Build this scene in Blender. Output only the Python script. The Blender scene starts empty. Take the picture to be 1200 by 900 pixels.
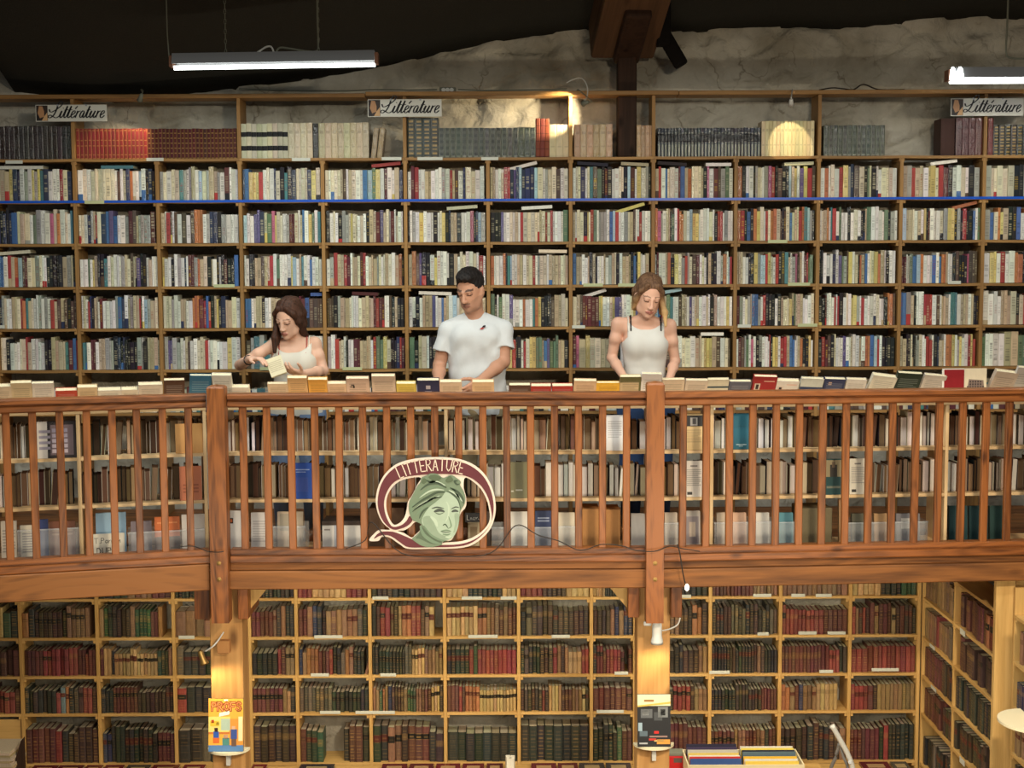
import bpy, bmesh, math, random
import numpy as np
from mathutils import Vector, Matrix, noise as mnoise

# ------------------------------------------------------------------ camera, world, lights, exposure
C = bpy.context.scene.collection
SC = bpy.context.scene
F_PX = 1700.0
CAM = Vector((0.0, 0.0, 1.78))
PITCH = math.radians(5.0)
ROLL = 0.0043
_F = Vector((0, math.cos(PITCH), -math.sin(PITCH)))
_R0 = Vector((1, 0, 0)); _U0 = Vector((0, math.sin(PITCH), math.cos(PITCH)))
_R = _R0*math.cos(ROLL) - _U0*math.sin(ROLL)
_U = _U0*math.cos(ROLL) + _R0*math.sin(ROLL)
cam_d = bpy.data.cameras.new('camera'); cam = bpy.data.objects.new('camera', cam_d); C.objects.link(cam)
cam_d.sensor_width = 36.0; cam_d.lens = F_PX/1200*36.0; cam_d.clip_end = 100
cam.matrix_world = Matrix(((_R.x, _U.x, -_F.x, CAM.x), (_R.y, _U.y, -_F.y, CAM.y), (_R.z, _U.z, -_F.z, CAM.z), (0, 0, 0, 1)))
SC.camera = cam
SC.view_settings.view_transform = 'Standard'; SC.view_settings.look = 'None'
SC.view_settings.gamma = 1.0; SC.view_settings.use_curve_mapping = False
SC.view_settings.exposure = 0.0
wd = bpy.data.worlds.new('world'); SC.world = wd; wd.use_nodes = True
wd.node_tree.nodes['Background'].inputs[0].default_value = (1.0, 0.97, 0.92, 1)
wd.node_tree.nodes['Background'].inputs[1].default_value = 0.055

def area(name, loc, target, sx, sy, power, col):
    l = bpy.data.lights.new(name, 'AREA'); l.shape = 'RECTANGLE'; l.size = sx; l.size_y = sy; l.energy = power; l.color = col
    o = bpy.data.objects.new(name, l); C.objects.link(o); o.location = loc
    o.rotation_euler = (Vector(target)-Vector(loc)).to_track_quat('-Z', 'Y').to_euler()
    return o
def spot(name, loc, target, power, col, deg, blend=0.25, radius=0.015):
    l = bpy.data.lights.new(name, 'SPOT'); l.energy = power; l.color = col; l.spot_size = math.radians(deg); l.spot_blend = blend; l.shadow_soft_size = radius
    o = bpy.data.objects.new(name, l); C.objects.link(o); o.location = loc
    o.rotation_euler = (Vector(target)-Vector(loc)).to_track_quat('-Z', 'Y').to_euler()
    return o
for _y, _e in ((7.4, 120), (5.2, 120)):      # unseen area lights added in place of hall fluorescent tubes, shining down
    area('hall_tube_fill', (-0.3, _y, 3.12), (-0.3, _y, 0), 6.6, 0.22, _e, (0.95, 1.0, 0.95))
area('lamp_glow_left', (-1.48, 9.0, 2.93), (-1.48, 9.0, 0), 1.25, 0.05, 11, (0.95, 1.0, 0.93))
area('lamp_glow_right', (3.45, 9.05, 2.86), (3.45, 9.05, 0), 1.3, 0.05, 14, (0.97, 1.0, 0.95))
area('hall_warm_lamp', (2.2, 2.0, 3.35), (2.2, 2.3, 0.0), 0.6, 0.5, 560, (1.0, 0.84, 0.62))
area('under_gallery_lights', (-0.1, 9.15, -0.33), (-0.1, 9.75, -2.0), 5.2, 0.2, 36, (1.0, 0.88, 0.64))
area('lower_hall_lamps', (0.3, 6.2, -0.1), (0.2, 10, -1.8), 5.0, 0.4, 62, (1.0, 0.90, 0.70))

# ------------------------------------------------------------------ helpers
def P(px, py, Y):
    d = _F + _R*((px-600)/F_PX) - _U*((py-450)/F_PX)
    return CAM + d*((Y-CAM.y)/d.y)
class Frame:
    """vertical plane: s along it (left to right as seen), v away from the viewer, z up"""
    def __init__(self, o, u):
        self.o = Vector((o[0], o[1], 0)); self.u = Vector((u[0], u[1], 0)).normalized(); self.v = Vector((-self.u.y, self.u.x, 0))
        self.ang = math.atan2(self.u.y, self.u.x)
    def hit(self, px, py, v=0.0):
        d = _F + _R*((px-600)/F_PX) - _U*((py-450)/F_PX)
        o = self.o + self.v*v
        p = CAM + d*((o-CAM).dot(self.v)/d.dot(self.v))
        return (p-o).dot(self.u), p.z
    def s(self, px, py=450, v=0.0): return self.hit(px, py, v)[0]
    def z(self, px, py, v=0.0): return self.hit(px, py, v)[1]
    def M(self, s, v, z): return self.o + self.u*s + self.v*v + Vector((0, 0, z))
def lin(c, g=1.0):
    out = []
    for x in c[:3]:
        x = x/255.0
        out.append((x/12.92 if x <= 0.04045 else ((x+0.055)/1.055)**2.4)*g)
    return tuple(out)
def mixc(a, b, t): return tuple(a[i]*(1-t)+b[i]*t for i in range(3))
def mulc(a, t): return tuple(x*t for x in a)

class Geo:
    def __init__(self): self.v = []; self.f = []; self.c = []; self.m = []; self.smooth = False
    def quad(self, pts, col=(1, 1, 1), m=0):
        i = len(self.v); self.v.extend([tuple(p) for p in pts]); self.f.append(tuple(range(i, i+len(pts)))); self.c.append(col); self.m.append(m)
    def box(self, x0, x1, y0, y1, z0, z1, col=(1, 1, 1), m=0):
        i = len(self.v)
        self.v.extend([(x0, y0, z0), (x1, y0, z0), (x1, y1, z0), (x0, y1, z0), (x0, y0, z1), (x1, y0, z1), (x1, y1, z1), (x0, y1, z1)])
        for q in ((0, 3, 2, 1), (4, 5, 6, 7), (0, 1, 5, 4), (1, 2, 6, 5), (2, 3, 7, 6), (3, 0, 4, 7)):
            self.f.append(tuple(i+k for k in q)); self.c.append(col); self.m.append(m)
    def tube(self, pts, r, n=6, col=(1, 1, 1), m=0, closed=False):
        pts = [Vector(p) for p in pts]; rs = r if isinstance(r, (list, tuple)) else [r]*len(pts)
        base = len(self.v); N = len(pts)
        up = Vector((0.01, 0.02, 1))
        for k, p in enumerate(pts):
            t = (pts[min(k+1, N-1)] - pts[max(k-1, 0)]).normalized()
            if abs(t.dot(up.normalized())) > 0.95: a = t.cross(Vector((1, 0, 0))).normalized()
            else: a = t.cross(up).normalized()
            b = t.cross(a).normalized()
            for q in range(n):
                an = 2*math.pi*q/n
                self.v.append(tuple(p + a*(rs[k]*math.cos(an)) + b*(rs[k]*math.sin(an))))
        for k in range(N-1):
            for q in range(n):
                self.f.append((base+k*n+q, base+k*n+(q+1) % n, base+(k+1)*n+(q+1) % n, base+(k+1)*n+q)); self.c.append(col); self.m.append(m)
        self.f.append(tuple(base+q for q in range(n))[::-1]); self.c.append(col); self.m.append(m)
        self.f.append(tuple(base+(N-1)*n+q for q in range(n))); self.c.append(col); self.m.append(m)
    def lathe(self, prof, n=20, col=(1, 1, 1), m=0, M=None):
        base = len(self.v); N = len(prof)
        for (r, z) in prof:
            for q in range(n):
                a = 2*math.pi*q/n; p = Vector((r*math.cos(a), r*math.sin(a), z))
                self.v.append(tuple(M @ p if M else p))
        for k in range(N-1):
            for q in range(n):
                self.f.append((base+k*n+q, base+k*n+(q+1) % n, base+(k+1)*n+(q+1) % n, base+(k+1)*n+q)); self.c.append(col); self.m.append(m)
        self.f.append(tuple(base+q for q in range(n))[::-1]); self.c.append(col); self.m.append(m)
        self.f.append(tuple(base+(N-1)*n+q for q in range(n))); self.c.append(col); self.m.append(m)
    def prism(self, poly, y0, y1, col=(1, 1, 1), m=0):
        """polygon in x,z extruded along y; counter-clockwise seen from -y"""
        n = len(poly); i = len(self.v)
        self.v.extend([(x, y0, z) for x, z in poly]); self.v.extend([(x, y1, z) for x, z in poly])
        self.f.append(tuple(i+k for k in range(n))); self.f.append(tuple(i+n+k for k in range(n))[::-1])
        self.c += [col]*2; self.m += [m]*2
        for k in range(n):
            self.f.append((i+(k+1) % n, i+k, i+n+k, i+n+(k+1) % n)); self.c.append(col); self.m.append(m)
    def add(self, g, M=None):
        i = len(self.v)
        self.v.extend([tuple(M @ Vector(p)) for p in g.v] if M else g.v)
        self.f.extend([tuple(i+k for k in f) for f in g.f]); self.c.extend(g.c); self.m.extend(g.m)
    def mesh(self, name, mats):
        me = bpy.data.meshes.new(name); me.from_pydata(self.v, [], self.f)
        for m in mats: me.materials.append(m)
        ca = me.color_attributes.new('Col', 'FLOAT_COLOR', 'CORNER')
        cnt = [len(f) for f in self.f]
        arr = np.repeat(np.array([(c[0], c[1], c[2], 1.0) for c in self.c], dtype=np.float32), cnt, axis=0)
        ca.data.foreach_set('color', arr.ravel())
        if len(mats) > 1: me.polygons.foreach_set('material_index', self.m)
        if self.smooth: me.polygons.foreach_set('use_smooth', [True]*len(self.f))
        me.update(); return me
def put(name, me, parent=None, loc=(0, 0, 0), rotz=0.0):
    o = bpy.data.objects.new(name, me); C.objects.link(o); o.location = loc; o.rotation_euler = (0, 0, rotz)
    if parent: o.parent = parent
    return o
def empty(name, loc=(0, 0, 0), rotz=0.0):
    o = put(name, None, None, loc, rotz); o.empty_display_size = 0.1; return o
def tag(o, label=None, cat=None, group=None, kind=None):
    if label: o['label'] = label
    if cat: o['category'] = cat
    if group: o['group'] = group
    if kind: o['kind'] = kind
    return o
def bevel_box_mesh(name, sx, sy, sz, mat, b=0.004, seg=1):
    bm = bmesh.new(); bmesh.ops.create_cube(bm, size=1.0)
    for v in bm.verts: v.co = Vector((v.co.x*sx, v.co.y*sy, v.co.z*sz))
    if b: bmesh.ops.bevel(bm, geom=list(bm.edges), offset=b, segments=seg, affect='EDGES', profile=0.5)
    me = bpy.data.meshes.new(name); bm.to_mesh(me); bm.free(); me.materials.append(mat); return me
def bbox(name, parent, mat, x0, x1, y0, y1, z0, z1, b=0.004):
    me = bevel_box_mesh(name, x1-x0, y1-y0, z1-z0, mat, b)
    return put(name, me, parent, ((x0+x1)/2, (y0+y1)/2, (z0+z1)/2))
def catmull(pts, n=6, closed=False):
    pts = [Vector(p) for p in pts]; N = len(pts); out = []
    rng = range(N) if closed else range(N-1)
    for i in rng:
        p0 = pts[(i-1) % N] if closed else pts[max(i-1, 0)]; p1 = pts[i]; p2 = pts[(i+1) % N]; p3 = pts[(i+2) % N] if closed else pts[min(i+2, N-1)]
        for k in range(n):
            t = k/n
            out.append(0.5*((2*p1) + (p2-p0)*t + (2*p0-5*p1+4*p2-p3)*t*t + (3*p1-p0-3*p2+p3)*t**3))
    if not closed: out.append(pts[-1])
    return out

# ------------------------------------------------------------------ materials
def mat_base(name, rough=0.6, spec=0.3):
    m = bpy.data.materials.new(name); m.use_nodes = True; nt = m.node_tree
    b = nt.nodes['Principled BSDF']; b.inputs['Roughness'].default_value = rough
    b.inputs['Specular IOR Level'].default_value = spec
    return m, nt, b
def plain(name, rgb, rough=0.6, spec=0.3, metal=0.0, bump=0.0, bscale=40.0, var=0.0):
    m, nt, b = mat_base(name, rough, spec); b.inputs['Metallic'].default_value = metal
    c = lin(rgb); b.inputs['Base Color'].default_value = (*c, 1)
    if bump or var:
        tc = nt.nodes.new('ShaderNodeTexCoord'); n = nt.nodes.new('ShaderNodeTexNoise'); n.inputs['Scale'].default_value = bscale; n.inputs['Detail'].default_value = 5
        nt.links.new(tc.outputs['Object'], n.inputs['Vector'])
        if bump:
            bp = nt.nodes.new('ShaderNodeBump'); bp.inputs['Strength'].default_value = bump; bp.inputs['Distance'].default_value = 0.01
            nt.links.new(n.outputs['Fac'], bp.inputs['Height']); nt.links.new(bp.outputs['Normal'], b.inputs['Normal'])
        if var:
            mx = nt.nodes.new('ShaderNodeMix'); mx.data_type = 'RGBA'
            mx.inputs[6].default_value = (*mulc(c, 1-var), 1); mx.inputs[7].default_value = (*mulc(c, 1+var), 1)
            nt.links.new(n.outputs['Fac'], mx.inputs[0]); nt.links.new(mx.outputs[2], b.inputs['Base Color'])
    return m
def wood(name, dark, light, axis=0, rough=0.5, spec=0.35, scale=1.0, knots=True, contrast=1.0, rings=0.0):
    m, nt, b = mat_base(name, rough, spec)
    tc = nt.nodes.new('ShaderNodeTexCoord'); mp = nt.nodes.new('ShaderNodeMapping'); oi = nt.nodes.new('ShaderNodeObjectInfo')
    sc = [14*scale]*3; sc[axis] = 0.9*scale; mp.inputs['Scale'].default_value = sc
    nt.links.new(tc.outputs['Object'], mp.inputs['Vector'])
    cm = nt.nodes.new('ShaderNodeCombineXYZ'); mu = nt.nodes.new('ShaderNodeMath'); mu.operation = 'MULTIPLY'; mu.inputs[1].default_value = 37.0
    nt.links.new(oi.outputs['Random'], mu.inputs[0])
    for k in range(3): nt.links.new(mu.outputs[0], cm.inputs[k])
    nt.links.new(cm.outputs[0], mp.inputs['Location'])
    n1 = nt.nodes.new('ShaderNodeTexNoise'); n1.inputs['Scale'].default_value = 1.6; n1.inputs['Detail'].default_value = 6; n1.inputs['Distortion'].default_value = 0.6
    nt.links.new(mp.outputs['Vector'], n1.inputs['Vector'])
    n2 = nt.nodes.new('ShaderNodeTexNoise'); n2.inputs['Scale'].default_value = 9; n2.inputs['Detail'].default_value = 3
    nt.links.new(mp.outputs['Vector'], n2.inputs['Vector'])
    ad = nt.nodes.new('ShaderNodeMath'); ad.operation = 'MULTIPLY_ADD'; ad.inputs[1].default_value = 0.35
    nt.links.new(n2.outputs['Fac'], ad.inputs[0]); nt.links.new(n1.outputs['Fac'], ad.inputs[2])
    if rings:      # cathedral growth rings: contour lines of the slow noise
        mp3 = nt.nodes.new('ShaderNodeMapping'); s3 = [5.0*scale]*3; s3[axis] = 0.8*scale; mp3.inputs['Scale'].default_value = s3
        nt.links.new(tc.outputs['Object'], mp3.inputs['Vector']); nt.links.new(cm.outputs[0], mp3.inputs['Location'])
        n3 = nt.nodes.new('ShaderNodeTexNoise'); n3.inputs['Scale'].default_value = 1.0; n3.inputs['Detail'].default_value = 1; nt.links.new(mp3.outputs['Vector'], n3.inputs['Vector'])
        m3 = nt.nodes.new('ShaderNodeMath'); m3.operation = 'MULTIPLY'; m3.inputs[1].default_value = 95.0; nt.links.new(n3.outputs['Fac'], m3.inputs[0])
        s_ = nt.nodes.new('ShaderNodeMath'); s_.operation = 'SINE'; nt.links.new(m3.outputs[0], s_.inputs[0])
        a3 = nt.nodes.new('ShaderNodeMath'); a3.operation = 'MULTIPLY_ADD'; a3.inputs[1].default_value = rings; nt.links.new(s_.outputs[0], a3.inputs[0]); nt.links.new(ad.outputs[0], a3.inputs[2]); ad = a3
    # tone per board
    ad2 = nt.nodes.new('ShaderNodeMath'); ad2.operation = 'MULTIPLY_ADD'; ad2.inputs[1].default_value = 0.25
    nt.links.new(oi.outputs['Random'], ad2.inputs[0]); nt.links.new(ad.outputs[0], ad2.inputs[2])
    r = nt.nodes.new('ShaderNodeValToRGB'); r.color_ramp.elements[0].position = 0.5 - 0.12/contrast + 0.05; r.color_ramp.elements[1].position = 0.85 + 0.1/contrast
    r.color_ramp.elements[0].color = (*lin(dark), 1); r.color_ramp.elements[1].color = (*lin(light), 1)
    nt.links.new(ad2.outputs[0], r.inputs[0]); src = r.outputs[0]
    if knots:
        mp2 = nt.nodes.new('ShaderNodeMapping'); s2 = [7*scale]*3; s2[axis] = 3.2*scale; mp2.inputs['Scale'].default_value = s2
        nt.links.new(tc.outputs['Object'], mp2.inputs['Vector']); nt.links.new(cm.outputs[0], mp2.inputs['Location'])
        vo = nt.nodes.new('ShaderNodeTexVoronoi'); vo.inputs['Scale'].default_value = 1.0; nt.links.new(mp2.outputs['Vector'], vo.inputs['Vector'])
        kr = nt.nodes.new('ShaderNodeValToRGB'); kr.color_ramp.elements[0].position = 0.06; kr.color_ramp.elements[1].position = 0.17
        kr.color_ramp.elements[0].color = (0.25, 0.2, 0.17, 1); kr.color_ramp.elements[1].color = (1, 1, 1, 1)
        nt.links.new(vo.outputs['Distance'], kr.inputs[0])
        mx = nt.nodes.new('ShaderNodeMix'); mx.data_type = 'RGBA'; mx.blend_type = 'MULTIPLY'; mx.inputs[0].default_value = 0.85
        nt.links.new(src, mx.inputs[6]); nt.links.new(kr.outputs[0], mx.inputs[7]); src = mx.outputs[2]
    nt.links.new(src, b.inputs['Base Color'])
    bp = nt.nodes.new('ShaderNodeBump'); bp.inputs['Strength'].default_value = 0.25; bp.inputs['Distance'].default_value = 0.004
    nt.links.new(ad.outputs[0], bp.inputs['Height']); nt.links.new(bp.outputs['Normal'], b.inputs['Normal'])
    return m
def attr_mat(name, rough=0.6, spec=0.3, grime=0.25, gscale=60.0, bump=0.15, crinkle=0.0, stretch=(1, 1, 0.25)):
    """colour comes from each thing's own Col attribute"""
    m, nt, b = mat_base(name, rough, spec)
    a = nt.nodes.new('ShaderNodeAttribute'); a.attribute_name = 'Col'
    ge = nt.nodes.new('ShaderNodeNewGeometry'); mp = nt.nodes.new('ShaderNodeMapping'); mp.inputs['Scale'].default_value = stretch
    nt.links.new(ge.outputs['Position'], mp.inputs['Vector'])
    n = nt.nodes.new('ShaderNodeTexNoise'); n.inputs['Scale'].default_value = gscale; n.inputs['Detail'].default_value = 4
    nt.links.new(mp.outputs['Vector'], n.inputs['Vector'])
    mr = nt.nodes.new('ShaderNodeMapRange'); mr.inputs['From Min'].default_value = 0.3; mr.inputs['From Max'].default_value = 0.75
    mr.inputs['To Min'].default_value = 1-grime; mr.inputs['To Max'].default_value = 1+grime*0.4
    nt.links.new(n.outputs['Fac'], mr.inputs['Value'])
    mx = nt.nodes.new('ShaderNodeMix'); mx.data_type = 'RGBA'; mx.blend_type = 'MULTIPLY'; mx.inputs[0].default_value = 1.0
    nt.links.new(a.outputs['Color'], mx.inputs[6]); nt.links.new(mr.outputs[0], mx.inputs[7]); nt.links.new(mx.outputs[2], b.inputs['Base Color'])
    if bump or crinkle:
        n2 = nt.nodes.new('ShaderNodeTexNoise'); n2.inputs['Scale'].default_value = 55 if crinkle else gscale*2; n2.inputs['Detail'].default_value = 3; n2.inputs['Distortion'].default_value = 1.2 if crinkle else 0
        nt.links.new(ge.outputs['Position'], n2.inputs['Vector'])
        bp = nt.nodes.new('ShaderNodeBump'); bp.inputs['Strength'].default_value = crinkle or bump; bp.inputs['Distance'].default_value = 0.012 if crinkle else 0.003
        nt.links.new(n2.outputs['Fac'], bp.inputs['Height']); nt.links.new(bp.outputs['Normal'], b.inputs['Normal'])
    return m
M = {}
M['paper'] = attr_mat('book_paper', 0.6, 0.25, 0.12)
M['plastic'] = attr_mat('book_in_plastic_wrap', 0.16, 0.7, 0.12, crinkle=0.5)
M['leather'] = attr_mat('book_leather', 0.42, 0.45, 0.28, gscale=90)
M['pages'] = attr_mat('book_fore_edge', 0.8, 0.1, 0.22, gscale=150, stretch=(6, 1, 0.15))
M['print'] = attr_mat('print', 0.45, 0.35, 0.06)
M['shelf_h'] = wood('shelf_wood_lengthwise', (116, 83, 45), (168, 127, 74), 0, 0.55, knots=False)
M['shelf_v'] = wood('shelf_wood_upright', (116, 83, 45), (168, 127, 74), 2, 0.55, knots=False)
M['pine_h'] = wood('lower_shelf_wood_lengthwise', (176, 134, 72), (212, 172, 106), 0, 0.55, knots=False)
M['pine_v'] = wood('lower_shelf_wood_upright', (176, 134, 72), (212, 172, 106), 2, 0.55, knots=False)
M['pale_h'] = wood('pale_pine_lengthwise', (196, 158, 108), (232, 200, 152), 0, 0.6, knots=False)
M['pale_v'] = wood('pale_pine_upright', (196, 158, 108), (232, 200, 152), 2, 0.6, knots=False)
M['rail_h'] = wood('railing_wood_lengthwise', (80, 43, 19), (148, 87, 41), 0, 0.42, 0.45, contrast=1.6, rings=0.07)
M['rail_v'] = wood('railing_wood_upright', (80, 43, 19), (148, 87, 41), 2, 0.42, 0.45, contrast=1.6, rings=0.07)
M['beam_h'] = wood('beam_wood_lengthwise', (86, 52, 27), (142, 90, 46), 0, 0.55, 0.3, scale=0.7, contrast=1.6, rings=0.10)
M['col_v'] = wood('column_wood', (158, 110, 60), (200, 152, 94), 2, 0.5, 0.3, scale=0.6, rings=0.06)
M['old_v'] = wood('old_oak_upright', (36, 25, 19), (66, 46, 35), 2, 0.7, 0.2)
M['old_y'] = wood('old_oak_beam', (58, 42, 30), (104, 76, 54), 1, 0.7, 0.2, scale=0.6)
M['dark_oak'] = plain('blackened_oak', (26, 23, 21), 0.8, 0.1, var=0.3)
M['blue'] = plain('blue_edge_strip', (16, 84, 196), 0.3, 0.5)
M['label'] = plain('paper_label', (205, 208, 196), 0.4, 0.4)
M['label_g'] = plain('pale_green_label', (190, 196, 150), 0.45, 0.4)
M['metal'] = plain('lamp_metal', (150, 152, 156), 0.4, 0.5, 0.6)
M['enamel'] = plain('white_enamel', (212, 212, 206), 0.4, 0.5)
M['cord'] = plain('grey_cord', (120, 122, 108), 0.6)
M['cord_d'] = plain('dark_cord', (46, 38, 32), 0.6)
M['brass'] = plain('bolt_metal', (150, 118, 66), 0.4, 0.5, 0.7)
M['rust'] = plain('rusty_end', (110, 72, 50), 0.6)
M['card'] = plain('cardboard', (176, 126, 78), 0.8, 0.1, var=0.12, bscale=20)
M['black'] = plain('black_paint', (24, 22, 22), 0.5)
M['cream'] = plain('cream_board', (226, 214, 178), 0.5)
def glass_mat():
    m, nt, b = mat_base('clear_plastic_bin', 0.25, 0.5)
    b.inputs['Base Color'].default_value = (0.8, 0.82, 0.82, 1); b.inputs['Alpha'].default_value = 0.17
    return m
M['bin'] = glass_mat()
def emis(name, col, st):
    m, nt, b = mat_base(name); b.inputs['Emission Color'].default_value = (*col, 1); b.inputs['Emission Strength'].default_value = st
    b.inputs['Base Color'].default_value = (0.9, 0.9, 0.9, 1); return m
M['tube'] = emis('lit_fluorescent_tube', (0.95, 1.0, 0.95), 5.0)
M['bulb'] = emis('lit_bulb', (1.0, 0.85, 0.6), 3.0)
def plaster():
    m, nt, b = mat_base('rough_plastered_stone', 0.9, 0.1)
    tc = nt.nodes.new('ShaderNodeTexCoord')
    n = nt.nodes.new('ShaderNodeTexNoise'); n.inputs['Scale'].default_value = 2.2; n.inputs['Detail'].default_value = 8
    nt.links.new(tc.outputs['Object'], n.inputs['Vector'])
    r = nt.nodes.new('ShaderNodeValToRGB'); r.color_ramp.elements[0].position = 0.32; r.color_ramp.elements[1].position = 0.62
    r.color_ramp.elements[0].color = (*lin((148, 140, 122)), 1); r.color_ramp.elements[1].color = (*lin((206, 201, 186)), 1)
    nt.links.new(n.outputs['Fac'], r.inputs[0])
    nv = nt.nodes.new('ShaderNodeTexNoise'); nv.inputs['Scale'].default_value = 5; nv.inputs['Detail'].default_value = 4
    nt.links.new(tc.outputs['Object'], nv.inputs['Vector'])
    vm = nt.nodes.new('ShaderNodeVectorMath'); vm.operation = 'MULTIPLY_ADD'; vm.inputs[1].default_value = (0.35, 0.35, 0.35)
    nt.links.new(nv.outputs['Color'], vm.inputs[0]); nt.links.new(tc.outputs['Object'], vm.inputs[2])
    vo = nt.nodes.new('ShaderNodeTexVoronoi'); vo.feature = 'DISTANCE_TO_EDGE'; vo.inputs['Scale'].default_value = 3.4
    nt.links.new(vm.outputs[0], vo.inputs['Vector'])
    cr = nt.nodes.new('ShaderNodeValToRGB'); cr.color_ramp.elements[0].position = 0.0; cr.color_ramp.elements[1].position = 0.035
    cr.color_ramp.elements[0].color = (0.55, 0.52, 0.48, 1); cr.color_ramp.elements[1].color = (1, 1, 1, 1)
    nt.links.new(vo.outputs['Distance'], cr.inputs[0])
    # cracks only in patches
    mk = nt.nodes.new('ShaderNodeTexNoise'); mk.inputs['Scale'].default_value = 3.1; nt.links.new(tc.outputs['Object'], mk.inputs['Vector'])
    mr = nt.nodes.new('ShaderNodeMapRange'); mr.inputs['From Min'].default_value = 0.5; mr.inputs['From Max'].default_value = 0.62; nt.links.new(mk.outputs['Fac'], mr.inputs['Value'])
    mx = nt.nodes.new('ShaderNodeMix'); mx.data_type = 'RGBA'; mx.blend_type = 'MULTIPLY'
    nt.links.new(mr.outputs[0], mx.inputs[0]); nt.links.new(r.outputs[0], mx.inputs[6]); nt.links.new(cr.outputs[0], mx.inputs[7])
    nt.links.new(mx.outputs[2], b.inputs['Base Color'])
    n2 = nt.nodes.new('ShaderNodeTexNoise'); n2.inputs['Scale'].default_value = 9; n2.inputs['Detail'].default_value = 9; n2.inputs['Distortion'].default_value = 0.5
    nt.links.new(tc.outputs['Object'], n2.inputs['Vector'])
    bp = nt.nodes.new('ShaderNodeBump'); bp.inputs['Strength'].default_value = 0.8; bp.inputs['Distance'].default_value = 0.05
    nt.links.new(n2.outputs['Fac'], bp.inputs['Height']); nt.links.new(bp.outputs['Normal'], b.inputs['Normal'])
    return m
M['plaster'] = plaster()
M['cloth_black'] = plain('black_roof_cloth', (58, 57, 52), 0.9, 0.1, bump=0.3, bscale=120, var=0.25)

# ------------------------------------------------------------------ structure
WALL_Y = 10.30
def edge_y(px):      # where the roof cloth meets the back wall, in the photograph
    pts = [(-300, 60), (0, 84), (16, 112), (120, 118), (260, 110), (400, 88), (500, 66), (600, 48), (690, 31), (770, 34), (800, 36), (900, 32), (1000, 29), (1080, 22), (1200, 24), (1500, 10)]
    for a, b in zip(pts, pts[1:]):
        if a[0] <= px <= b[0]: return a[1]+(b[1]-a[1])*(px-a[0])/(b[0]-a[0])
    return 30
def build_wall():
    xs = np.arange(-4.6, 4.61, 0.03); zs = list(np.arange(-2.7, 2.45, 0.13))+list(np.arange(2.45, 3.7, 0.022))+[3.9, 4.3]
    v = []; f = []
    for z in zs:
        for x in xs:
            q = Vector((x*1.1, 0, z*1.5))
            a = mnoise.fractal(q*1.6, 1.0, 2.0, 4); ridge = abs(mnoise.noise(Vector((x*2.2, 3.1, z*4.0)) + Vector((a, 0, a))*0.5))
            b = mnoise.noise(Vector((x*7, 5, z*9)))
            v.append((x, WALL_Y - 0.022*a + 0.045*max(0, 0.13-ridge)/0.13 - 0.010*b - 0.006*mnoise.noise(Vector((x*16, 2, z*20))), z))
    nx = len(xs)
    for j in range(len(zs)-1):
        for i in range(nx-1):
            k = j*nx+i; f.append((k, k+1, k+nx+1, k+nx))
    me = bpy.data.meshes.new('wall_back'); me.from_pydata(v, [], f); me.polygons.foreach_set('use_smooth', [True]*len(f)); me.materials.append(M['plaster'])
    return tag(put('wall_back', me), 'rough plastered stone wall behind the bookcases', None, None, 'structure')
build_wall()
def build_ceiling():
    v = []; f = []; n = 90; m = 34
    pxs = [-250 + 1700*i/(n-1) for i in range(n)]
    for j in range(m):
        t = j/(m-1); Y = WALL_Y + 0.02 - t*6.0
        for px in pxs:
            p = P(px, edge_y(px), WALL_Y)
            # sag between battens and loose creases
            z = p.z + 0.52*(WALL_Y-Y) + 0.018*math.sin(px*0.021+Y*2.0) + 0.035*mnoise.noise(Vector((px*0.006, Y*2.4, 1.0))) - 0.05*math.sin(t*math.pi*5)**2*min(1, t*8)
            v.append((p.x, Y, z))
    for j in range(m-1):
        for i in range(n-1):
            k = j*n+i; f.append((k, k+1, k+n+1, k+n))
    me = bpy.data.meshes.new('ceiling'); me.from_pydata(v, [], f); me.polygons.foreach_set('use_smooth', [True]*len(f)); me.materials.append(M['cloth_black'])
    o = put('ceiling', me); s = o.modifiers.new('thick', 'SOLIDIFY'); s.thickness = 0.01
    return tag(o, 'black cloth lining stretched under the sloping roof', None, None, 'structure')
build_ceiling()
g = Geo(); g.box(-5, 5, -2, 11, -2.75, -2.7); tag(put('floor', g.mesh('floor', [plain('lower_floor_tiles', (120, 96, 74), 0.6, var=0.2, bscale=3)])), 'lower shop floor', None, None, 'structure')

# railing plane: three sections
Y_MID = 8.25
pL1 = P(245, 560, Y_MID); pL0 = P(-60, 560, 7.90)
pR0 = P(778, 560, Y_MID); pR1 = P(1290, 560, 8.43)
FR_L = Frame(pL0, pL1-pL0); FR_M = Frame((0, Y_MID), (1, 0)); FR_R = Frame(pR0, pR1-pR0)
DECK_Z = FR_M.z(600, 664, 0.05)
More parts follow.
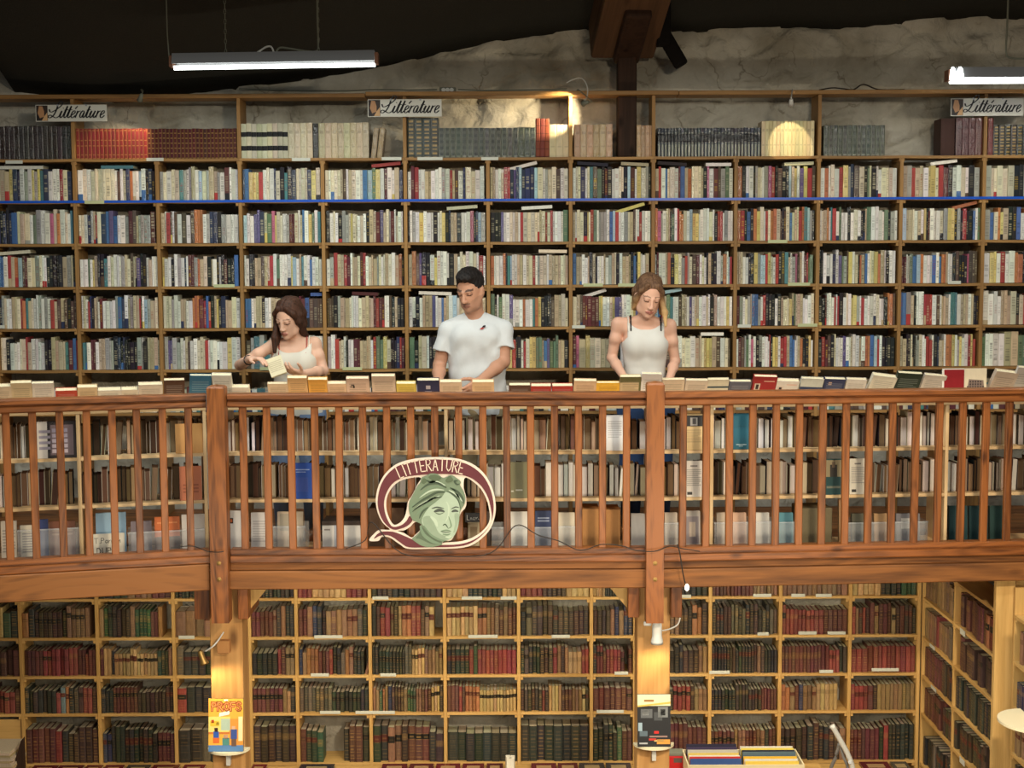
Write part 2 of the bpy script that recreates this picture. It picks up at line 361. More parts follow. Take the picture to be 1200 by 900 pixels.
# gallery deck: boards
deck = tag(empty('gallery_floor', (0, 0, 0)), 'wooden gallery deck carrying the railing', None, None, 'structure')
g = Geo(); g.box(-5.0, 5.0, 0, 0.14, -0.03, 0); dm = g.mesh('floor_plank', [M['beam_h']])
for i in range(13):
    put('floor_plank', dm, deck, (0, 8.42+i*0.144, DECK_Z))
def strip(name, parent, fr, s0, s1, v0, v1, z0, z1, mat, b=0.004):
    me = bevel_box_mesh(name, s1-s0, v1-v0, z1-z0, mat, b)
    return put(name, me, parent, fr.M((s0+s1)/2, (v0+v1)/2, (z0+z1)/2), fr.ang)
zb = lambda y: FR_M.z(600, y)
secs = [(FR_L, 0.0, (pL1-pL0).length-0.01), (FR_M, FR_M.s(258), FR_M.s(766)), (FR_R, FR_R.s(770), (pR1-pR0).length)]
for k, (fr, s0, s1) in enumerate(secs):
    if k == 0:   # left front: one wide fascia plank under the bottom rail
        b = strip('trim_%d' % (k+1), None, fr, s0, s1, -0.03, 0.12, zb(689), zb(658.5), M['beam_h'], 0.006)
        tag(b, 'broad edge beam of the gallery with oval wood grain, angled left stretch', None, None, 'structure')
    else:
        b = strip('trim_%d' % (k+1), None, fr, s0, s1, -0.02, 0.14, zb(689), zb(667.5), M['beam_h'], 0.006)
        tag(b, ('lower edge beam of the gallery under the painted sign', 'lower edge beam of the gallery past the second post')[k-1], None, None, 'structure')
        c = strip('trim_%d' % (k+3), None, fr, s0, s1, 0.012, 0.14, zb(667.4), zb(658.5), M['beam_h'], 0.003)
        tag(c, ('recessed plank between railing and edge beam under the painted sign', 'recessed plank between railing and edge beam past the second post')[k-1], None, None, 'structure')

# ------------------------------------------------------------------ railing
Z_T0, Z_T1 = zb(476), zb(460)
Z_B0, Z_B1 = zb(658), zb(642)
def profile_rail(fr, s0, s1, prof, mat, name, parent):
    g = Geo(); n = len(prof)
    for s in (s0, s1):
        for (v, z) in prof: g.v.append((s, v, z))
    for k in range(n): g.f.append((k, (k+1) % n, n+(k+1) % n, n+k))
    g.f.append(tuple(range(n))[::-1]); g.f.append(tuple(range(n, 2*n)))
    g.c = [(1, 1, 1)]*len(g.f); g.m = [0]*len(g.f)
    return put(name, g.mesh(name, [mat]), parent)
zt = lambda f: Z_T0+(Z_T1-Z_T0)*f
RAIL_PROF = [(0.06, zt(0)), (-0.012, zt(0)), (-0.02, zt(0.1)), (-0.022, zt(0.42)), (-0.008, zt(0.5)), (-0.008, zt(0.56)), (-0.028, zt(0.62)), (-0.03, zt(0.9)), (-0.02, zt(1.0)), (0.07, zt(1.0))]
zl = lambda f: Z_B0+(Z_B1-Z_B0)*f
LOW_PROF = [(0.06, zl(0)), (-0.02, zl(0)), (-0.024, zl(0.08)), (-0.024, zl(0.5)), (-0.004, zl(0.56)), (-0.004, zl(0.62)), (-0.014, zl(0.66)), (-0.014, zl(0.96)), (-0.008, zl(1)), (0.06, zl(1))]
SIDES = ['angled left stretch of the varnished balcony railing', 'middle stretch of the varnished balcony railing carrying the painted sign', 'right stretch of the varnished balcony railing beyond the second post']
bal_px = [[-22, 9, 40, 72, 103, 133, 162, 192, 222], [286+28*i for i in range(17)], [800+27.2*i for i in range(17)]]
bal_me = bevel_box_mesh('baluster', 0.041, 0.032, Z_T0-Z_B1+0.01, M['rail_v'], 0.004)
for k, (fr, s0, s1) in enumerate(secs):
    r = tag(empty('balcony_railing', fr.M(0, 0, 0), fr.ang), SIDES[k], 'railing', 'balcony railing stretches')
    if k == 1: s0, s1 = fr.s(266.6), fr.s(757.0)
    if k == 2: s0 = fr.s(778.6)
    profile_rail(fr, s0, s1, RAIL_PROF, M['rail_h'], 'handrail', r)
    profile_rail(fr, s0, s1, LOW_PROF, M['rail_h'], 'bottom_rail', r)
    for px in bal_px[k]:
        o = put('baluster', bal_me, r, (fr.s(px, 560, 0.016), 0.016, (Z_T0+Z_B1)/2))
        o.rotation_euler = (0, random.Random(px).uniform(-0.004, 0.004), 0)
# railing posts with chamfered heads and bolts
for k, (px, top) in enumerate(((256, 452), (767.5, 448))):
    x = P(px, 580, Y_MID-0.05).x; w = 0.050
    o = tag(empty('railing_post', (x, Y_MID-0.03, 0)), ('square railing post where the angled railing meets the middle stretch', 'square railing post to the right of the painted sign')[k], 'post', 'railing posts')
    z0, z1 = P(px, 729, Y_MID-0.05).z, P(px, top, Y_MID-0.05).z
    g = Geo(); wt = w-0.008
    for (ww, z) in ((w, z0), (w, z1-0.014), (wt, z1-0.002), (0.002, z1+0.006)):
        g.v += [(-ww, -ww, z), (ww, -ww, z), (ww, ww, z), (-ww, ww, z)]
    for j in range(3):
        for q in range(4): g.f.append((j*4+q, j*4+(q+1) % 4, j*4+4+(q+1) % 4, j*4+4+q))
    g.f += [(3, 2, 1, 0), (12, 13, 14, 15)]; g.c = [(1, 1, 1)]*len(g.f); g.m = [0]*len(g.f)
    ps_ = put('post_shaft', g.mesh('post_shaft', [M['rail_v']]), o)
    gb = Geo(); gb.lathe([(0.001, -0.012), (0.006, -0.011), (0.006, -0.004), (0.013, -0.003), (0.013, 0.004)], 10, M=Matrix.Rotation(math.radians(-90), 4, 'X'))
    bm_ = gb.mesh('bolt', [M['brass']])
    for y in (660, 679): put('bolt', bm_, ps_, (0.0, -w-0.001, P(px, y, Y_MID-0.08).z))
# columns under the gallery, with joist blocks and braces
COL_Y = 8.42
for k, (px0, px1) in enumerate(((247, 285), (746.5, 785))):
    x0, x1 = P(px0, 790, COL_Y).x, P(px1, 790, COL_Y).x
    c = tag(empty('timber_column', ((x0+x1)/2, COL_Y, -2.7)), ('square pine column under the gallery behind the yellow comic book', 'square pine column under the gallery behind the dark paperback')[k], 'column', 'columns under the gallery')
    hw = (x1-x0)/2
    bbox('column_shaft', c, M['col_v'], -hw, hw, 0, 0.19, 0.0, 2.7+zb(689)-0.002, 0.004)
    if k == 0: blocks = ((228, 246), (279, 291))
    else: blocks = ((736, 749), (786, 799))
    for (a, b) in blocks:
        xa, xb = P(a, 708, COL_Y-0.06).x-(x0+x1)/2, P(b, 708, COL_Y-0.06).x-(x0+x1)/2
        bbox('joist_end', c, M['rail_v'], xa, xb, -0.07, 0.3, 2.7+P(600, 724, COL_Y-0.06).z, 2.7+zb(689)-0.002, 0.003)
    # diagonal brace
    xa = P((291, 736)[k], 700, COL_Y).x-(x0+x1)/2; d = (0.14, -0.14)[k]; zt_ = 2.7+zb(689)-0.003; zb_ = zt_-0.17
    poly = [(xa, zb_), (xa+d, zt_), (xa, zt_)] if d > 0 else [(xa+d, zt_), (xa, zb_), (xa, zt_)]
    g = Geo(); g.prism(poly, 0.02, 0.10); put('brace', g.mesh('brace', [M['pine_v']]), c)

# ------------------------------------------------------------------ bookcases
def bookcase(name, label, fr, parts, boards, depth, z_bot, z_top, wh, wv, th=0.022, group=None, cleats=True, board_sag=0.003):
    """parts: [(s, z0, z1)] uprights; boards: [(s0, s1, z_top_face)]"""
    o = tag(empty(name, fr.M(0, 0, 0), fr.ang), label, 'bookcase', group)
    cache = {}
    for (s, a, b) in parts:
        key = (round(b-a, 3))
        if key not in cache: cache[key] = bevel_box_mesh('upright', th, depth, b-a, wv, 0.0015)
        put('upright', cache[key], o, (s, depth/2, (a+b)/2))
    rng = random.Random(hash(name) % 1000 if False else 5)
    for (a, b, z) in boards:
        g = Geo(); n = 6; t = 0.018; sag = board_sag
        for i in range(n+1):
            u = i/n; s = a+(b-a)*u; dz = -sag*4*u*(1-u)
            g.v += [(s, -0.002, z-t+dz), (s, depth, z-t+dz), (s, depth, z+dz), (s, -0.002, z+dz)]
        for i in range(n):
            k = i*4
            g.f += [(k, k+4, k+7, k+3), (k+3, k+7, k+6, k+2), (k+2, k+6, k+5, k+1), (k+1, k+5, k+4, k)]
        g.f += [(0, 3, 2, 1), (n*4, n*4+1, n*4+2, n*4+3)]
        g.c = [(1, 1, 1)]*len(g.f); g.m = [0]*len(g.f)
        put('shelf_board', g.mesh('shelf_board', [wh]), o)
    if cleats:
        cm = bevel_box_mesh('shelf_bracket', 0.018, depth*0.9, 0.022, wh, 0.001)
        for (a, b, z) in boards:
            for s in (a+0.009, b-0.009): put('shelf_bracket', cm, o, (s, depth*0.45+0.003, z-0.018-0.0112))
    return o
def shelf_label(parent, s, z, w=0.11, h=0.022, mat=None, v=-0.005):
    return bbox('shelf_label', parent, mat or M['label'], s-w/2, s+w/2, v-0.002, v, z-h, z+0.003, 0.0005)

FR_U = Frame((0, 10.0), (1, 0))
U_PX = [88+96.8*i for i in range(-1, 13)]           # uprights at y = 250
U_S = [FR_U.s(px, 250) for px in U_PX]
U_Y = [184, 233, 283.3, 334, 383, 431.5, 482]
U_Z = [FR_U.z(600, y) for y in U_Y]
U_TOP = FR_U.z(600, 109); DEP_U = 0.235
top_idx = (1, 3, 5, 7, 8, 10, 12)
TH = 0.024
parts = [(s, DECK_Z, U_Z[0]-0.019) for s in U_S] + [(U_S[i], U_Z[0]+0.0005, U_TOP-0.019) for i in top_idx]
boards = []
for k, z in enumerate(U_Z):
    for i in range(13):
        a, b = U_S[i]+TH/2+0.0005, U_S[i+1]-TH/2-0.0005
        if k == 0: a -= TH/2; b += TH/2
        boards.append((a, b, z))
UB = bookcase('gallery_bookcase_wall', 'tall brown bookcase of thirteen bays covering the gallery wall behind the three readers', FR_U, parts, boards, DEP_U, 0, 0, M['shelf_h'], M['shelf_v'], TH)
UB.name = 'wall_bookcase'
# top boards (three lengths) and blue strip
for (a, b, z) in ((-20, 428, 109.5), (428.5, 795, 107.8), (795.5, 1300, 108.0)):
    s0, s1 = FR_U.s(a, 109), FR_U.s(b, 109); z = FR_U.z(600, z)
    bbox('top_board', UB, M['shelf_h'], s0, s1, -0.02, 0.2, z-0.024, z+0.004, 0.003)
g = Geo(); g.box(U_S[0], U_S[-1], -0.006, -0.0025, U_Z[1]-0.016, U_Z[1]+0.001)
put('blue_edge_strip', g.mesh('blue_edge_strip', [M['blue']]), UB)
for (px, y, w, gmat) in ((17, 190, .13, 0), (182, 187, .13, 0), (353, 187, .14, 0), (459, 186, .15, 0), (504, 186, .19, 0), (574, 186, .13, 0), (111, 237, .15, 1), (263, 335, .16, 1), (320, 432, .2, 1), (413, 432, .15, 1), (695, 334, .15, 1), (735, 334, .14, 1), (911, 283, .15, 1), (936, 333, .17, 1), (946, 381, .15, 1), (872, 382, .1, 0), (1118, 331, .1, 0), (678, 383, .1, 0), (0, 383, .08, 0)):
    s, z = FR_U.hit(px, y); shelf_label(UB, s, z+0.008, w*0.9, 0.019, M['label_g'] if gmat else M['label'], -0.008)

FR_B = Frame((0, 10.03), (1, 0))
L_PX = [-66, 25, 115, 204.5, 293, 348, 434, 521.5, 608, 693, 744, 832, 914, 995.5, 1076]
L_S = [FR_B.s(px, 790) for px in L_PX]
L_Y = [700, 745.5, 790.5, 834.5, 893]
L_Z = [FR_B.z(600, y) for y in L_Y]
L_Z = [L_Z[0]+(L_Z[0]-L_Z[1])] + L_Z
parts = [(s, -2.7, zb(689)) for s in L_S]
boards = [(L_S[i]+0.0125, L_S[i+1]-0.0125, z) for z in L_Z for i in range(14)]
LB = bookcase('lower_bookcase', 'yellow pine bookcase of old leather books under the gallery, facing the hall', FR_B, parts, boards, 0.25, 0, 0, M['pine_h'], M['pine_v'], 0.024, board_sag=0.0)
for (px, y, w) in ((70, 742, .0), (219, 746, .14), (385, 745.5, .25), (375, 790, .16), (387, 834, .18), (430, 834, .2), (453, 834, .15), (446, 700, .14), (553, 700, .18), (596, 700, .14), (566, 745, .26), (657, 745, .16), (455, 790, .14), (728, 788, .12), (715, 833, .24), (894, 742, .1), (946, 741, .16), (980, 741, .16), (843, 787, .18), (968, 786, .12), (1037, 784, .24), (935, 697, .12), (965, 697, .14), (893, 697, .16), (803, 698, .1)):
    if w: s, z = FR_B.hit(px, y); shelf_label(LB, s, z+0.006, w*0.8, 0.02, M['label'], -0.008)

# side bookcase at the right end, facing left
X_SIDE = L_S[-1] + 0.0125
FR_S = Frame((X_SIDE, 10.02), (0, -1))
S_S = [0.02, FR_S.s(1116.5, 790), FR_S.s(1163, 790)]
parts = [(s, -2.7, zb(689)) for s in S_S]
boards = [(S_S[i]+0.0125, S_S[i+1]-0.0125, z) for z in L_Z for i in range(2)]
SB = bookcase('side_bookcase', 'pine bookcase of dark leather books turned towards the left at the right end', FR_S, parts, boards, 0.2, 0, 0, M['pine_h'], M['pine_v'], 0.024, board_sag=0.0)
bbox('end_panel', SB, M['pine_v'], S_S[2]+0.0125, S_S[2]+0.03, 0.0, 0.115, -2.7, zb(689), 0.002)
for (s, r, w) in ((0.95, 1, .1), (0.3, 2, .12), (1.0, 4, .1), (0.35, 3, .12)):
    shelf_label(SB, s, L_Z[r]+0.004, w, 0.035 if r in (1, 4) else 0.02, M['label'], -0.008)
FR_S2 = Frame((X_SIDE+0.10, FR_S.M(S_S[2], 0, 0).y-0.04), (0, -1))
S2_S = [0.0, 0.62]
SB2 = bookcase('far_side_bookcase', 'pine bookcase cut off by the right edge, beyond the end panel', FR_S2, [(s+0.02, -2.7, zb(700)) for s in S2_S], [(0.035, 0.60, z-0.02) for z in L_Z], 0.2, 0, 0, M['pine_h'], M['pine_v'], 0.024, board_sag=0.0)

# gallery bookcases standing with their open backs to the railing
GAP = 0.20
def sub_frame(fr, v): return Frame(fr.o + fr.v*v, fr.u)
FG = [sub_frame(f, GAP) for f in (FR_L, FR_M, FR_R)]
G_Y = [475.5, 529, 584, 645]
FGm = FG[1]
G_Z = [FGm.z(600, y) for y in G_Y]
G_Z[3] = max(G_Z[3], DECK_Z+0.03)
g_up = [[-40, 93, 241], [262, 523, 762], [774, 834, 1109, 1275]]
GBL = ['low pale pine bookcase backing onto the angled left railing', 'low pale pine bookcase backing onto the middle railing, behind the painted sign', 'low pale pine bookcase backing onto the right railing']
GB = []
for k in range(3):
    fr = FG[k]; ss = [fr.s(px, 560) for px in g_up[k]]
    pr = [(s, DECK_Z, G_Z[0]-0.019) for s in ss]
    bd = [(ss[i]+0.0105, ss[i+1]-0.0105, z) for z in G_Z[1:] for i in range(len(ss)-1)] + [(ss[0]-0.01, ss[-1]+0.01, G_Z[0])]
    GB.append(bookcase('low_gallery_bookcase', GBL[k], fr, pr, bd, 0.30, 0, 0, M['pale_h'], M['pale_v'], 0.02, 'low bookcases behind the railing', cleats=False, board_sag=0.0))
g_ss = [[fr.s(px, 560) for px in u] for fr, u in zip(FG, g_up)]

# ------------------------------------------------------------------ books
PAL = {'w': (226, 224, 212), 'c': (218, 208, 174), 'k': (40, 40, 44), 'g': (160, 160, 150), 't': (190, 170, 136), 'b': (70, 112, 168), 'n': (52, 60, 88), 'r': (178, 62, 60),
       'm': (100, 48, 50), 'o': (200, 118, 72), 'y': (214, 194, 112), 'e': (104, 128, 96), 'p': (188, 96, 124), 'v': (98, 86, 132), 'q': (80, 136, 142), 'l': (164, 192, 204), 'd': (94, 74, 62)}
LEA = {'D': (62, 50, 42), 'k': (46, 50, 44), 'm': (90, 50, 46), 'r': (126, 54, 50), 't': (124, 94, 66), 'y': (168, 136, 86), 'o': (150, 98, 58), 'g': (88, 80, 66), 'e': (56, 84, 58), 'n': (44, 50, 72), 'd': (78, 52, 44), 'q': (84, 106, 108), 'b': (52, 64, 80)}
CNAME = {'w': 'white', 'c': 'cream', 'k': 'black', 'g': 'grey', 't': 'tan', 'b': 'blue', 'n': 'navy', 'r': 'red', 'm': 'maroon', 'o': 'orange', 'y': 'yellow', 'e': 'green', 'p': 'pink', 'v': 'violet', 'q': 'teal', 'l': 'pale blue', 'd': 'brown',
         'D': 'dark brown'}
LNAME = dict(CNAME); LNAME.update({'y': 'ochre', 'o': 'orange-brown', 't': 'tan brown', 'g': 'grey-brown', 'n': 'blue-black', 'e': 'dark green', 'k': 'greenish black', 'q': 'slate'})
def jit(c, rng, a=0.10):
    k = 1+rng.uniform(-a, a); gm = sum(c)/3; c = tuple(gm+(x-gm)*0.84 for x in c); return tuple(max(0, min(255, x*k+rng.uniform(-6, 6))) for x in c)
def spine(w, h, d, rows, edge, round_=0.004, side=None, top=(0.6, 0.56, 0.45), topcut=0.004, m_top=0):
    """book, spine to the front (v=0). rows: [(z fraction, centre colour, edge colour)] from bottom; side: cover colour"""
    g = Geo(); xs = [0, w*0.2, w*0.8, w]; ys = [round_, 0, 0, round_]
    z = 0.0
    for (f1, cc, ce) in rows:
        z1 = f1*h
        for j in range(3):
            col = cc if j == 1 else ce
            g.quad([(xs[j], ys[j], z), (xs[j+1], ys[j+1], z), (xs[j+1], ys[j+1], z1), (xs[j], ys[j], z1)], col)
        z = z1
    side = side or edge
    g.quad([(0, d, 0), (0, round_, 0), (0, round_, h), (0, d, h)], side)
    g.quad([(w, round_, 0), (w, d, 0), (w, d, h), (w, round_, h)], side)
    g.quad([(w, d, 0), (0, d, 0), (0, d, h), (w, d, h)], mulc(top, 0.8))
    e = min(0.0025, w*0.15)
    g.quad([(xs[j], ys[j], h) for j in range(4)]+[(w, round_+0.003, h), (0, round_+0.003, h)], edge)
    g.quad([(0, round_+0.003, h), (e, round_+0.003, h), (e, d, h), (0, d, h)], side)
    g.quad([(w-e, round_+0.003, h), (w, round_+0.003, h), (w, d, h), (w-e, d, h)], side)
    g.quad([(e, round_+0.003, h-topcut), (w-e, round_+0.003, h-topcut), (w-e, d, h-topcut), (e, d, h-topcut)], top)
    g.quad([(0, round_, 0), (0, d, 0), (w, d, 0), (w, round_, 0)], edge)
    return g
def paper_book(w, h, d, code, rng):
    base = lin(jit(PAL[code], rng)); lum = sum(base)/3
    ink = lin((50, 44, 40)) if lum > 0.15 else lin((216, 206, 170))
    if rng.random() < 0.15: ink = lin((150, 40, 36)) if lum > 0.15 else lin((214, 180, 60))
    rows = []; e = base
    blk = None
    if rng.random() < 0.09: blk = lin(PAL[rng.choice('rnkbgtdry')])
    z = 0.03; t0 = rng.uniform(0.12, 0.35); t1 = rng.uniform(0.6, 0.92)
    b1 = rng.uniform(0.1, 0.34)
    rows.append((0.05, base, e))
    if blk: rows[-1] = (0.05, blk, blk); rows.append((b1, blk, blk)); t0 = max(t0, b1+0.06)
    rows.append((t0, base, e)); z = t0
    strength = rng.uniform(0.12, 0.6)
    while z < t1:
        st = rng.uniform(0.025, 0.07); z += st
        rows.append((min(z, 0.95), mixc(base, ink, strength*rng.uniform(0.5, 1)), e)); z += rng.uniform(0.012, 0.04)
        rows.append((min(z, 0.955), base, e))
        if rng.random() < 0.14: z += 0.1; rows.append((min(z, 0.96), base, e))
    rows.append((1.0, base, e))
    return spine(w, h, d, rows, e, 0.0015, None, lin(jit((210, 196, 160), rng)))
def leather_book(w, h, d, code, rng, seed=None, gold=0.5, label=True, top=None, bands=None):
    r2 = random.Random(seed) if seed is not None else rng
    base = mulc(lin(jit(LEA[code], rng, 0.12)), 1.35); gl = lin((176, 140, 82)); e = mulc(base, 0.85)
    nb = bands or r2.choice((4, 5, 5)); rows = []
    gs = gold*r2.uniform(0.15, 0.55)
    labc = r2.choice([lin((92, 44, 38)), lin((34, 33, 30)), mixc(base, gl, 0.25), base, base, mulc(base, 0.7)])
    tail = 0.1; span = (0.96-tail)/(nb+0)
    rows.append((0.02, mixc(base, gl, gs), e)); rows.append((tail, base, e))
    for k in range(nb):
        z0 = tail+span*k
        rows.append((z0+0.018, mixc(base, gl, gs*1.3), mixc(base, gl, gs*0.5)))
        panel = base
        if label and k == nb-2: panel = labc
        ornament = mixc(panel, gl, gs if (label and k == nb-2) else gs*r2.uniform(0, 0.9))
        mid = z0+span*0.5
        rows.append((mid-0.025, panel, panel if k == nb-2 else base)); rows.append((mid+0.02, ornament, panel if k == nb-2 else base)); rows.append((z0+span, panel, panel if k == nb-2 else base))
    rows.append((0.985, base, e)); rows.append((1.0, mixc(base, gl, gs*0.6), e))
    top = top or lin(jit((186, 176, 146), rng))
    return spine(w, h, d, rows, e, 0.006, mulc(base, 0.9), top)
ORD = ['first', 'second', 'third', 'fourth', 'fifth', 'sixth', 'seventh', 'eighth', 'ninth', 'tenth', 'eleventh', 'twelfth', 'thirteenth', 'fourteenth']
def nth(i):
    i += 1
    return '%d%s' % (i, 'th' if 10 <= i % 100 <= 20 else {1: 'st', 2: 'nd', 3: 'rd'}.get(i % 10, 'th'))
class Shelf:
    """collects books; the largest become objects, the rest one stuff object"""
    def __init__(self, name, cat, group, mats, limit, stuff_name, stuff_label):
        self.items = []; self.__dict__.update(name=name, cat=cat, group=group, mats=mats, limit=limit, sn=stuff_name, sl=stuff_label)
    def add(self, geo, fr, s, v, z, label, area, mat=0, lean=0.0, hidden=False):
        self.items.append((area if not hidden else 0, geo, fr, s, v, z, label, mat, lean))
    def build(self):
        self.items.sort(key=lambda t: -t[0])
        rest = Geo()
        for i, (a, g, fr, s, v, z, label, mat, lean) in enumerate(self.items):
            if lean:
                R = Matrix.Rotation(lean, 4, 'Y'); g2 = Geo(); g2.add(g, R); g = g2
            if i < self.limit and a > 0:
                o = put(self.name, g.mesh(self.name, [self.mats[mat]]), None, fr.M(s, v, z), fr.ang)
                tag(o, label, self.cat, self.group)
            else:
                T = Matrix.Translation(fr.M(s, v, z)) @ Matrix.Rotation(fr.ang, 4, 'Z')
                g.m = [mat]*len(g.f); rest.add(g, T)
        if rest.f:
            tag(put(self.sn, rest.mesh(self.sn, self.mats)), self.sl, 'books', None, 'stuff')
ROWS_U = {
 1: ["cttynnwgwygyqnwwwrcn", "wcwccccccwdwcnowwlwknk", "gcwccqgwgtwlcgttgwmwww", "nbyyyrwwcwnckqknccccnyc", "cwccctdwtcwwbleywmwwtn", "wmrwwttwwwgwrtdwnccww", "ttwwcrrnvnlnnnlcwgtcdww", "wccnwcqdekmkwwccklmwycgk", "trwbccwmbtoccctkpwmdgew", "okwwkgccwgprkdkkltywvyrd", "wowcwrygndtkeckwwcccw", "tgrttwyycrmkwwcwkg", "gccccckkwrcwkcww"],
 2: ["nknknbctcwegwwpcowcwq", "ccwngtrcnbvbwwgmdtggggm", "twrdwdwdwdooowgnnkgwww", "lwwvvncepyccwgmmcwtbwyewq", "kwcwkggcyccwcwkttmvtcgmwcww", "kwgwywwwkwcyknttkwwwpknlg", "kkkvwwcwtwrccccctcrcrwwwwe", "twcckycrewgggwwblrwwgctdwwrwww", "opgwttkewroocwlyywwwwcwkrrwgww", "orkbkoycwrcoocdkdcbctcroqlgk", "wctowqrwewwkwcwkkteewwwwekgw", "lttcwtwykmwwwcgyykgkrkkbwe", "gbcoytkkbwoctdwcyw"],
 3: ["bbwrtoldmccgcwwkkkkktgtk", "wwwewytkkqwcwwwgtcdttvkkwtww", "ywwkwgwnwmmgotcktwkgkmkkb", "wwkkttdttrwewwwwylwtqwwbwww", "wgrttrmwttcmrwcttgcwctcwtok", "todvkkwywwwwktwccwwcwrw", "owwwokqlwwttwccrwgccwttttcct", "bttwwtktkwwwtwgtckwtttkbkywwt", "gmwwtokycgrgcdmwcwktkkwgowlr", "tttwwkkygllrycwrkdqtwgpdtwmree", "kkwwwnwvegdywckotbwccyotwkww", "mmwgeblowwwbwbootwwkdkkkpddd", "wyywrwwookcgwmwwnc"],
 4: ["ngcwwttcroqtcwwgwgwrtdtdkdd", "wcwrnkttwmwwwwgbnwtgttrdwlgttc", "cccgwwttwwooomrboktyknttcw", "bbwcttkwwtttkkkwwwmmbdddd", "dddkgtttcwwwcttttmrmmwwdktkk", "wwkwtttvwwbttwlwttttttttt", "ekwewwvwwwowwqoykkkkdttcc", "ctdmmmmmyywwcyvvwwwcyvwwgm", "lbrteqwwdttwvwctwwwcwktwwwyw", "mgwcgtbbgwrkkkwktcccytetttwwwc", "kkmwwwrwrkwcwyygwrwwwwcwwkood", "bbgtkwwwrrrwdwtttwqqwtttwtkk", "wwwwtttckcrrwwwwcg"],
 5: ["cckwwwccrtwwwwkkttttqmbr", "qqwmmwttgggknknkkkkggktttt", "gvvggwwtdwwcccrwwwwwwyww", "dgqgqgwwwwwwwwwwww", "gwwrtcwkwwmmttttwreeyckkknrm", "ektcwkkkwwwwwwcccccc", "cccwwwtyrkkwrcyyeetbveeettk", "mptyccttkkwrcwwkk", "wwddyyywccwttcyyytdwcd", "wmdgewpwkgwwwrkyywrrtbbwwtokkyw", "krmdkcwwwvwwtwwtwooblrwkkkk", "ctkkckkggcwwrrwknttwooywgywwryr", "ewwwwtteetttwkcc"]}
ROW_SAY = {1: 'blue-edged shelf', 2: 'shelf just below the blue-edged one', 3: 'fourth shelf from the top', 4: 'fifth shelf from the top', 5: 'sixth shelf from the top', 6: 'lowest visible wall shelf'}
rng = random.Random(11)
up = Shelf('paperback_book', 'book', 'paperbacks on the gallery wall shelves', [M['paper'], M['plastic']], 300, 'shelved_paperbacks', 'rows of narrower paperbacks filling the gallery wall bookcase')
FLAT_BAYS = {(0, 1), (1, 1), (4, 1), (6, 1), (7, 1), (8, 1), (9, 1), (11, 1), (5, 2), (6, 2), (7, 2), (11, 2), (0, 3), (6, 3), (5, 4), (7, 4), (8, 4), (3, 4), (4, 4), (8, 5)}
for r in range(1, 7):
    zs = U_Z[r]; clear = U_Z[r-1]-0.018-zs
    for b in range(13):
        st = ROWS_U[r][b] if r < 6 else ''.join(rng.choice('wkgtdnwcqm') for _ in range(rng.randint(12, 18)))
        a, e = U_S[b]+0.016, U_S[b+1]-0.016
        slack = rng.choice((0.0, 0.002, 0.004, 0.01))
        ws = [rng.uniform(0.5, 1.35) for _ in st]
        wsum = sum(ws); full = (e-a-slack)/wsum
        hb = rng.uniform(0.198, 0.212) if r < 6 else 0.165
        s = a; run_h = None
        for i, ch in enumerate(st):
            w = ws[i]*full
            if i == 0 or st[i-1] != ch or rng.random() < 0.45: run_h = hb*rng.uniform(0.9, 1.12)
            h = min(run_h*rng.uniform(0.995, 1.005), clear-0.012)
            if (b, r) in FLAT_BAYS: h = min(max(h, 0.2), 0.216)
            glossy = rng.random() < (0.45 if b < 5 and r < 4 else 0.2)
            lean = 0.0
            g = paper_book(w-0.0008, h, rng.uniform(0.11, 0.15), ch, rng)
            px_hid = any(l <= U_PX[b]+96.8*((s-a)/(e-a)) <= rr and r >= r0 for (l, rr, r0) in ((325, 368, 4), (520, 590, 4), (722, 788, 4)))
            lab = '%s paperback, %s from left, %s bay, %s' % (CNAME[ch], nth(i), ORD[b], ROW_SAY[r])
            up.add(g, FR_U, s, rng.uniform(0.018, 0.034), zs+0.0004, lab, w*h, 1 if glossy else 0, lean, px_hid or r == 6)
            s += w
up.build()
# books lying flat on top of rows
FLATS = [(0, 1, 0.02, 0.62, 'w', 0, 'grey-white paperback'), (1, 1, 0.30, 0.72, 'q', 0, 'green-backed paperback'), (4, 1, 0.6, 0.98, 'r', -6, 'red paperback'), (6, 1, 0.12, 0.62, 'w', -14, 'white paperback'), (7, 1, 0.05, 0.45, 'k', 4, 'dark paperback'), (7, 1, 0.62, 0.98, 't', 3, 'tan paperback'), (8, 1, 0.02, 0.4, 'k', 4, 'black paperback'), (8, 1, 0.65, 0.98, 'w', 0, 'pale paperback'), (9, 1, 0.6, 0.98, 'c', -2, 'cream paperback'), (11, 1, 0.35, 0.7, 'w', -7, 'pale green paperback'),
         (5, 2, 0.5, 0.9, 'c', -4, 'cream paperback'), (6, 2, 0.4, 0.8, 'w', -3, 'white paperback'), (7, 2, 0.55, 0.95, 'y', -17, 'yellow paperback'), (11, 2, 0.65, 0.98, 'o', -14, 'orange paperback'), (0, 3, 0.0, 0.42, 'c', -4, 'cream paperback'), (6, 3, 0.62, 0.99, 'c', 1, 'cream paperback'), (5, 4, 0.12, 0.55, 'w', 2, 'white paperback'), (7, 4, 0.12, 0.45, 'w', -18, 'white paperback'), (8, 4, 0.0, 0.35, 'l', -10, 'pale blue paperback'), (3, 4, 0.85, 1.0, 'b', 0, 'blue paperback'), (4, 4, 0.32, 0.66, 'm', 2, 'maroon book'), (8, 5, 0.6, 0.9, 'w', 0, 'white paperback')]
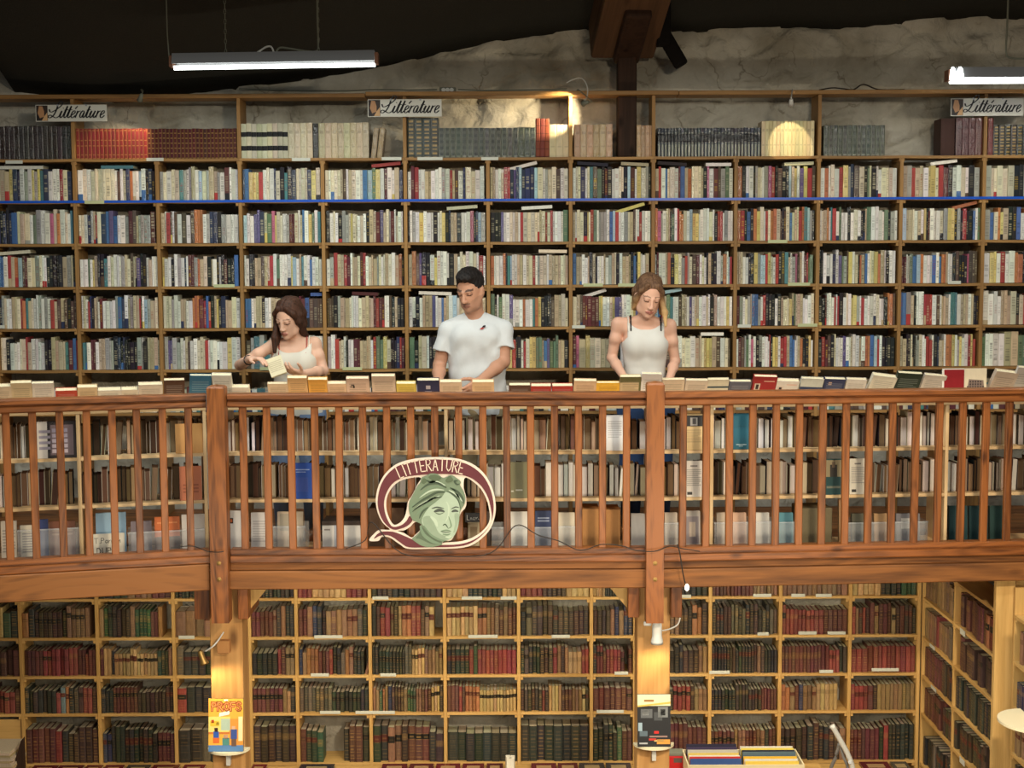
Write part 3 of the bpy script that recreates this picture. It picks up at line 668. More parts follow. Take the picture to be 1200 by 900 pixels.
for (b, r, f0, f1, ch, deg, nm) in FLATS:
    a, e = U_S[b]+0.02, U_S[b+1]-0.02; s0 = a+(e-a)*f0; L = (e-a)*(f1-f0)
    col = lin(jit(PAL[ch], rng)); t = 0.022
    g = Geo(); g.box(0, L, 0, 0.13, 0, 0.003, col); g.box(0, L, 0, 0.13, t-0.003, t, col); g.box(0, L, 0, 0.003, 0.003, t-0.003, col); g.box(0.003, L-0.003, 0.003, 0.127, 0.003, t-0.003, lin((206, 194, 160)))
    clear = U_Z[r-1]-0.018; an = math.radians(-deg); top = L*math.sin(an) if an > 0 else 0
    z = min(U_Z[r]+0.2175 - (L*math.sin(an) if an < 0 else 0), clear-t-0.006-top)
    o = put('flat_book', g.mesh('flat_book', [M['paper']]), None, FR_U.M(s0, 0.03, z)); o.rotation_euler = (0, -an, 0)
    tag(o, '%s lying flat on the row, %s bay, %s' % (nm, ORD[b], ROW_SAY[r]), 'book', 'books laid flat on the rows')
# volume sets on the top shelf: (px0, px1, count, top y, body, style, words)
SETS = [(-6, 83, 16, 148, (52, 44, 40), 'shine', 'black-brown wrapped volume'), (88, 172, 18, 151, (146, 40, 44), 'goldline', 'red volume with gold lines'), (172, 277, 24, 151, (84, 24, 30), 'goldblock', 'maroon volume with gold blocks'), (282, 337, 9, 145, (206, 198, 168), 'blackband', 'cream volume with black bands'),
        (337, 366, 4, 144, (204, 194, 158), 'wrap', 'cream wrapped volume'), (366, 372.5, 1, 145, (44, 44, 38), 'shine', 'black volume among the cream ones'), (373, 432, 8, 144, (198, 182, 142), 'wrap', 'beige wrapped volume'), (477, 514, 4, 138, (40, 52, 42), 'ornate', 'tall green volume with gold ornament'), (514, 628, 17, 150, (44, 50, 42), 'silver', 'dark green volume with sheen painted on its edges'), (628, 644, 3, 139, (140, 62, 44), 'leather', 'tall red-brown volume'),
        (644, 668, 3, 146, (212, 192, 150), 'plain', 'beige volume'), (673, 718, 6, 146, (196, 160, 118), 'wrap', 'tan wrapped volume left of the dark post'), (746.5, 767, 4, 147, (192, 152, 112), 'wrap', 'tan wrapped volume right of the dark post'), (771, 892, 31, 150, (58, 62, 72), 'navyband', 'slate volume with black band'), (893, 955, 14, 142, (226, 208, 158), 'plain', 'tall cream volume under the spot lamp'), (966, 1038, 13, 147, (52, 60, 50), 'silver', 'dark green plain volume'), (1121, 1152.5, 4, 138, (92, 38, 34), 'shine', 'tall maroon wrapped volume'), (1159, 1165, 1, 138, (120, 36, 34), 'shine', 'tall dark red volume'), (1165, 1249, 12, 146, (44, 40, 34), 'ornate', 'black volume with gold ornament')]
rs = random.Random(3)
def set_book(w, h, d, body, style, rng):
    base = lin(jit(body, rng, 0.06)); gold = lin((206, 168, 92)); silver = lin((186, 190, 170)); blk = lin((30, 30, 34)); e = base; rows = []
    if style == 'goldline': gold = mixc(base, gold, 0.45); rows = [(0.03, gold, gold), (0.12, base, gold), (0.15, gold, e), (0.42, base, e), (0.45, gold, e), (0.6, base, gold), (0.63, gold, e), (0.92, base, e), (0.95, gold, e), (1, base, e)]; e = mixc(base, gold, 0.35)
    elif style == 'goldblock':
        for k in range(6): rows += [((k+0.2)/6, mixc(base, gold, 0.4), base), ((k+1)/6, base, e)]
        e = mixc(base, gold, 0.16)
    elif style == 'blackband': rows = [(0.22, base, e), (0.36, blk, blk), (0.62, base, e), (0.76, blk, blk), (1, base, e)]
    elif style == 'navyband': rows = [(0.42, mixc(base, silver, 0.5), e), (0.5, mixc(base, silver, 0.2), e), (0.8, blk, blk), (0.84, mixc(base, silver, 0.3), e), (1, base, e)]
    elif style == 'silver': rows = [(0.06, mixc(base, silver, 0.4), e)] + [((k+1)/9*0.94+0.06, mixc(base, silver, 0.08*(k % 2)), e) for k in range(9)]; e = mixc(base, silver, 0.22)  # pale edge tint stands in for shiny vertical highlights on the spines
    elif style == 'ornate':
        for k in range(5): rows += [((k+0.12)/5, mixc(base, gold, .6), e), ((k+0.4)/5, base, e), ((k+0.6)/5, mixc(base, gold, 0.55), e), ((k+0.7)/5, mixc(base, gold, 0.25), e), ((k+1)/5, base, e)]
    elif style == 'leather':
        for k in range(5): rows += [((k+0.12)/5, mulc(base, 0.5), mulc(base, 0.6)), ((k+1)/5, base, e)]
    else: rows = [(0.3, base, e), (0.34, mulc(base, 0.8), e), (0.7, base, e), (0.78, mulc(base, 0.75), e), (1, base, e)]
    edges = [(z, c, e if (style in ('goldline', 'goldblock', 'silver') and ce is not blk) else ce) for (z, c, ce) in rows]
    return spine(w, h, d, edges, e, 0.003, mulc(base, 0.9), lin((200, 186, 150)))
vs = Shelf('bound_volume', 'book', 'volume sets on the top shelf', [M['paper'], M['plastic']], 400, 'more_volumes', 'more volumes')
for (p0, p1, n, yt, body, style, words) in SETS:
    s0, s1 = FR_U.s(p0, 170), FR_U.s(p1, 170); w = (s1-s0)/n; h = FR_U.z((p0+p1)/2, yt)-FR_U.z((p0+p1)/2, 184.5-((p0+p1)/2-600)*0.0043)
    for i in range(n):
        g = set_book(w-0.001, h*rs.uniform(0.99, 1.01), 0.16, body, style, rs)
        lab = words if n == 1 else '%s, %s of its set from left' % (words, nth(i))
        vs.add(g, FR_U, s0+i*w, 0.02, U_Z[0], lab, w*h, 1 if style in ('shine', 'wrap', 'ornate', 'silver', 'navyband') else 0)
for i, px in enumerate((434, 441)):
    w = 0.034; h = 0.205; g = set_book(w, h, 0.16, (176, 150, 108), 'wrap', rs)
    vs.add(g, FR_U, FR_U.s(px, 170), 0.02, U_Z[0]+0.0015, '%s leaning brown wrapped volume beside the beige set' % ('left', 'right')[i], w*h, 1, lean=0.115)
vs.build()
# slipcase lying deep at the right of the top shelf
s0, s1 = FR_U.s(1104, 165), FR_U.s(1120, 165)
o = put('slipcase', (lambda g: (g.box(0, s1-s0, 0.03, 0.2, 0, 0.25, lin((66, 40, 32))), g)[1])(Geo()).mesh('slipcase', [M['paper']]), None, FR_U.M(s0, 0, U_Z[0]))
tag(o, 'dark brown slipcase beside the tall maroon volumes on top shelf', 'slipcase')

# lower bookcase
ROWS_L = {
 1: None,
 2: ["kkgykkyyek", "okDDDDDDkttttt_", "yekkDDDteeeemmo__", "ttttggtt", "mmmmmtDtkk", "mmtnnDttttttgk", "kdrrtDyoorrdty__", "yyyyyyyootttdtmm", "kgDDDDDDDDDDD", "DDDDtntnn", "DDmDDDDttDDDooD", "DkkDDggDgkDDkgkgg", "rrrrrrrrrrmmmmm", "rtDrDmtmmmtDmDDk"],
 3: ["dddddddddmm", "mmmmmrrrrrrrrmmrmm", "myynyyyyyyyyyyyyekDt", "gkkkkkkkkk", "kkkkkrmtt", "ntooommmrkkgotkkk/", "kkkkkkkkkkggyyyyttttt", "kkkkkrerrrrrrrrr", "kgkkkDDDrtDtyyyrr", "kmmmrrrrm_m", "____kDDDDkDDDtt", "kkkkkkDDkkkkkDDtDkkkk", "mmmmmmmmmmmmmrrrkD", "rrrrrrrrrrrrr"],
 4: ["mmmmmmmmrrrrd", "kkkkkkkrqokDDrrd", "kkkmmmmmmmDDDDDDDDD", "rkkkkkkkk", "mmmmmmmtyk", "ggggggggkkkkkkkkk", "tteotnDDDDteeettmmmyyyD", "mmmrdooooyyyyyyyyyyy", "DDDDDDrDyyyydddtttyD", "mmmmmmd", "DDDDDDDDrrrrDttt", "kkkkkkkDDDDDDDDmmmmm", "ootmntttyyyyy__", "rrrrmDttttttttt"],
 5: ["__________", "mmmmmrkDDDDd", "bnkkkkkkkkkkmmmm", "DDgkkkk", "DDDDDD", "mkke___Dmmk", "kkttDmmmkD", "kkkkkkkk", "kkkkkkkk", "kkkkkemm", "mmmmmmmmmmmmmmm", "mmmmmmtttmmmttkmm", "DDDDDkDkkDDt", "mmmmmmmkrkkkkkk"]}
RSAY = {1: 'shelf just under the gallery beam', 2: 'second lower shelf from the beam', 3: 'third lower shelf from the beam', 4: 'fourth lower shelf from the beam', 5: 'bottom lower shelf'}
rl = random.Random(21)
ROWS_L[1] = [''.join(c*rl.randint(3, 7) for c in rl.choices('mrkkDteyD', k=3)) for _ in range(14)]
lo = Shelf('leather_book', 'book', 'old leather books in the lower bookcases', [M['leather']], 300, 'shelved_leather_books', 'rows of smaller old leather books in the lower bookcases')
def fill_leather(fr, a, e, zs, clear, st, hb, say, rng, area_k=1.0, hid=None):
    ws = [rng.uniform(0.85, 1.15) for _ in st]
    for i in range(1, len(st)):
        if st[i] == st[i-1] and rng.random() < 0.75: ws[i] = ws[i-1]
    full = (e-a-0.003)/sum(ws); s = a; h = hb; seed = rng.random()
    for i, ch in enumerate(st):
        w = ws[i]*full
        if ch == '_': s += w; continue
        if i == 0 or st[i-1] != ch or rng.random() < 0.12: h = hb*rng.uniform(0.86, 1.13); seed = rng.random()
        hh = min(h*rng.uniform(0.985, 1.01), clear-0.012)
        if ch == '/':
            g = leather_book(0.02, hh*0.85, 0.14, 't', rng, seed); lo.add(g, fr, s+w*0.1, 0.02, zs+0.003, 'thin tan book leaning alone, ' + say, 0.02*hh, 0, 0.26); s += w; continue
        g = leather_book(w-0.001, hh, rng.uniform(0.14, 0.17), ch, rng, seed, gold=rng.choice((0.5, 0.8, 1.2)))
        lo.add(g, fr, s, rng.uniform(0.008, 0.022) if rng.random() < .8 else 0.035, zs+0.0004, '%s leather book, %s from left, %s' % (LNAME[ch], nth(i), say), w*hh*area_k, 0, 0.0, hid(s) if hid else False)
        s += w
for r in range(1, 6):
    zs = L_Z[r]; clear = L_Z[r-1]-0.018-zs
    for b in range(14):
        hb = {1: 0.19, 2: 0.198, 3: 0.178, 4: 0.168, 5: 0.235}[r]
        fill_leather(FR_B, L_S[b]+0.014, L_S[b+1]-0.014, zs, clear, ROWS_L[r][b], hb, '%s bay, %s' % (ORD[b], RSAY[r]), rl,
                     1.0 if 2 <= r else 0.3, lambda s: (FR_B.s(247, 790) < s+0.01 < FR_B.s(288, 790) or FR_B.s(746, 790) < s < FR_B.s(780, 790)))
SIDE_ROWS = {1: ["tttttttttk", "mmmmmmmmmmork"], 2: ["tttttrttttgg", "mmDDDDDDD"], 3: ["mmmmmmmDDDkD", "kkkkkkkkkkkkkk"], 4: ["mmmmmmmmDDDt", "DDDDDDDDDDDDDD"], 5: ["kkkkgkkkkkkk", "DDDDDkkkkk"]}
for r in range(1, 6):
    for b in range(2):
        fill_leather(FR_S, S_S[b]+0.016, S_S[b+1]-0.016, L_Z[r], L_Z[r-1]-0.018-L_Z[r], SIDE_ROWS[r][b], 0.2, '%s half of side bookcase, %s row' % (('back', 'front')[b], ORD[r-1]), rl, 0.36)
for r in range(1, 6):
    fill_leather(FR_S2, 0.04, 0.50, L_Z[r]-0.02, L_Z[r-1]-0.018-L_Z[r], rl.choice(["tttDDktttg", "DtDtDDkkmm", "nnnnkDDttD", "rrrgggkDDt"]), 0.18, 'cut-off right bookcase, %s row' % ORD[r-1], rl, 0.3)
lo.build()

# ------------------------------------------------------------------ books seen from their fore-edges behind the balusters
def fore_edge_book(w, h, d, pages, cover):
    g = Geo(); e = min(0.003, w*0.12)
    g.box(0, e, 0, d, 0, h, cover); g.box(w-e, w, 0, d, 0, h, cover); g.box(e, w-e, 0.003, d, 0.001, h-0.003, pages)
    return g
PG = [(98, 68, 46), (126, 94, 66), (152, 120, 90), (174, 146, 116), (200, 178, 150), (214, 200, 186), (222, 216, 208), (74, 52, 38), (112, 82, 56)]
PN = ['dark brown', 'brown', 'tan', 'beige', 'cream', 'pale', 'white', 'blackish brown', 'brown']
rg = random.Random(33)
ge = Shelf('fore_edge_book', 'book', 'books turned away behind the railing', [M['pages']], 300, 'shelved_fore_edge_books', 'narrower books turned away in the low gallery bookcases')
WHERE = ['behind angled railing', 'behind railing with painted sign', 'past second post']
for k in range(3):
    fr = FG[k]; ss = g_ss[k]
    for b in range(len(ss)-1):
        for row in (1, 2):
            a, e = ss[b]+0.012, ss[b+1]-0.012; s = a; i = 0; cur = rg.randrange(9)
            bx = ORD[b] + ' bay'
            while True:
                w = rg.uniform(0.016, 0.042)
                if s+w > e: break
                if rg.random() < 0.5: cur = rg.randrange(9)
                h = rg.uniform(0.165, 0.205)
                if rg.random() < 0.05: s += rg.uniform(0.005, 0.02)
                if s+w > e: break
                cov = lin(jit(rg.choice([(60, 44, 36), (150, 130, 104), (200, 190, 170), (40, 40, 46), (110, 80, 56)]), rg))
                g = fore_edge_book(w-0.001, h, 0.13, lin(jit(PG[cur], rg)), cov)
                lean = 0.0
                if rg.random() < 0.06 and s+w+0.03 < e: lean = rg.uniform(0.04, 0.09)
                lab = '%s-edged book, %s from left, %s row, %s %s' % (PN[cur], nth(i), ('upper', 'lower')[row-1], bx, WHERE[k])
                ge.add(g, fr, s, rg.uniform(0.05, 0.075), G_Z[row]+0.0005, lab, w*h, 0, lean)
                s += w + (h*math.sin(lean) if lean else 0) + (0.003 if lean else 0); i += 1
ge.build()

def print_lines(g, w, h, y, x0, x1, z0, z1, n, col, rng, th=0.5):
    step = (z1-z0)/n
    for i in range(n):
        xe = x1-(x1-x0)*rng.uniform(0, 0.25) if i % 4 == 3 else x1
        zc = z1-step*(i+0.5)
        g.quad([(x0, y, zc-step*th/2), (xe, y, zc-step*th/2), (xe, y, zc+step*th/2), (x0, y, zc+step*th/2)], col)
def cover_book(name, label, group, loc, ang, w, h, t, col, lean=0.2, tilt=0.0, art=None, back=None, rng=rg, pages=(226, 214, 180), cat='book'):
    """book standing with a cover to the viewer, leaning back by lean; parts: cover, page_block, printed_cover"""
    o = tag(empty(name, loc, ang), label, cat, group)
    o.rotation_euler = (Matrix.Rotation(ang, 3, 'Z') @ Matrix.Rotation(-lean, 3, 'X') @ Matrix.Rotation(tilt, 3, 'Y')).to_euler()
    c = lin(col); b = lin(back) if back else c; e = 0.0022
    g = Geo()
    g.box(-w/2, w/2, 0, e, 0, h, c); g.box(-w/2, w/2, t-e, t, 0, h, b); g.box(-w/2, -w/2+e, e, t-e, 0, h, c)
    cv = put('cover', g.mesh('cover', [M['print']]), o)
    g = Geo(); g.box(-w/2+e, w/2-0.003, e, t-e, 0.003, h-0.003, lin(pages)); put('page_block', g.mesh('page_block', [M['pages']]), o)
    if art:
        g = Geo(); art(g, w, h, -0.0006); pc = put('printed_cover', g.mesh('printed_cover', [M['print']]), cv); pc['kind'] = 'stuff'
    return o
def art_text(col, n=7, x=0.8, z0=0.2, z1=0.8):
    def f(g, w, h, y): print_lines(g, w, h, y, -w*x/2, w*x/2, h*z0, h*z1, n, lin(col), rg)
    return f
def rect(g, w, h, y, x0, x1, z0, z1, col, dy=0.0):
    g.quad([(-w/2+w*x0, y-dy, h*z0), (-w/2+w*x1, y-dy, h*z0), (-w/2+w*x1, y-dy, h*z1), (-w/2+w*x0, y-dy, h*z1)], lin(col))
# cover-out books among them: px0, px1, y0, y1, colour, art, label
def a_photo(g, w, h, y):
    rect(g, w, h, y, 0.1, 0.9, 0.08, 0.9, (108, 92, 96)); 
    for i in range(5): rect(g, w, h, y, 0.16, 0.7, 0.14+i*0.14, 0.24+i*0.14, (186-12*i, 170-10*i, 176-8*i), 0.0004)
def a_port(g, w, h, y):
    rect(g, w, h, y, 0.0, 1.0, 0.66, 0.96, (52, 50, 50)); rect(g, w, h, y, 0.3, 0.7, 0.68, 0.9, (170, 164, 156), 0.0004); rect(g, w, h, y, 0.42, 0.62, 0.72, 0.88, (86, 82, 80), 0.0008)
    print_lines(g, w, h, y-0.0004, -w*.4, w*.4, h*.2, h*.58, 7, lin((186, 156, 112)), rg)
def a_back(g, w, h, y):
    print_lines(g, w, h, y, -w*.4, w*.4, h*.3, h*.78, 9, lin((176, 168, 158)), rg); rect(g, w, h, y, 0.12, 0.4, 0.06, 0.14, (60, 56, 52)); rect(g, w, h, y, 0.3, 0.7, 0.84, 0.88, (140, 132, 124))
def a_group(g, w, h, y):
    rect(g, w, h, y, 0.0, 1.0, 0.5, 0.97, (150, 136, 104)); rect(g, w, h, y, 0.3, 0.72, 0.5, 0.84, (58, 52, 46), 0.0004); rect(g, w, h, y, 0.42, 0.6, 0.76, 0.92, (112, 92, 72), 0.0008); rect(g, w, h, y, 0.1, 0.9, 0.18, 0.24, (116, 120, 104))
def a_blue(g, w, h, y):
    rect(g, w, h, y, 0.25, 0.8, 0.2, 0.6, (52, 78, 160)); rect(g, w, h, y, 0.2, 0.85, 0.8, 0.83, (140, 160, 210)); rect(g, w, h, y, 0.3, 0.7, 0.74, 0.76, (140, 160, 210))
def a_foot(g, w, h, y): rect(g, w, h, y, 0.3, 0.7, 0.62, 0.66, (40, 92, 108)); rect(g, w, h, y, 0.2, 0.8, 0.12, 0.15, (160, 188, 196)); rect(g, w, h, y, 0.35, 0.6, 0.08, 0.1, (160, 188, 196))
def a_green(g, w, h, y): rect(g, w, h, y, 0.32, 0.72, 0.2, 0.24, (206, 204, 188)); rect(g, w, h, y, 0.05, 0.2, 0.17, 0.21, (206, 204, 188))
OUT = [(56, 90, 492, 535, (44, 38, 40), a_photo, 'dark book with a photograph cover behind the angled left railing', 0), (44, 66, 494, 537, (206, 196, 184), art_text((150, 140, 150), 4), 'pale framed book behind the angled left railing', 0), (206, 238, 497, 531, (204, 152, 92), None, 'plain orange-tan paperback turned cover out beside the first post', 0), (211, 237, 547, 586, (196, 118, 84), art_text((160, 90, 62), 3, 0.7, .2, .5), 'salmon-orange paperback turned cover out in the lower row beside first post', 0),
       (338, 367, 538, 582, (28, 72, 158), a_blue, 'shiny blue book turned cover out behind the middle railing', 1), (598, 618, 536, 583, (128, 124, 92), a_green, 'grey-green cloth book turned cover out right of the painted sign', 1), (709, 732, 487, 528, (226, 224, 222), art_text((196, 192, 190), 8, .7, .35, .85), 'white back cover turned out left of the second post', 1),
       (803, 824, 482, 526, (214, 184, 132), a_port, 'cream book with a portrait photograph right of the second post', 2), (803, 824, 536, 582, (222, 214, 204), a_back, 'white back cover with barcode right of the second post, lower row', 2), (859, 879, 477, 525, (38, 98, 116), a_foot, 'teal book turned cover out behind the right railing', 2), (967, 987, 536, 577, (38, 72, 72), a_group, 'dark teal book with an old group photograph cover', 2), (996, 1015, 533, 581, (220, 212, 194), a_back, 'cream back cover full of small text in the lower row', 2)]
for (p0, p1, y0, y1, col, art, lab, k) in OUT:
    fr = FG[k]; s0, s1 = fr.s(p0, y1), fr.s(p1, y1); zt_ = fr.z((p0+p1)/2, y0); zb2 = G_Z[1] if y1 < 545 else G_Z[2]
    cover_book('cover_out_book', lab, 'books turned cover out behind the railing', fr.M((s0+s1)/2, 0.006, zb2+0.001), fr.ang, s1-s0, max(0.1, min(zt_-zb2, 0.212)), 0.018, col, 0.05, 0.0, art)

# bottom row: storage bins, boxes and books
def open_bin(name, label, fr, p0, p1, zt_y, depth=0.17, group='clear plastic bins on the bottom shelf'):
    s0, s1 = fr.s(p0, 620), fr.s(p1, 620); z0 = G_Z[3]+0.001; z1 = fr.z((p0+p1)/2, zt_y); t = 0.003
    o = tag(empty(name, fr.M((s0+s1)/2, 0.012, z0), fr.ang), label, 'bin', group); hw = (s1-s0)/2; h = z1-z0
    for nm, q in (('front_wall', (-hw, hw, 0, t, 0, h)), ('back_wall', (-hw, hw, depth-t, depth, 0, h)), ('side_wall', (-hw, -hw+t, t, depth-t, 0, h)), ('side_wall', (hw-t, hw, t, depth-t, 0, h)), ('bin_floor', (-hw+t, hw-t, t, depth-t, 0, t)), ('rim', (-hw-0.004, hw+0.004, -0.006, -0.0005, h-0.008, h))):
        g = Geo(); g.box(*q); put(nm, g.mesh(nm, [M['bin']]), o)
    return o
def low_book(label, fr, p0, p1, yt, col, art=None, v=0.02, t=0.03, lean=0.08, back=None):
    s0, s1 = fr.s(p0, 620), fr.s(p1, 620); z0 = G_Z[3]+0.006; z1 = fr.z((p0+p1)/2, yt)
    return cover_book('stored_book', label, 'books stored on the bottom shelf', fr.M((s0+s1)/2, v, z0), fr.ang, s1-s0-0.002, z1-z0, t, col, lean, 0, art, back)
BINS = [(0, 20, 95, 620, 'clear plastic bin of paperbacks at far left of bottom shelf'), (0, 150, 243, 622, 'clear plastic bin with an orange paperback left of first post'), (1, 318, 357, 617, 'clear plastic bin of grey books right of first post'), (1, 576, 620, 618, 'clear plastic bin just right of the painted sign'), (1, 625, 650, 618, 'clear plastic bin holding a navy book'), (1, 653, 675, 617, 'small clear bin of stacked white books'), (2, 779, 796, 613, 'clear plastic bin right of the second post'), (2, 838, 905, 612, 'clear plastic bin of pink and white books'), (2, 908, 934, 612, 'clear plastic bin with a teal book'), (2, 995, 1088, 612, 'long clear plastic bin of tan books on the right')]
for (k, p0, p1, zt_y, lab) in BINS: open_bin('storage_bin', lab, FG[k], p0, p1, zt_y)
LOWB = [(0, 0, 19, 612, (196, 182, 164), 'cream back cover at the far left of bottom shelf', art_text((150, 138, 128), 8)), (0, 23, 44, 617, (214, 200, 176), 'cream paperback in the far left bin', art_text((150, 138, 128), 8)), (0, 46, 56, 610, (50, 62, 110), 'dark blue paperback in the far left bin', None), (0, 57, 88, 612, (124, 74, 52), 'brown paperback in the far left bin', art_text((160, 120, 90), 2, .8, .6, .8)),
        (0, 112, 148, 602, (146, 176, 196), 'pale blue paperback standing behind the handwritten card', art_text((210, 214, 206), 2, .8, .3, .5)), (0, 153, 178, 612, (122, 108, 112), 'grey-mauve paperback in the bin left of first post', None), (0, 181, 211, 607, (206, 106, 48), 'orange and brown paperback in the bin left of first post', (lambda g, w, h, y: (rect(g, w, h, y, 0, 1, 0, 0.45, (92, 60, 50)), rect(g, w, h, y, .1, .9, .82, .86, (232, 150, 90))))), (0, 213, 241, 604, (206, 198, 190), 'cream paperback against the first post', None),
        (1, 266, 285, 600, (216, 212, 208), 'white back cover with a small square emblem', (lambda g, w, h, y: (rect(g, w, h, y, .1, .32, .68, .82, (40, 30, 28)), rect(g, w, h, y, .15, .27, .71, .79, (190, 96, 50), .0004)))), (1, 293, 313, 602, (214, 208, 202), 'white back cover full of text near the first post', art_text((188, 180, 176), 9)), (1, 324, 354, 601, (196, 176, 150), 'beige shiny book in the bin right of first post', (lambda g, w, h, y: rect(g, w, h, y, .1, .7, .5, .95, (168, 156, 136)))), (1, 598, 619, 601, (222, 216, 204), 'white book in the bin right of the painted sign', None), (1, 627, 647, 600, (44, 56, 92), 'navy book in a grey bin', art_text((160, 168, 190), 2, .7, .7, .85)), (1, 654, 674, 602, (210, 196, 172), 'pale book standing in the small bin', None),
        (1, 548, 562, 612, (206, 186, 148), 'cream book with a faded picture under the dark box', (lambda g, w, h, y: rect(g, w, h, y, .2, .8, .2, .8, (170, 142, 104)))),
        (1, 740, 757, 603, (206, 198, 188), 'white books packed left of the second post', None), (2, 780, 795, 602, (196, 180, 160), 'beige book in the bin right of the second post', None), (2, 803, 822, 600, (176, 166, 156), 'grey illustrated book right of the second post', (lambda g, w, h, y: (rect(g, w, h, y, .1, .9, .1, .85, (140, 128, 128)), rect(g, w, h, y, .3, .7, .3, .7, (190, 170, 150), .0004)))), (2, 841, 855, 602, (190, 170, 146), 'tan book in the pink and white bin', None), (2, 858, 876, 602, (208, 166, 136), 'pinkish book in the pink and white bin', None), (2, 883, 903, 602, (212, 204, 192), 'white book in the pink and white bin', None), (2, 912, 931, 602, (84, 136, 146), 'teal book in its own bin', None), (2, 985, 993, 586, (170, 132, 92), 'tall tan folder edge on the bottom shelf', None), (2, 1000, 1024, 603, (88, 84, 66), 'grey-green book in the long right bin', None), (2, 1026, 1050, 603, (172, 134, 92), 'tan book in the long right bin', None), (2, 1052, 1080, 603, (120, 116, 118), 'grey illustrated book in the long right bin', (lambda g, w, h, y: rect(g, w, h, y, .2, .8, .5, .85, (190, 184, 176)))), (2, 1114, 1136, 594, (38, 66, 68), 'dark teal folder, left one at the right end', None), (2, 1138, 1160, 594, (34, 60, 62), 'dark teal folder, middle one at the right end', None), (2, 1162, 1184, 594, (40, 64, 60), 'dark teal folder, right one at the right end', None)]
for (k, p0, p1, yt, col, lab, art) in LOWB: low_book(lab, FG[k], p0, p1, yt, col, art)
# handwritten card
STROKE = {}
def S(ch, *strokes): STROKE[ch] = strokes
S('D', [(0, 0), (0, 1), (.35, .95), (.6, .5), (.35, .05), (0, 0)]); S('U', [(0, 1), (.02, .25), (.3, 0), (.55, .25), (.6, 1)]); S('P', [(0, 0), (0, 1), (.45, .95), (.5, .6), (0, .5)]); S('I', [(0.2, 0), (0.2, 1)])
S('T', [(0, 1), (.7, 1)], [(.35, 1), (.35, 0)]); S('L', [(0, 1), (0, 0), (.5, 0)]); S('E', [(.55, 1), (0, 1), (0, 0), (.55, 0)], [(0, .5), (.42, .5)]); S('R', [(0, 0), (0, 1), (.4, .98), (.55, .78), (.4, .56), (0, .5)], [(.2, .5), (.6, 0)]); S('A', [(0, 0), (.32, 1), (.64, 0)], [(.12, .33), (.52, .33)])
S('F', [(.55, 1), (0, 1), (0, 0)], [(0, .52), (.42, .52)]); S('O', [(.3, 0), (.05, .25), (.05, .75), (.3, 1), (.55, .75), (.55, .25), (.3, 0)]); S('S', [(.5, .84), (.38, .98), (.18, 1), (.04, .86), (.06, .66), (.25, .53), (.44, .4), (.5, .2), (.36, .02), (.16, 0), (0, .14)]); S('.', [(.1, 0), (.12, .08)])
S('a', [(.4, .5), (.15, .55), (0, .25), (.15, 0), (.4, .2), (.42, .55), (.42, 0)]); S('r', [(0, .55), (.05, 0), (.05, .3), (.3, .55)]); S('m', [(0, .5), (.02, 0), (.1, .45), (.2, .5), (.24, 0), (.32, .45), (.42, .5), (.46, 0)]); S('n', [(0, .5), (.02, 0), (.1, .4), (.26, .5), (.3, 0)]); S('J', [(.4, 1), (.4, .2), (.2, 0), (0, .2)])
def strokes_geo(g, text, x0, z0, h, y, col, width, gap=0.22, place=None, shear=0.0, nib=None):
    x = 0.0
    for ch in text:
        if ch == ' ': x += 0.4; continue
        mx = max(p[0] for st in STROKE[ch] for p in st)
        for st in STROKE[ch]:
            for a, b in zip(st, st[1:]):
                pa = Vector((x0+(x+a[0]+shear*a[1])*h, z0+a[1]*h)); pb = Vector((x0+(x+b[0]+shear*b[1])*h, z0+b[1]*h))
                if place: pa, pb = place(pa), place(pb)
                d = (pb-pa)
                if d.length < 1e-6: continue
                d.normalize(); n = Vector((-d.y, d.x))*width/2; ex = d*width/2
                q = [pa-ex-n, pb+ex-n, pb+ex+n, pa-ex+n]
                g.quad([(p.x, y, p.y) for p in q], col)
        x += mx+gap
    return x*h
fr = FG[0]; s0, s1 = fr.s(109, 632), fr.s(146, 632); z0 = G_Z[3]+0.002; z1 = fr.z(128, 625)
card = tag(empty('handwritten_card', fr.M((s0+s1)/2, -0.004, z0), fr.ang), 'white card with handwriting in front of the pale blue paperback', 'card')
g = Geo(); w = s1-s0; h = z1-z0; g.box(-w/2, w/2, 0, 0.002, 0, h, lin((222, 214, 196))); put('card_sheet', g.mesh('card_sheet', [M['paper']]), card)
g = Geo(); strokes_geo(g, 'T.Parman', -w*.46, h*.6, h*.22, -0.0006, lin((60, 56, 52)), 0.003); strokes_geo(g, 'DUPUI', -w*.38, h*.14, h*.26, -0.0006, lin((60, 56, 52)), 0.004); put('handwriting', g.mesh('handwriting', [M['print']]), card)
# boxes on the bottom shelf
def shelf_box(label, k, p0, p1, yt, mat, lid=None, depth=0.2, art=None):
    fr = FG[k]; s0, s1 = fr.s(p0, 620), fr.s(p1, 620); z0 = G_Z[3]+0.001; z1 = fr.z((p0+p1)/2, yt); h = z1-z0; hw = (s1-s0)/2-0.001
    o = tag(empty('storage_box', fr.M((s0+s1)/2, 0.012, z0), fr.ang), label, 'box', 'boxes on the bottom shelf')
    bbox('box_body', o, mat, -hw, hw, 0, depth, 0, h, 0.002)
    if lid: bbox('box_lid', o, lid, -hw-0.001, hw+0.001, -0.002, depth, h+0.0005, h+0.022, 0.002)
    if art: g = Geo(); art(g, hw*2, h, -0.0008); put('printed_front', g.mesh('printed_front', [M['print']]), o)
M['box_dark'] = plain('dark_box', (72, 58, 50), 0.7, var=0.15); M['box_white'] = plain('white_box', (216, 210, 202), 0.6); M['box_brown'] = plain('brown_box', (112, 84, 62), 0.7, var=0.15)
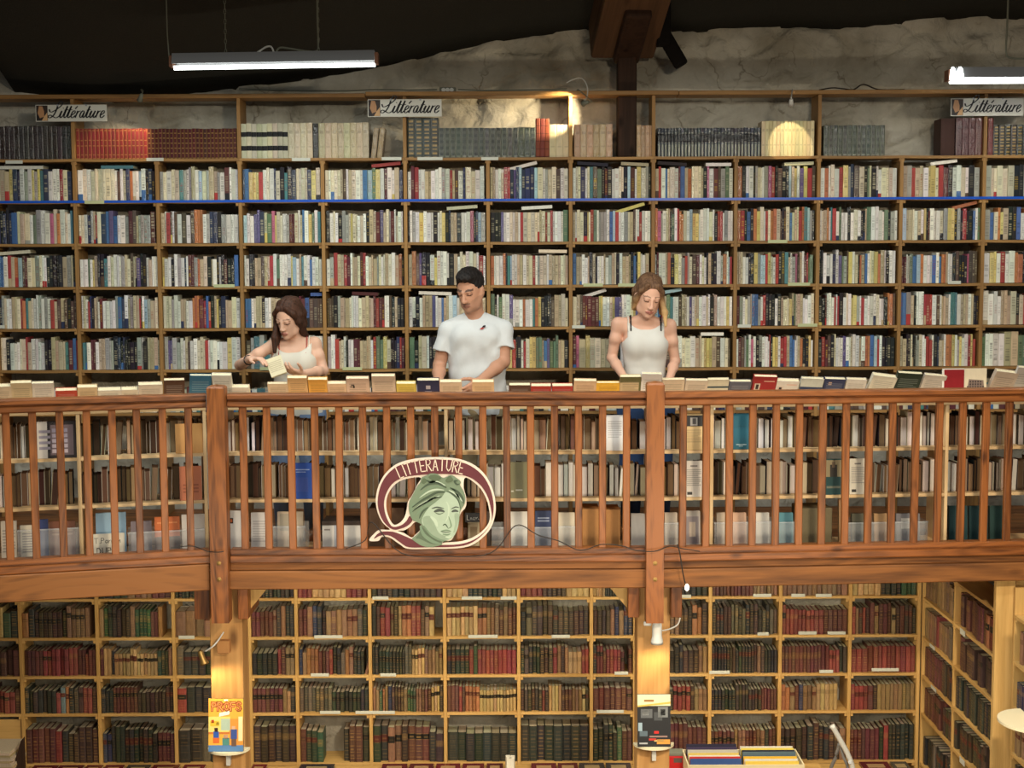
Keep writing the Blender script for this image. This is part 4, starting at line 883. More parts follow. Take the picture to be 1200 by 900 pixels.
shelf_box('white archive box with a grey stripe under a dark lid', 1, 377, 424, 616, M['box_white'], M['box_dark'], art=lambda g, w, h, y: (rect(g, w, h, y, .3, .5, 0, 1, (170, 172, 180)), rect(g, w, h, y, .05, .2, .8, .86, (150, 140, 134))))
shelf_box('brown storage box behind the left tail of the painted sign', 1, 432, 474, 596, M['box_brown'], None)
shelf_box('grey-brown storage box behind the painted head', 1, 478, 541, 600, M['box_brown'], M['box_dark'])
shelf_box('black storage box with white script behind the sign', 1, 563, 575, 600, M['box_dark'], None)
shelf_box('cardboard box left of the second post, left one', 1, 681, 703, 597, M['card'], None)
shelf_box('cardboard box left of the second post, right one', 1, 708, 727, 598, M['card'], None)
shelf_box('grey-green archive box on the right bottom shelf', 2, 938, 976, 596, plain('grey_green_box', (110, 98, 72), 0.7, var=0.15), None)
# white script reading Libert J on the book behind the sign
fr = FG[1]
o = cover_book('stored_book', 'black book with white handwriting lying over the cream book', 'books stored on the bottom shelf', fr.M((fr.s(545, 608)+fr.s(562, 608))/2, 0.0, fr.z(553, 612)+0.0), 0, 0.085, 0.055, 0.012, (30, 26, 26), 0.0, 0, lambda g, w, h, y: strokes_geo(g, 'LnarJ', -w*.36, h*.25, h*.5, y, lin((206, 200, 190)), 0.003))

# ------------------------------------------------------------------ display books leaning over the railing side of the low bookcases
TXT = (170, 150, 134)
DISP = [(0, -14, 13, 450, (206, 186, 160), 0, 'beige back cover'), (0, 12, 37, 446, (204, 182, 146), 0, 'tall tan back cover'), (0, 37, 63, 447, (214, 204, 192), 0, 'white back cover with small print'), (0, 64, 90, 455, (176, 66, 50), 0, 'red-orange cover'), (0, 90, 114, 451, (206, 178, 140), 0, 'tan cover'), (0, 114, 142, 456, (206, 196, 180), 0, 'low cream cover'), (0, 142, 162, 455, (208, 194, 172), 0, 'low beige cover'), (0, 162, 191, 448, (206, 190, 172), 0, 'beige cover with white top'), (0, 192, 217, 443, (86, 56, 42), 0, 'dark brown cover'), (0, 221, 247, 438, (60, 110, 138), 0.04, 'teal blue cover'), (1, 247, 270, 437, (220, 216, 206), 0.02, 'white cover behind the first post'),
        (1, 262, 290, 453, (212, 198, 184), 0, 'white cover with a red spine'), (1, 312, 336, 448, (206, 180, 152), 0, 'peach cover below the reading woman'), (1, 336, 359.5, 440, (210, 168, 118), 0, 'orange-tan cover'), (1, 360, 383, 442, (220, 160, 72), 0, 'bright orange cover'), (1, 382, 405, 447, (212, 178, 146), 0, 'peach cover right of the orange one'), (1, 405, 432, 441, (206, 176, 156), 0, 'pink-beige cover with a black mark'), (1, 435, 463, 438, (200, 176, 156), 0, 'taller grey-pink cover'), (1, 463.5, 487, 447, (206, 178, 84), 0, 'yellow cover'), (1, 488, 514.5, 443, (36, 36, 72), 0, 'navy cover with a crest'), (1, 515, 541, 445, (204, 176, 150), 0, 'beige lettered cover beside the hand'), (1, 553, 579, 445, (208, 172, 134), 0, 'peach cover right of the hand'),
        (1, 596, 622, 449, (82, 52, 40), 0, 'dark brown cover right of the man'), (1, 622, 646.5, 451, (156, 46, 40), 0, 'left red cover of the pair'), (1, 647, 672, 451, (160, 48, 42), 0, 'right red cover of the pair'), (1, 672, 699, 444, (200, 166, 134), 0.03, 'tan cover left of the yellow one'), (1, 699, 727, 447, (222, 170, 58), 0, 'bright yellow cover before the blonde reader'), (1, 727, 752, 439, (196, 172, 136), 0, 'green and tan patterned cover'), (1, 751, 775, 436, (222, 214, 208), 0.03, 'tall white cover behind the second post'), (2, 777, 804, 443, (208, 186, 160), 0, 'beige cover right of second post'), (2, 804, 831, 444, (204, 186, 166), 0.03, 'pale cover, second right of the post'), (2, 831, 856, 443, (206, 196, 172), 0, 'cream cover with a dark stripe'), (2, 856, 882, 445, (92, 92, 104), 0.02, 'grey-navy cover'), (2, 883, 911, 439, (154, 40, 42), 0.05, 'red cover with a small portrait'), (2, 911, 938, 444, (210, 200, 190), 0.05, 'white cover beside the red portrait one'), (2, 939, 966, 442, (196, 196, 186), 0.06, 'pale cover with navy foot'), (2, 967, 992, 442, (50, 56, 88), 0.05, 'navy cover with small figures'), (2, 993, 1017, 443, (210, 202, 192), 0.05, 'white cover right of the navy one'), (2, 1019, 1049, 438, (216, 208, 190), 0.16, 'thick white book slanting right'), (2, 1050, 1080, 435, (42, 54, 46), 0.08, 'dark green cover'), (2, 1081, 1108, 438, (206, 196, 184), 0.12, 'pale slanting back cover'), (2, 1162, 1190, 433, (196, 178, 160), 0.16, 'tan slanting back cover near the right edge'), (2, 1188, 1216, 429, (190, 184, 178), 0.1, 'grey cover at the right edge')]
def art_disp(i, col, lab):
    dark = sum(col) < 330
    ink = tuple(int(c*0.65+70) for c in col) if dark else tuple(int(c*0.87) for c in col)
    def f(g, w, h, y):
        if 'crest' in lab: rect(g, w, h, y, .4, .6, .62, .78, (170, 160, 170)); rect(g, w, h, y, .34, .66, .5, .54, (120, 116, 140)); return
        if 'portrait' in lab: rect(g, w, h, y, .08, .32, .45, .72, (206, 186, 170)); rect(g, w, h, y, .14, .26, .48, .68, (50, 36, 36), .0004); rect(g, w, h, y, .45, .9, .8, .84, (220, 170, 150)); return
        if 'stripe' in lab: rect(g, w, h, y, 0, 1, .62, .7, (60, 76, 84)); return
        if 'foot' in lab: rect(g, w, h, y, 0, 1, 0, .62, (48, 60, 92)); return
        if 'black mark' in lab: rect(g, w, h, y, .16, .26, .66, .7, (30, 26, 26)); rect(g, w, h, y, .2, .34, .72, .76, (30, 26, 26)); rect(g, w, h, y, .28, .36, .62, .72, (30, 26, 26), .0003)
        if 'patterned' in lab: rect(g, w, h, y, .0, 1, .78, 1, (104, 100, 64)); rect(g, w, h, y, .9, 1, 0, .78, (104, 100, 64))
        if 'figures' in lab: rect(g, w, h, y, .2, .36, .7, .86, (190, 160, 140))
        print_lines(g, w, h, y-0.0002, -w*.38, w*.38, h*.45, h*.82, 5, lin(ink), rg, 0.45)
    return f
LEAN = -0.55
for i, (k, p0, p1, yt, col, tilt, lab) in enumerate(DISP):
    fr = FG[k]; v0 = 0.17; t = rg.choice((0.022, 0.028, 0.032)) if yt < 450 else 0.034
    s0, s1 = fr.s(p0, 455, 0.06), fr.s(p1, 455, 0.06); zt_ = fr.z((p0+p1)/2, yt, 0.09)
    h = (zt_-G_Z[0]-t*math.sin(-LEAN))/math.cos(LEAN)
    cover_book('display_book', lab + ' propped on top of the low bookcase', 'books propped along the railing', fr.M((s0+s1)/2, v0, G_Z[0]+0.002), fr.ang, (s1-s0)*0.985, max(h, 0.12), t, col, LEAN, tilt, art_disp(i, col, lab), None, rg)
# opened red and white book standing at the right
fr = FG[2]
s0, s1, s2 = fr.s(1104, 450, .1), fr.s(1130, 450, .1), fr.s(1156, 450, .1); zz = fr.z(1130, 432, .1)
o = tag(empty('open_picture_book', fr.M(s1, 0.1, G_Z[0]+0.001), fr.ang), 'open dust jacket, red flap and engraved round building, on the low bookcase', 'book', 'books propped along the railing')
h = zz-G_Z[0]
g = Geo(); g.box(s0-s1, -0.0005, 0, 0.006, 0, h, lin((226, 218, 206))); g.box(s0-s1+0.012, -0.002, -0.001, 0, 0.004, h-0.006, lin((140, 28, 34))); put('red_cover', g.mesh('red_cover', [M['print']]), o)
g = Geo(); g.box(0.0005, s2-s1, 0, 0.006, 0, h, lin((222, 206, 176))); put('picture_cover', g.mesh('picture_cover', [M['print']]), o)
g = Geo(); W2 = s2-s1
for j in range(6):
    for q in range(7):
        x = W2*(0.12+q*0.115); z = h*(0.12+j*0.085); k2 = 1-0.12*j if q in (0, 6) else 1
        if j > 3 and q in (0, 6): continue
        g.quad([(x, -0.0006, z), (x+W2*0.075, -0.0006, z), (x+W2*0.075, -0.0006, z+h*0.06), (x, -0.0006, z+h*0.06)], lin((70, 58, 56)))
g.quad([(W2*.08, -0.0004, h*.08), (W2*.94, -0.0004, h*.08), (W2*.86, -0.0004, h*.62), (W2*.2, -0.0004, h*.66)], lin((140, 120, 108)))
put('engraving', g.mesh('engraving', [M['print']]), o)

# ------------------------------------------------------------------ people
class Field:
    def __init__(self, lo, hi, h):
        self.lo = np.array(lo, np.float32); self.h = h
        self.n = np.ceil((np.array(hi)-self.lo)/h).astype(int)+1
        self.f = np.full(self.n, 0.2, np.float32)
    def region(self, lo, hi):
        a = np.clip(np.floor((np.array(lo)-self.lo)/self.h).astype(int), 0, self.n); b = np.clip(np.ceil((np.array(hi)-self.lo)/self.h).astype(int)+1, 0, self.n)
        sl = tuple(slice(a[i], b[i]) for i in range(3))
        ax = [self.lo[i]+self.h*np.arange(a[i], b[i], dtype=np.float32) for i in range(3)]
        return sl, ax[0][:, None, None], ax[1][None, :, None], ax[2][None, None, :]
    def op(self, lo, hi, fn, k, mode='add', m=0.055):
        sl, x, y, z = self.region(np.array(lo)-m, np.array(hi)+m)
        if self.f[sl].size == 0: return
        d = fn(x, y, z).astype(np.float32); a = self.f[sl]
        if mode == 'add':
            if k <= 0: self.f[sl] = np.minimum(a, d); return
            hh = np.clip(0.5+0.5*(a-d)/k, 0, 1); self.f[sl] = a*(1-hh)+d*hh-k*hh*(1-hh)
        else:
            d = -d; hh = np.clip(0.5-0.5*(a-d)/max(k, 1e-4), 0, 1); self.f[sl] = a*(1-hh)+d*hh+k*hh*(1-hh)
    def cone(self, a, b, ra, rb, k=0.02, mode='add', cut=None):
        a = np.array(a, float); b = np.array(b, float); ab = b-a; L2 = max(1e-9, float(ab@ab))
        def fn(x, y, z):
            t = np.clip(((x-a[0])*ab[0]+(y-a[1])*ab[1]+(z-a[2])*ab[2])/L2, 0, 1)
            d = np.sqrt((x-a[0]-t*ab[0])**2+(y-a[1]-t*ab[1])**2+(z-a[2]-t*ab[2])**2)-(ra+(rb-ra)*t)
            if cut is not None:
                L = math.sqrt(L2); d = np.maximum(d, ((x-a[0])*ab[0]+(y-a[1])*ab[1]+(z-a[2])*ab[2])/L-cut*L)
            return d
        r = max(ra, rb); self.op(np.minimum(a, b)-r, np.maximum(a, b)+r, fn, k, mode)
    def ell(self, c, r, k=0.02, mode='add', R=None):
        c = np.array(c, float); r = np.array(r, float); Ri = np.array(R.transposed()) if R is not None else np.eye(3)
        def fn(x, y, z):
            X, Y, Z = x-c[0], y-c[1], z-c[2]
            u = Ri[0][0]*X+Ri[0][1]*Y+Ri[0][2]*Z; v = Ri[1][0]*X+Ri[1][1]*Y+Ri[1][2]*Z; w = Ri[2][0]*X+Ri[2][1]*Y+Ri[2][2]*Z
            k0 = np.sqrt((u/r[0])**2+(v/r[1])**2+(w/r[2])**2); k1 = np.sqrt((u/r[0]**2)**2+(v/r[1]**2)**2+(w/r[2]**2)**2)+1e-6
            return k0*(k0-1)/k1
        m = max(r); self.op(c-m, c+m, fn, k, mode)
    def clip(self, fn):
        x = self.lo[0]+self.h*np.arange(self.n[0], dtype=np.float32)[:, None, None]; y = self.lo[1]+self.h*np.arange(self.n[1], dtype=np.float32)[None, :, None]; z = self.lo[2]+self.h*np.arange(self.n[2], dtype=np.float32)[None, None, :]
        self.f = np.maximum(self.f, fn(x, y, z).astype(np.float32))
    def mesh(self):
        f = self.f; s = f < 0; n = f.shape
        cnt = np.zeros((n[0]-1, n[1]-1, n[2]-1), np.int8)
        for dx in (0, 1):
            for dy in (0, 1):
                for dz in (0, 1): cnt += s[dx:n[0]-1+dx, dy:n[1]-1+dy, dz:n[2]-1+dz]
        ci = np.argwhere((cnt > 0) & (cnt < 8)); idx = np.full(cnt.shape, -1, np.int64); idx[ci[:, 0], ci[:, 1], ci[:, 2]] = np.arange(len(ci))
        acc = np.zeros((len(ci), 3)); num = np.zeros(len(ci))
        cor = [(a, b, c) for a in (0, 1) for b in (0, 1) for c in (0, 1)]
        for i in range(8):
            for j in range(i+1, 8):
                d = np.abs(np.array(cor[i])-np.array(cor[j]))
                if d.sum() != 1: continue
                fa = f[ci[:, 0]+cor[i][0], ci[:, 1]+cor[i][1], ci[:, 2]+cor[i][2]]; fb = f[ci[:, 0]+cor[j][0], ci[:, 1]+cor[j][1], ci[:, 2]+cor[j][2]]
                x = (fa < 0) != (fb < 0); t = np.where(x, fa/(fa-fb+1e-12), 0)
                p = np.array(cor[i])[None, :]*(1-t[:, None])+np.array(cor[j])[None, :]*t[:, None]
                acc += p*x[:, None]; num += x
        v = (ci+acc/num[:, None])*self.h+self.lo
        faces = []
        for ax in range(3):
            o1, o2 = (ax+1) % 3, (ax+2) % 3
            sa = [slice(None)]*3; sb = [slice(None)]*3; sa[ax] = slice(0, -1); sb[ax] = slice(1, None)
            A, B = s[tuple(sa)], s[tuple(sb)]
            e = np.argwhere(A != B)
            e = e[(e[:, o1] > 0) & (e[:, o2] > 0) & (e[:, o1] < n[o1]-1) & (e[:, o2] < n[o2]-1)]
            sg = A[e[:, 0], e[:, 1], e[:, 2]]
            q = []
            for (d1, d2) in ((-1, -1), (0, -1), (0, 0), (-1, 0)):
                c = e.copy(); c[:, o1] += d1; c[:, o2] += d2; q.append(idx[c[:, 0], c[:, 1], c[:, 2]])
            q = np.stack(q, 1); q[~sg] = q[~sg][:, ::-1]; faces.append(q)
        return v, np.concatenate(faces)
def np_mesh(name, v, f, mats, cols=None):
    me = bpy.data.meshes.new(name); me.vertices.add(len(v)); me.vertices.foreach_set('co', v.astype(np.float32).ravel())
    me.loops.add(len(f)*4); me.loops.foreach_set('vertex_index', f.astype(np.int32).ravel())
    me.polygons.add(len(f)); me.polygons.foreach_set('loop_start', np.arange(0, len(f)*4, 4, dtype=np.int32)); me.polygons.foreach_set('loop_total', np.full(len(f), 4, np.int32))
    me.polygons.foreach_set('use_smooth', np.ones(len(f), bool))
    for m in mats: me.materials.append(m)
    if cols is not None:
        ca = me.color_attributes.new('Col', 'FLOAT_COLOR', 'POINT'); ca.data.foreach_set('color', np.concatenate([cols, np.ones((len(v), 1))], 1).astype(np.float32).ravel())
    me.update(calc_edges=True); me.validate(); return me
def skin_mat():
    m, nt, b = mat_base('skin', 0.5, 0.3); a = nt.nodes.new('ShaderNodeAttribute'); a.attribute_name = 'Col'; nt.links.new(a.outputs['Color'], b.inputs['Base Color'])
    b.inputs['Subsurface Weight'].default_value = 0.08; b.inputs['Subsurface Radius'].default_value = (0.012, 0.005, 0.003); return m
M['skin'] = skin_mat()
def hair_mat(name, c0, c1, tip=None, z0=0, z1=1):
    m, nt, b = mat_base(name, 0.6, 0.22); tc = nt.nodes.new('ShaderNodeTexCoord'); mp = nt.nodes.new('ShaderNodeMapping'); mp.inputs['Scale'].default_value = (95, 95, 5)
    nt.links.new(tc.outputs['Object'], mp.inputs['Vector']); n = nt.nodes.new('ShaderNodeTexNoise'); n.inputs['Scale'].default_value = 1.5; n.inputs['Detail'].default_value = 3; nt.links.new(mp.outputs['Vector'], n.inputs['Vector'])
    r = nt.nodes.new('ShaderNodeValToRGB'); r.color_ramp.elements[0].position = 0.3; r.color_ramp.elements[1].position = 0.7; r.color_ramp.elements[0].color = (*lin(c0), 1); r.color_ramp.elements[1].color = (*lin(c1), 1); nt.links.new(n.outputs['Fac'], r.inputs[0]); src = r.outputs[0]
    if tip:      # dyed lengths: blonde below dark roots
        sx = nt.nodes.new('ShaderNodeSeparateXYZ'); nt.links.new(tc.outputs['Object'], sx.inputs[0]); mr = nt.nodes.new('ShaderNodeMapRange'); mr.inputs['From Min'].default_value = z1; mr.inputs['From Max'].default_value = z0; nt.links.new(sx.outputs['Z'], mr.inputs['Value'])
        mx = nt.nodes.new('ShaderNodeMix'); mx.data_type = 'RGBA'; mx.inputs[7].default_value = (*lin(tip), 1); nt.links.new(mr.outputs[0], mx.inputs[0]); nt.links.new(src, mx.inputs[6]); src = mx.outputs[2]
    nt.links.new(src, b.inputs['Base Color']); bp = nt.nodes.new('ShaderNodeBump'); bp.inputs['Strength'].default_value = 0.6; bp.inputs['Distance'].default_value = 0.006; nt.links.new(n.outputs['Fac'], bp.inputs['Height']); nt.links.new(bp.outputs['Normal'], b.inputs['Normal']); return m
def cloth_mat(name, rgb, bump=0.25, sc=9.0):
    m, nt, b = mat_base(name, 0.85, 0.1); b.inputs['Base Color'].default_value = (*lin(rgb), 1); tc = nt.nodes.new('ShaderNodeTexCoord'); n = nt.nodes.new('ShaderNodeTexNoise'); n.inputs['Scale'].default_value = sc; n.inputs['Detail'].default_value = 3; n.inputs['Distortion'].default_value = 1.0
    mp = nt.nodes.new('ShaderNodeMapping'); mp.inputs['Scale'].default_value = (1.6, 1, 0.8); mp.inputs['Rotation'].default_value = (0, 0.5, 0); nt.links.new(tc.outputs['Object'], mp.inputs['Vector'])
    nt.links.new(mp.outputs['Vector'], n.inputs['Vector']); bp = nt.nodes.new('ShaderNodeBump'); bp.inputs['Strength'].default_value = bump; bp.inputs['Distance'].default_value = 0.04; nt.links.new(n.outputs['Fac'], bp.inputs['Height']); nt.links.new(bp.outputs['Normal'], b.inputs['Normal']); return m
V3 = lambda *a: np.array(a, float)
def hand(F, w, fdir, n, t, curl=(0.25, 0.4, 0.4), sc=1.0, spread=0.06):
    """palm and five fingers; fdir along the fingers, n out of the palm, t towards the thumb"""
    fdir = fdir/np.linalg.norm(fdir); t = t-fdir*(t@fdir); t /= np.linalg.norm(t); n = n-fdir*(n@fdir)-t*(n@t); n /= np.linalg.norm(n)
    for off, L, kz in ((0.029, 0.068, 0.088), (0.0095, 0.078, 0.092), (-0.0095, 0.072, 0.088), (-0.028, 0.056, 0.08)):
        k = w+(fdir*kz+t*off)*sc
        F.cone(w+t*off*0.55*sc+fdir*0.008, k, 0.0165*sc, 0.0115*sc, 0.012)
        d = fdir+t*spread*off/0.029; d /= np.linalg.norm(d); p = k
        for seg, c, r0, r1 in ((0.45, curl[0], 0.0098, 0.009), (0.31, curl[1], 0.009, 0.0082), (0.26, curl[2], 0.0082, 0.0072)):
            d = d*math.cos(c)+n*math.sin(c)*1.0; d /= np.linalg.norm(d); nn = n-d*(n@d); n2 = nn/np.linalg.norm(nn)
            q = p+d*L*seg*sc; F.cone(p, q, r0*sc, r1*sc, 0.004); p = q
    p = w+(fdir*0.022+t*0.024)*sc; d = fdir*0.62+t*0.66+n*0.34; d /= np.linalg.norm(d)
    for L, r0, r1, bend in ((0.042, 0.0135, 0.011, 0.35), (0.032, 0.011, 0.0098, 0.3), (0.026, 0.0098, 0.008, 0)):
        q = p+d*L*sc; F.cone(p, q, r0*sc, r1*sc, 0.006); p = q; d = d*math.cos(bend)+(fdir*0.8-t*0.3)*math.sin(bend); d /= np.linalg.norm(d)
def person(label, Yp, px_base, J, head_px, yaw, pitch, roll, hs, sex, skin, hairm, top_rgb, legs_rgb, hair_fn, extra=None, vec=None):
    base = P(px_base, 500, Yp); bx = base.x; O = Vector((bx, Yp, DECK_Z))
    o = tag(empty('person', O), label, 'person')
    def L(px, py, dy=0.0):
        p = P(px, py, Yp+dy)-O; return V3(p.x, p.y, p.z)
    J = {k: L(*v) for k, v in J.items()}; J.update(vec or {})
    Rh = (Matrix.Rotation(yaw, 3, 'Z') @ Matrix.Rotation(pitch, 3, 'X') @ Matrix.Rotation(roll, 3, 'Y')); Rn = np.array(Rh)
    hc = L(*head_px); H = lambda x, y, z: hc+Rn@(V3(x, y, z)*hs)
    man = sex == 'm'
    lo = (-0.46, -0.46, 0.0); hi = (0.42, 0.24, hc[2]+0.19)
    h = 0.0048
    B = Field(lo, hi, h)
    def torso(F, g, arms=True, waist_x=0.0, low=True):
        c, w, p, nb = J['chest'], J['waist'], J['pelvis'], J['neck']
        cw, cr = (0.072, 0.098) if man else (0.058, 0.082); ww, wr = (0.058, 0.098+waist_x) if man else (0.045, 0.076+waist_x); pw, pr = (0.068, 0.105) if man else (0.075, 0.098)
        X = V3(1, 0, 0)
        for s in (-1, 1):
            F.cone(c+X*s*cw, w+X*s*ww, cr+g, wr+g, 0.015); F.cone(w+X*s*ww, p+X*s*pw, wr+g, pr+g, 0.015)
        F.cone(c-X*cw, c+X*cw, cr+g, cr+g, 0.02)
        F.cone(w-X*ww, w+X*ww, wr+g, wr+g, 0.02); F.cone(p-X*pw, p+X*pw, pr+g, pr+g, 0.02)
        F.cone(c, w, cr+g, wr+g, 0.01); F.cone(w, p, wr+g, pr+g, 0.01)
        if not man:
            for s in (-1, 1): F.ell(c+V3(s*0.058, -0.052, -0.026), V3(0.050, 0.042, 0.052)+g, 0.045)
        else:
            for s in (-1, 1): F.ell(c+V3(s*0.065, -0.045, 0.02), V3(0.07, 0.056, 0.06)+g, 0.03)
        return cw
    def shoulders(F, g):
        nb = J['neck']; c = J['chest']
        for sd in ('l', 'r'):
            sh = J['sh_'+sd]; F.cone(nb+V3(0, 0.02, -0.012), sh, (0.045 if man else 0.034)+g, (0.046 if man else 0.034)+g, 0.025)
            F.cone(c+V3(0, 0, 0.05), sh+V3(0, 0, -0.02), 0.07+g if man else 0.055+g, 0.042+g if man else 0.030+g, 0.025)
    torso(B, 0); shoulders(B, 0)
    ar = ((0.050, 0.040), (0.041, 0.028)) if man else ((0.038, 0.031), (0.032, 0.022))
    for sd in ('l', 'r'):
        B.cone(J['sh_'+sd], J['el_'+sd], *ar[0], 0.02); B.cone(J['el_'+sd], J['wr_'+sd], *ar[1], 0.012)
        m = J['sh_'+sd]*0.55+J['el_'+sd]*0.45; B.ell(m+V3(0, -0.012, 0), V3(1, 1, 1)*(0.046 if man else 0.0345), 0.02)
        m = J['el_'+sd]*0.7+J['wr_'+sd]*0.3; B.ell(m, V3(1, 1, 1)*(0.041 if man else 0.031), 0.02)
        hd = J['hand_'+sd]; hand(B, J['wr_'+sd], hd-J['wr_'+sd], J.get('hn_'+sd, V3(0, 0, -1)), J.get('ht_'+sd, V3(1 if sd == 'l' else -1, 0, 0.2)), sc=1.0 if man else 0.88, curl=CURL.get((label, sd), (0.25, 0.4, 0.4)))
    # legs
    hip = J['pelvis']
    for s in (-1, 1):
        a = hip+V3(s*0.085, 0, -0.04); k = V3(a[0]+s*0.01, a[1]-0.02, 0.48*hip[2]/0.92); f = V3(k[0], a[1]+0.02, 0.08)
        B.cone(a, k, 0.085, 0.056, 0.05); B.cone(k, f, 0.056, 0.038, 0.03); B.cone(f+V3(0, 0.02, -0.035), f+V3(0, -0.16, -0.045), 0.036, 0.03, 0.03)
    # neck and head
    B.cone(J['neck']+V3(0, 0.01, -0.02), H(0, 0.028, -0.06), 0.056 if man else 0.045, 0.054 if man else 0.044, 0.03)
    hd = lambda c, r, k=0.02, mode='add': B.ell(H(*c), V3(*r)*hs, k*hs, mode, Rh)
    hd((0, 0.018, 0.035), (0.076, 0.096, 0.088), 0.02)
    hd((0, -0.028, -0.03), (0.060, 0.066, 0.088) if man else (0.057, 0.064, 0.086), 0.03)
    hd((0, -0.052, -0.088), (0.042, 0.036, 0.030) if man else (0.033, 0.034, 0.030), 0.03)
    hd((0, -0.078, -0.104), (0.019, 0.015, 0.014), 0.018)
    for s in (-1, 1):
        B.cone(H(s*0.045, -0.03, -0.085), H(s*0.062, 0.0, -0.04), 0.016*hs, 0.016*hs, 0.03)      # jaw line
        hd((s*0.031, -0.104, 0.002), (0.018, 0.018, 0.012), 0.014, 'sub')                       # eye socket
        hd((s*0.031, -0.0775, 0.0), (0.0135, 0.0125, 0.0115), 0.004)                             # lidded eyeball
        B.cone(H(s*0.012, -0.093 if man else -0.086, 0.016), H(s*0.047, -0.079 if man else -0.070, 0.018), (0.006 if man else 0.004)*hs, 0.005*hs, 0.014)  # brow ridge
        hd((s*0.075, 0.012, -0.012), (0.010, 0.020, 0.031), 0.008)                               # ear
        hd((s*0.011, -0.104 if man else -0.1, -0.042), (0.008, 0.010, 0.007), 0.006)                              # nostril wing
        B.cone(H(0, -0.096, -0.0665), H(s*0.021, -0.0885, -0.0690), 0.0058*hs, 0.004*hs, 0.005)  # upper lip
        B.cone(H(0, -0.095, -0.0775), H(s*0.017, -0.0885, -0.0755), 0.0064*hs, 0.0045*hs, 0.005)
    B.cone(H(0, -0.090, 0.006), H(0, -0.113 if man else -0.107, -0.036), (0.0085 if man else 0.007)*hs, (0.0125 if man else 0.010)*hs, 0.012)               # nose
    v, f = B.mesh()
    # own colours of the skin
    q = ((v-hc)@Rn)/hs
    col = np.tile(np.array(lin(skin)), (len(v), 1))
    face = (q[:, 1] < -0.05)
    def paint(mask, rgb, a=1.0): col[mask] = col[mask]*(1-a)+np.array(lin(rgb))*a
    ax = np.abs(q[:, 0])
    paint(face & (((ax-0.0)/0.026)**2+((q[:, 2]+0.072)/0.0115)**2 < 1) & (q[:, 1] < -0.082), (168, 92, 86) if not man else (150, 92, 80), 0.7)
    paint(face & (ax < 0.022) & (np.abs(q[:, 2]+0.072) < 0.0022), (92, 46, 44), 0.7)
    br = 0.0205+0.003*np.sin(np.clip((ax-0.012)/0.04, 0, 1)*math.pi)-0.06*np.clip(ax-0.034, 0, 1)
    paint(face & (ax > 0.012) & (ax < 0.051) & (np.abs(q[:, 2]-br-0.002) < (0.005 if man else 0.0028)) , (36, 26, 22) if man else (110, 80, 62), 0.85)
    paint(face & (((ax-0.031)/0.0165)**2+((q[:, 2]+0.0055)/0.0045)**2 < 1), (52, 36, 30), 0.9)
    paint(face & (((ax-0.031)/0.02)**2+((q[:, 2]-0.004)/0.009)**2 < 1) & (q[:, 2] > -0.003), (150, 108, 92), 0.4)
    if man:
        beard = (q[:, 2] < -0.03) & (q[:, 2] > -0.125) & (q[:, 1] < 0.02) & ~((ax < 0.03) & (q[:, 2] > -0.056)) & (q[:, 2] < -0.03-0.5*(0.062-np.minimum(ax, 0.062)))
        paint(beard, (104, 80, 66), 0.3); paint((q[:, 1] < -0.07) & (ax < 0.026) & (q[:, 2] < -0.052) & (q[:, 2] > -0.064), (70, 52, 44), 0.6)
    put('body', np_mesh('body', v, f, [M['skin']], col), o)
    # trousers
    T = Field(lo, (hi[0], hi[1], hip[2]+0.16), h*1.6)
    T.cone(hip-V3(0.07, 0, 0), hip+V3(0.07, 0, 0), 0.112 if man else 0.104, 0.112 if man else 0.104, 0.04)
    for s in (-1, 1):
        a = hip+V3(s*0.085, 0, -0.04); k = V3(a[0]+s*0.01, a[1]-0.02, 0.48*hip[2]/0.92); f_ = V3(k[0], a[1]+0.02, 0.08)
        T.cone(a, k, 0.098, 0.072, 0.04); T.cone(k, f_, 0.072, 0.058, 0.03)
    T.clip(lambda x, y, z: np.maximum(z-(hip[2]+0.05), 0.05-z)+0*x+0*y)
    v, f = T.mesh(); put('trousers', np_mesh('trousers', v, f, [cloth_mat('trousers_cloth', legs_rgb, 0.3)]), o)
    # top
    zmin = hip[2]-0.06
    S_ = Field((lo[0], lo[1], zmin-0.05), (hi[0], hi[1], J['neck'][2]+0.12), 0.0045)
    nb = J['neck']; c = J['chest']
    if man:
        torso(S_, 0.013, waist_x=0.006); shoulders(S_, 0.009)
        for sd in ('l', 'r'):
            S_.cone(J['sh_'+sd]+V3(0, 0, -0.012), J['el_'+sd], 0.058, 0.070, 0.02, cut=0.56)
        S_.ell(nb+V3(-0.004, -0.045, 0.058), (0.072, 0.085, 0.062), 0.006, 'sub')
        sl = lambda x, y, z: 0.0065*np.sin(26*x+30*z+3*np.sin(9*z+6*x))*np.clip((c[2]+0.02-z)*6, 0, 1)+0.0025*np.sin(40*z-46*x+2*np.sin(20*x))*np.clip((c[2]+0.05-z)*12, 0, 1)
        x = S_.lo[0]+S_.h*np.arange(S_.n[0], dtype=np.float32)[:, None, None]; z = S_.lo[2]+S_.h*np.arange(S_.n[2], dtype=np.float32)[None, None, :]
        S_.f += sl(x, 0, z)
        S_.clip(lambda x, y, z: zmin-z+0*x+0*y)
    else:
        torso(S_, 0.0065); shoulders(S_, 0.0065)
        ztop = extra['ztop']; slope = extra.get('slope', 0.0); cx = c[0]
        ys = lambda x: (ztop+DZ0-O.z)+slope*(x-cx)+np.clip(np.abs(x-cx)-0.02, 0, 1)**2*6.0
        S_.clip(lambda x, y, z: np.maximum(z-ys(x)+np.where(y > c[1], 0.0, 0.0), np.maximum(np.abs(x-cx)-(0.115+np.clip((c[2]+0.035-z)*0.9, 0, 0.06)), zmin-z))+0*y)
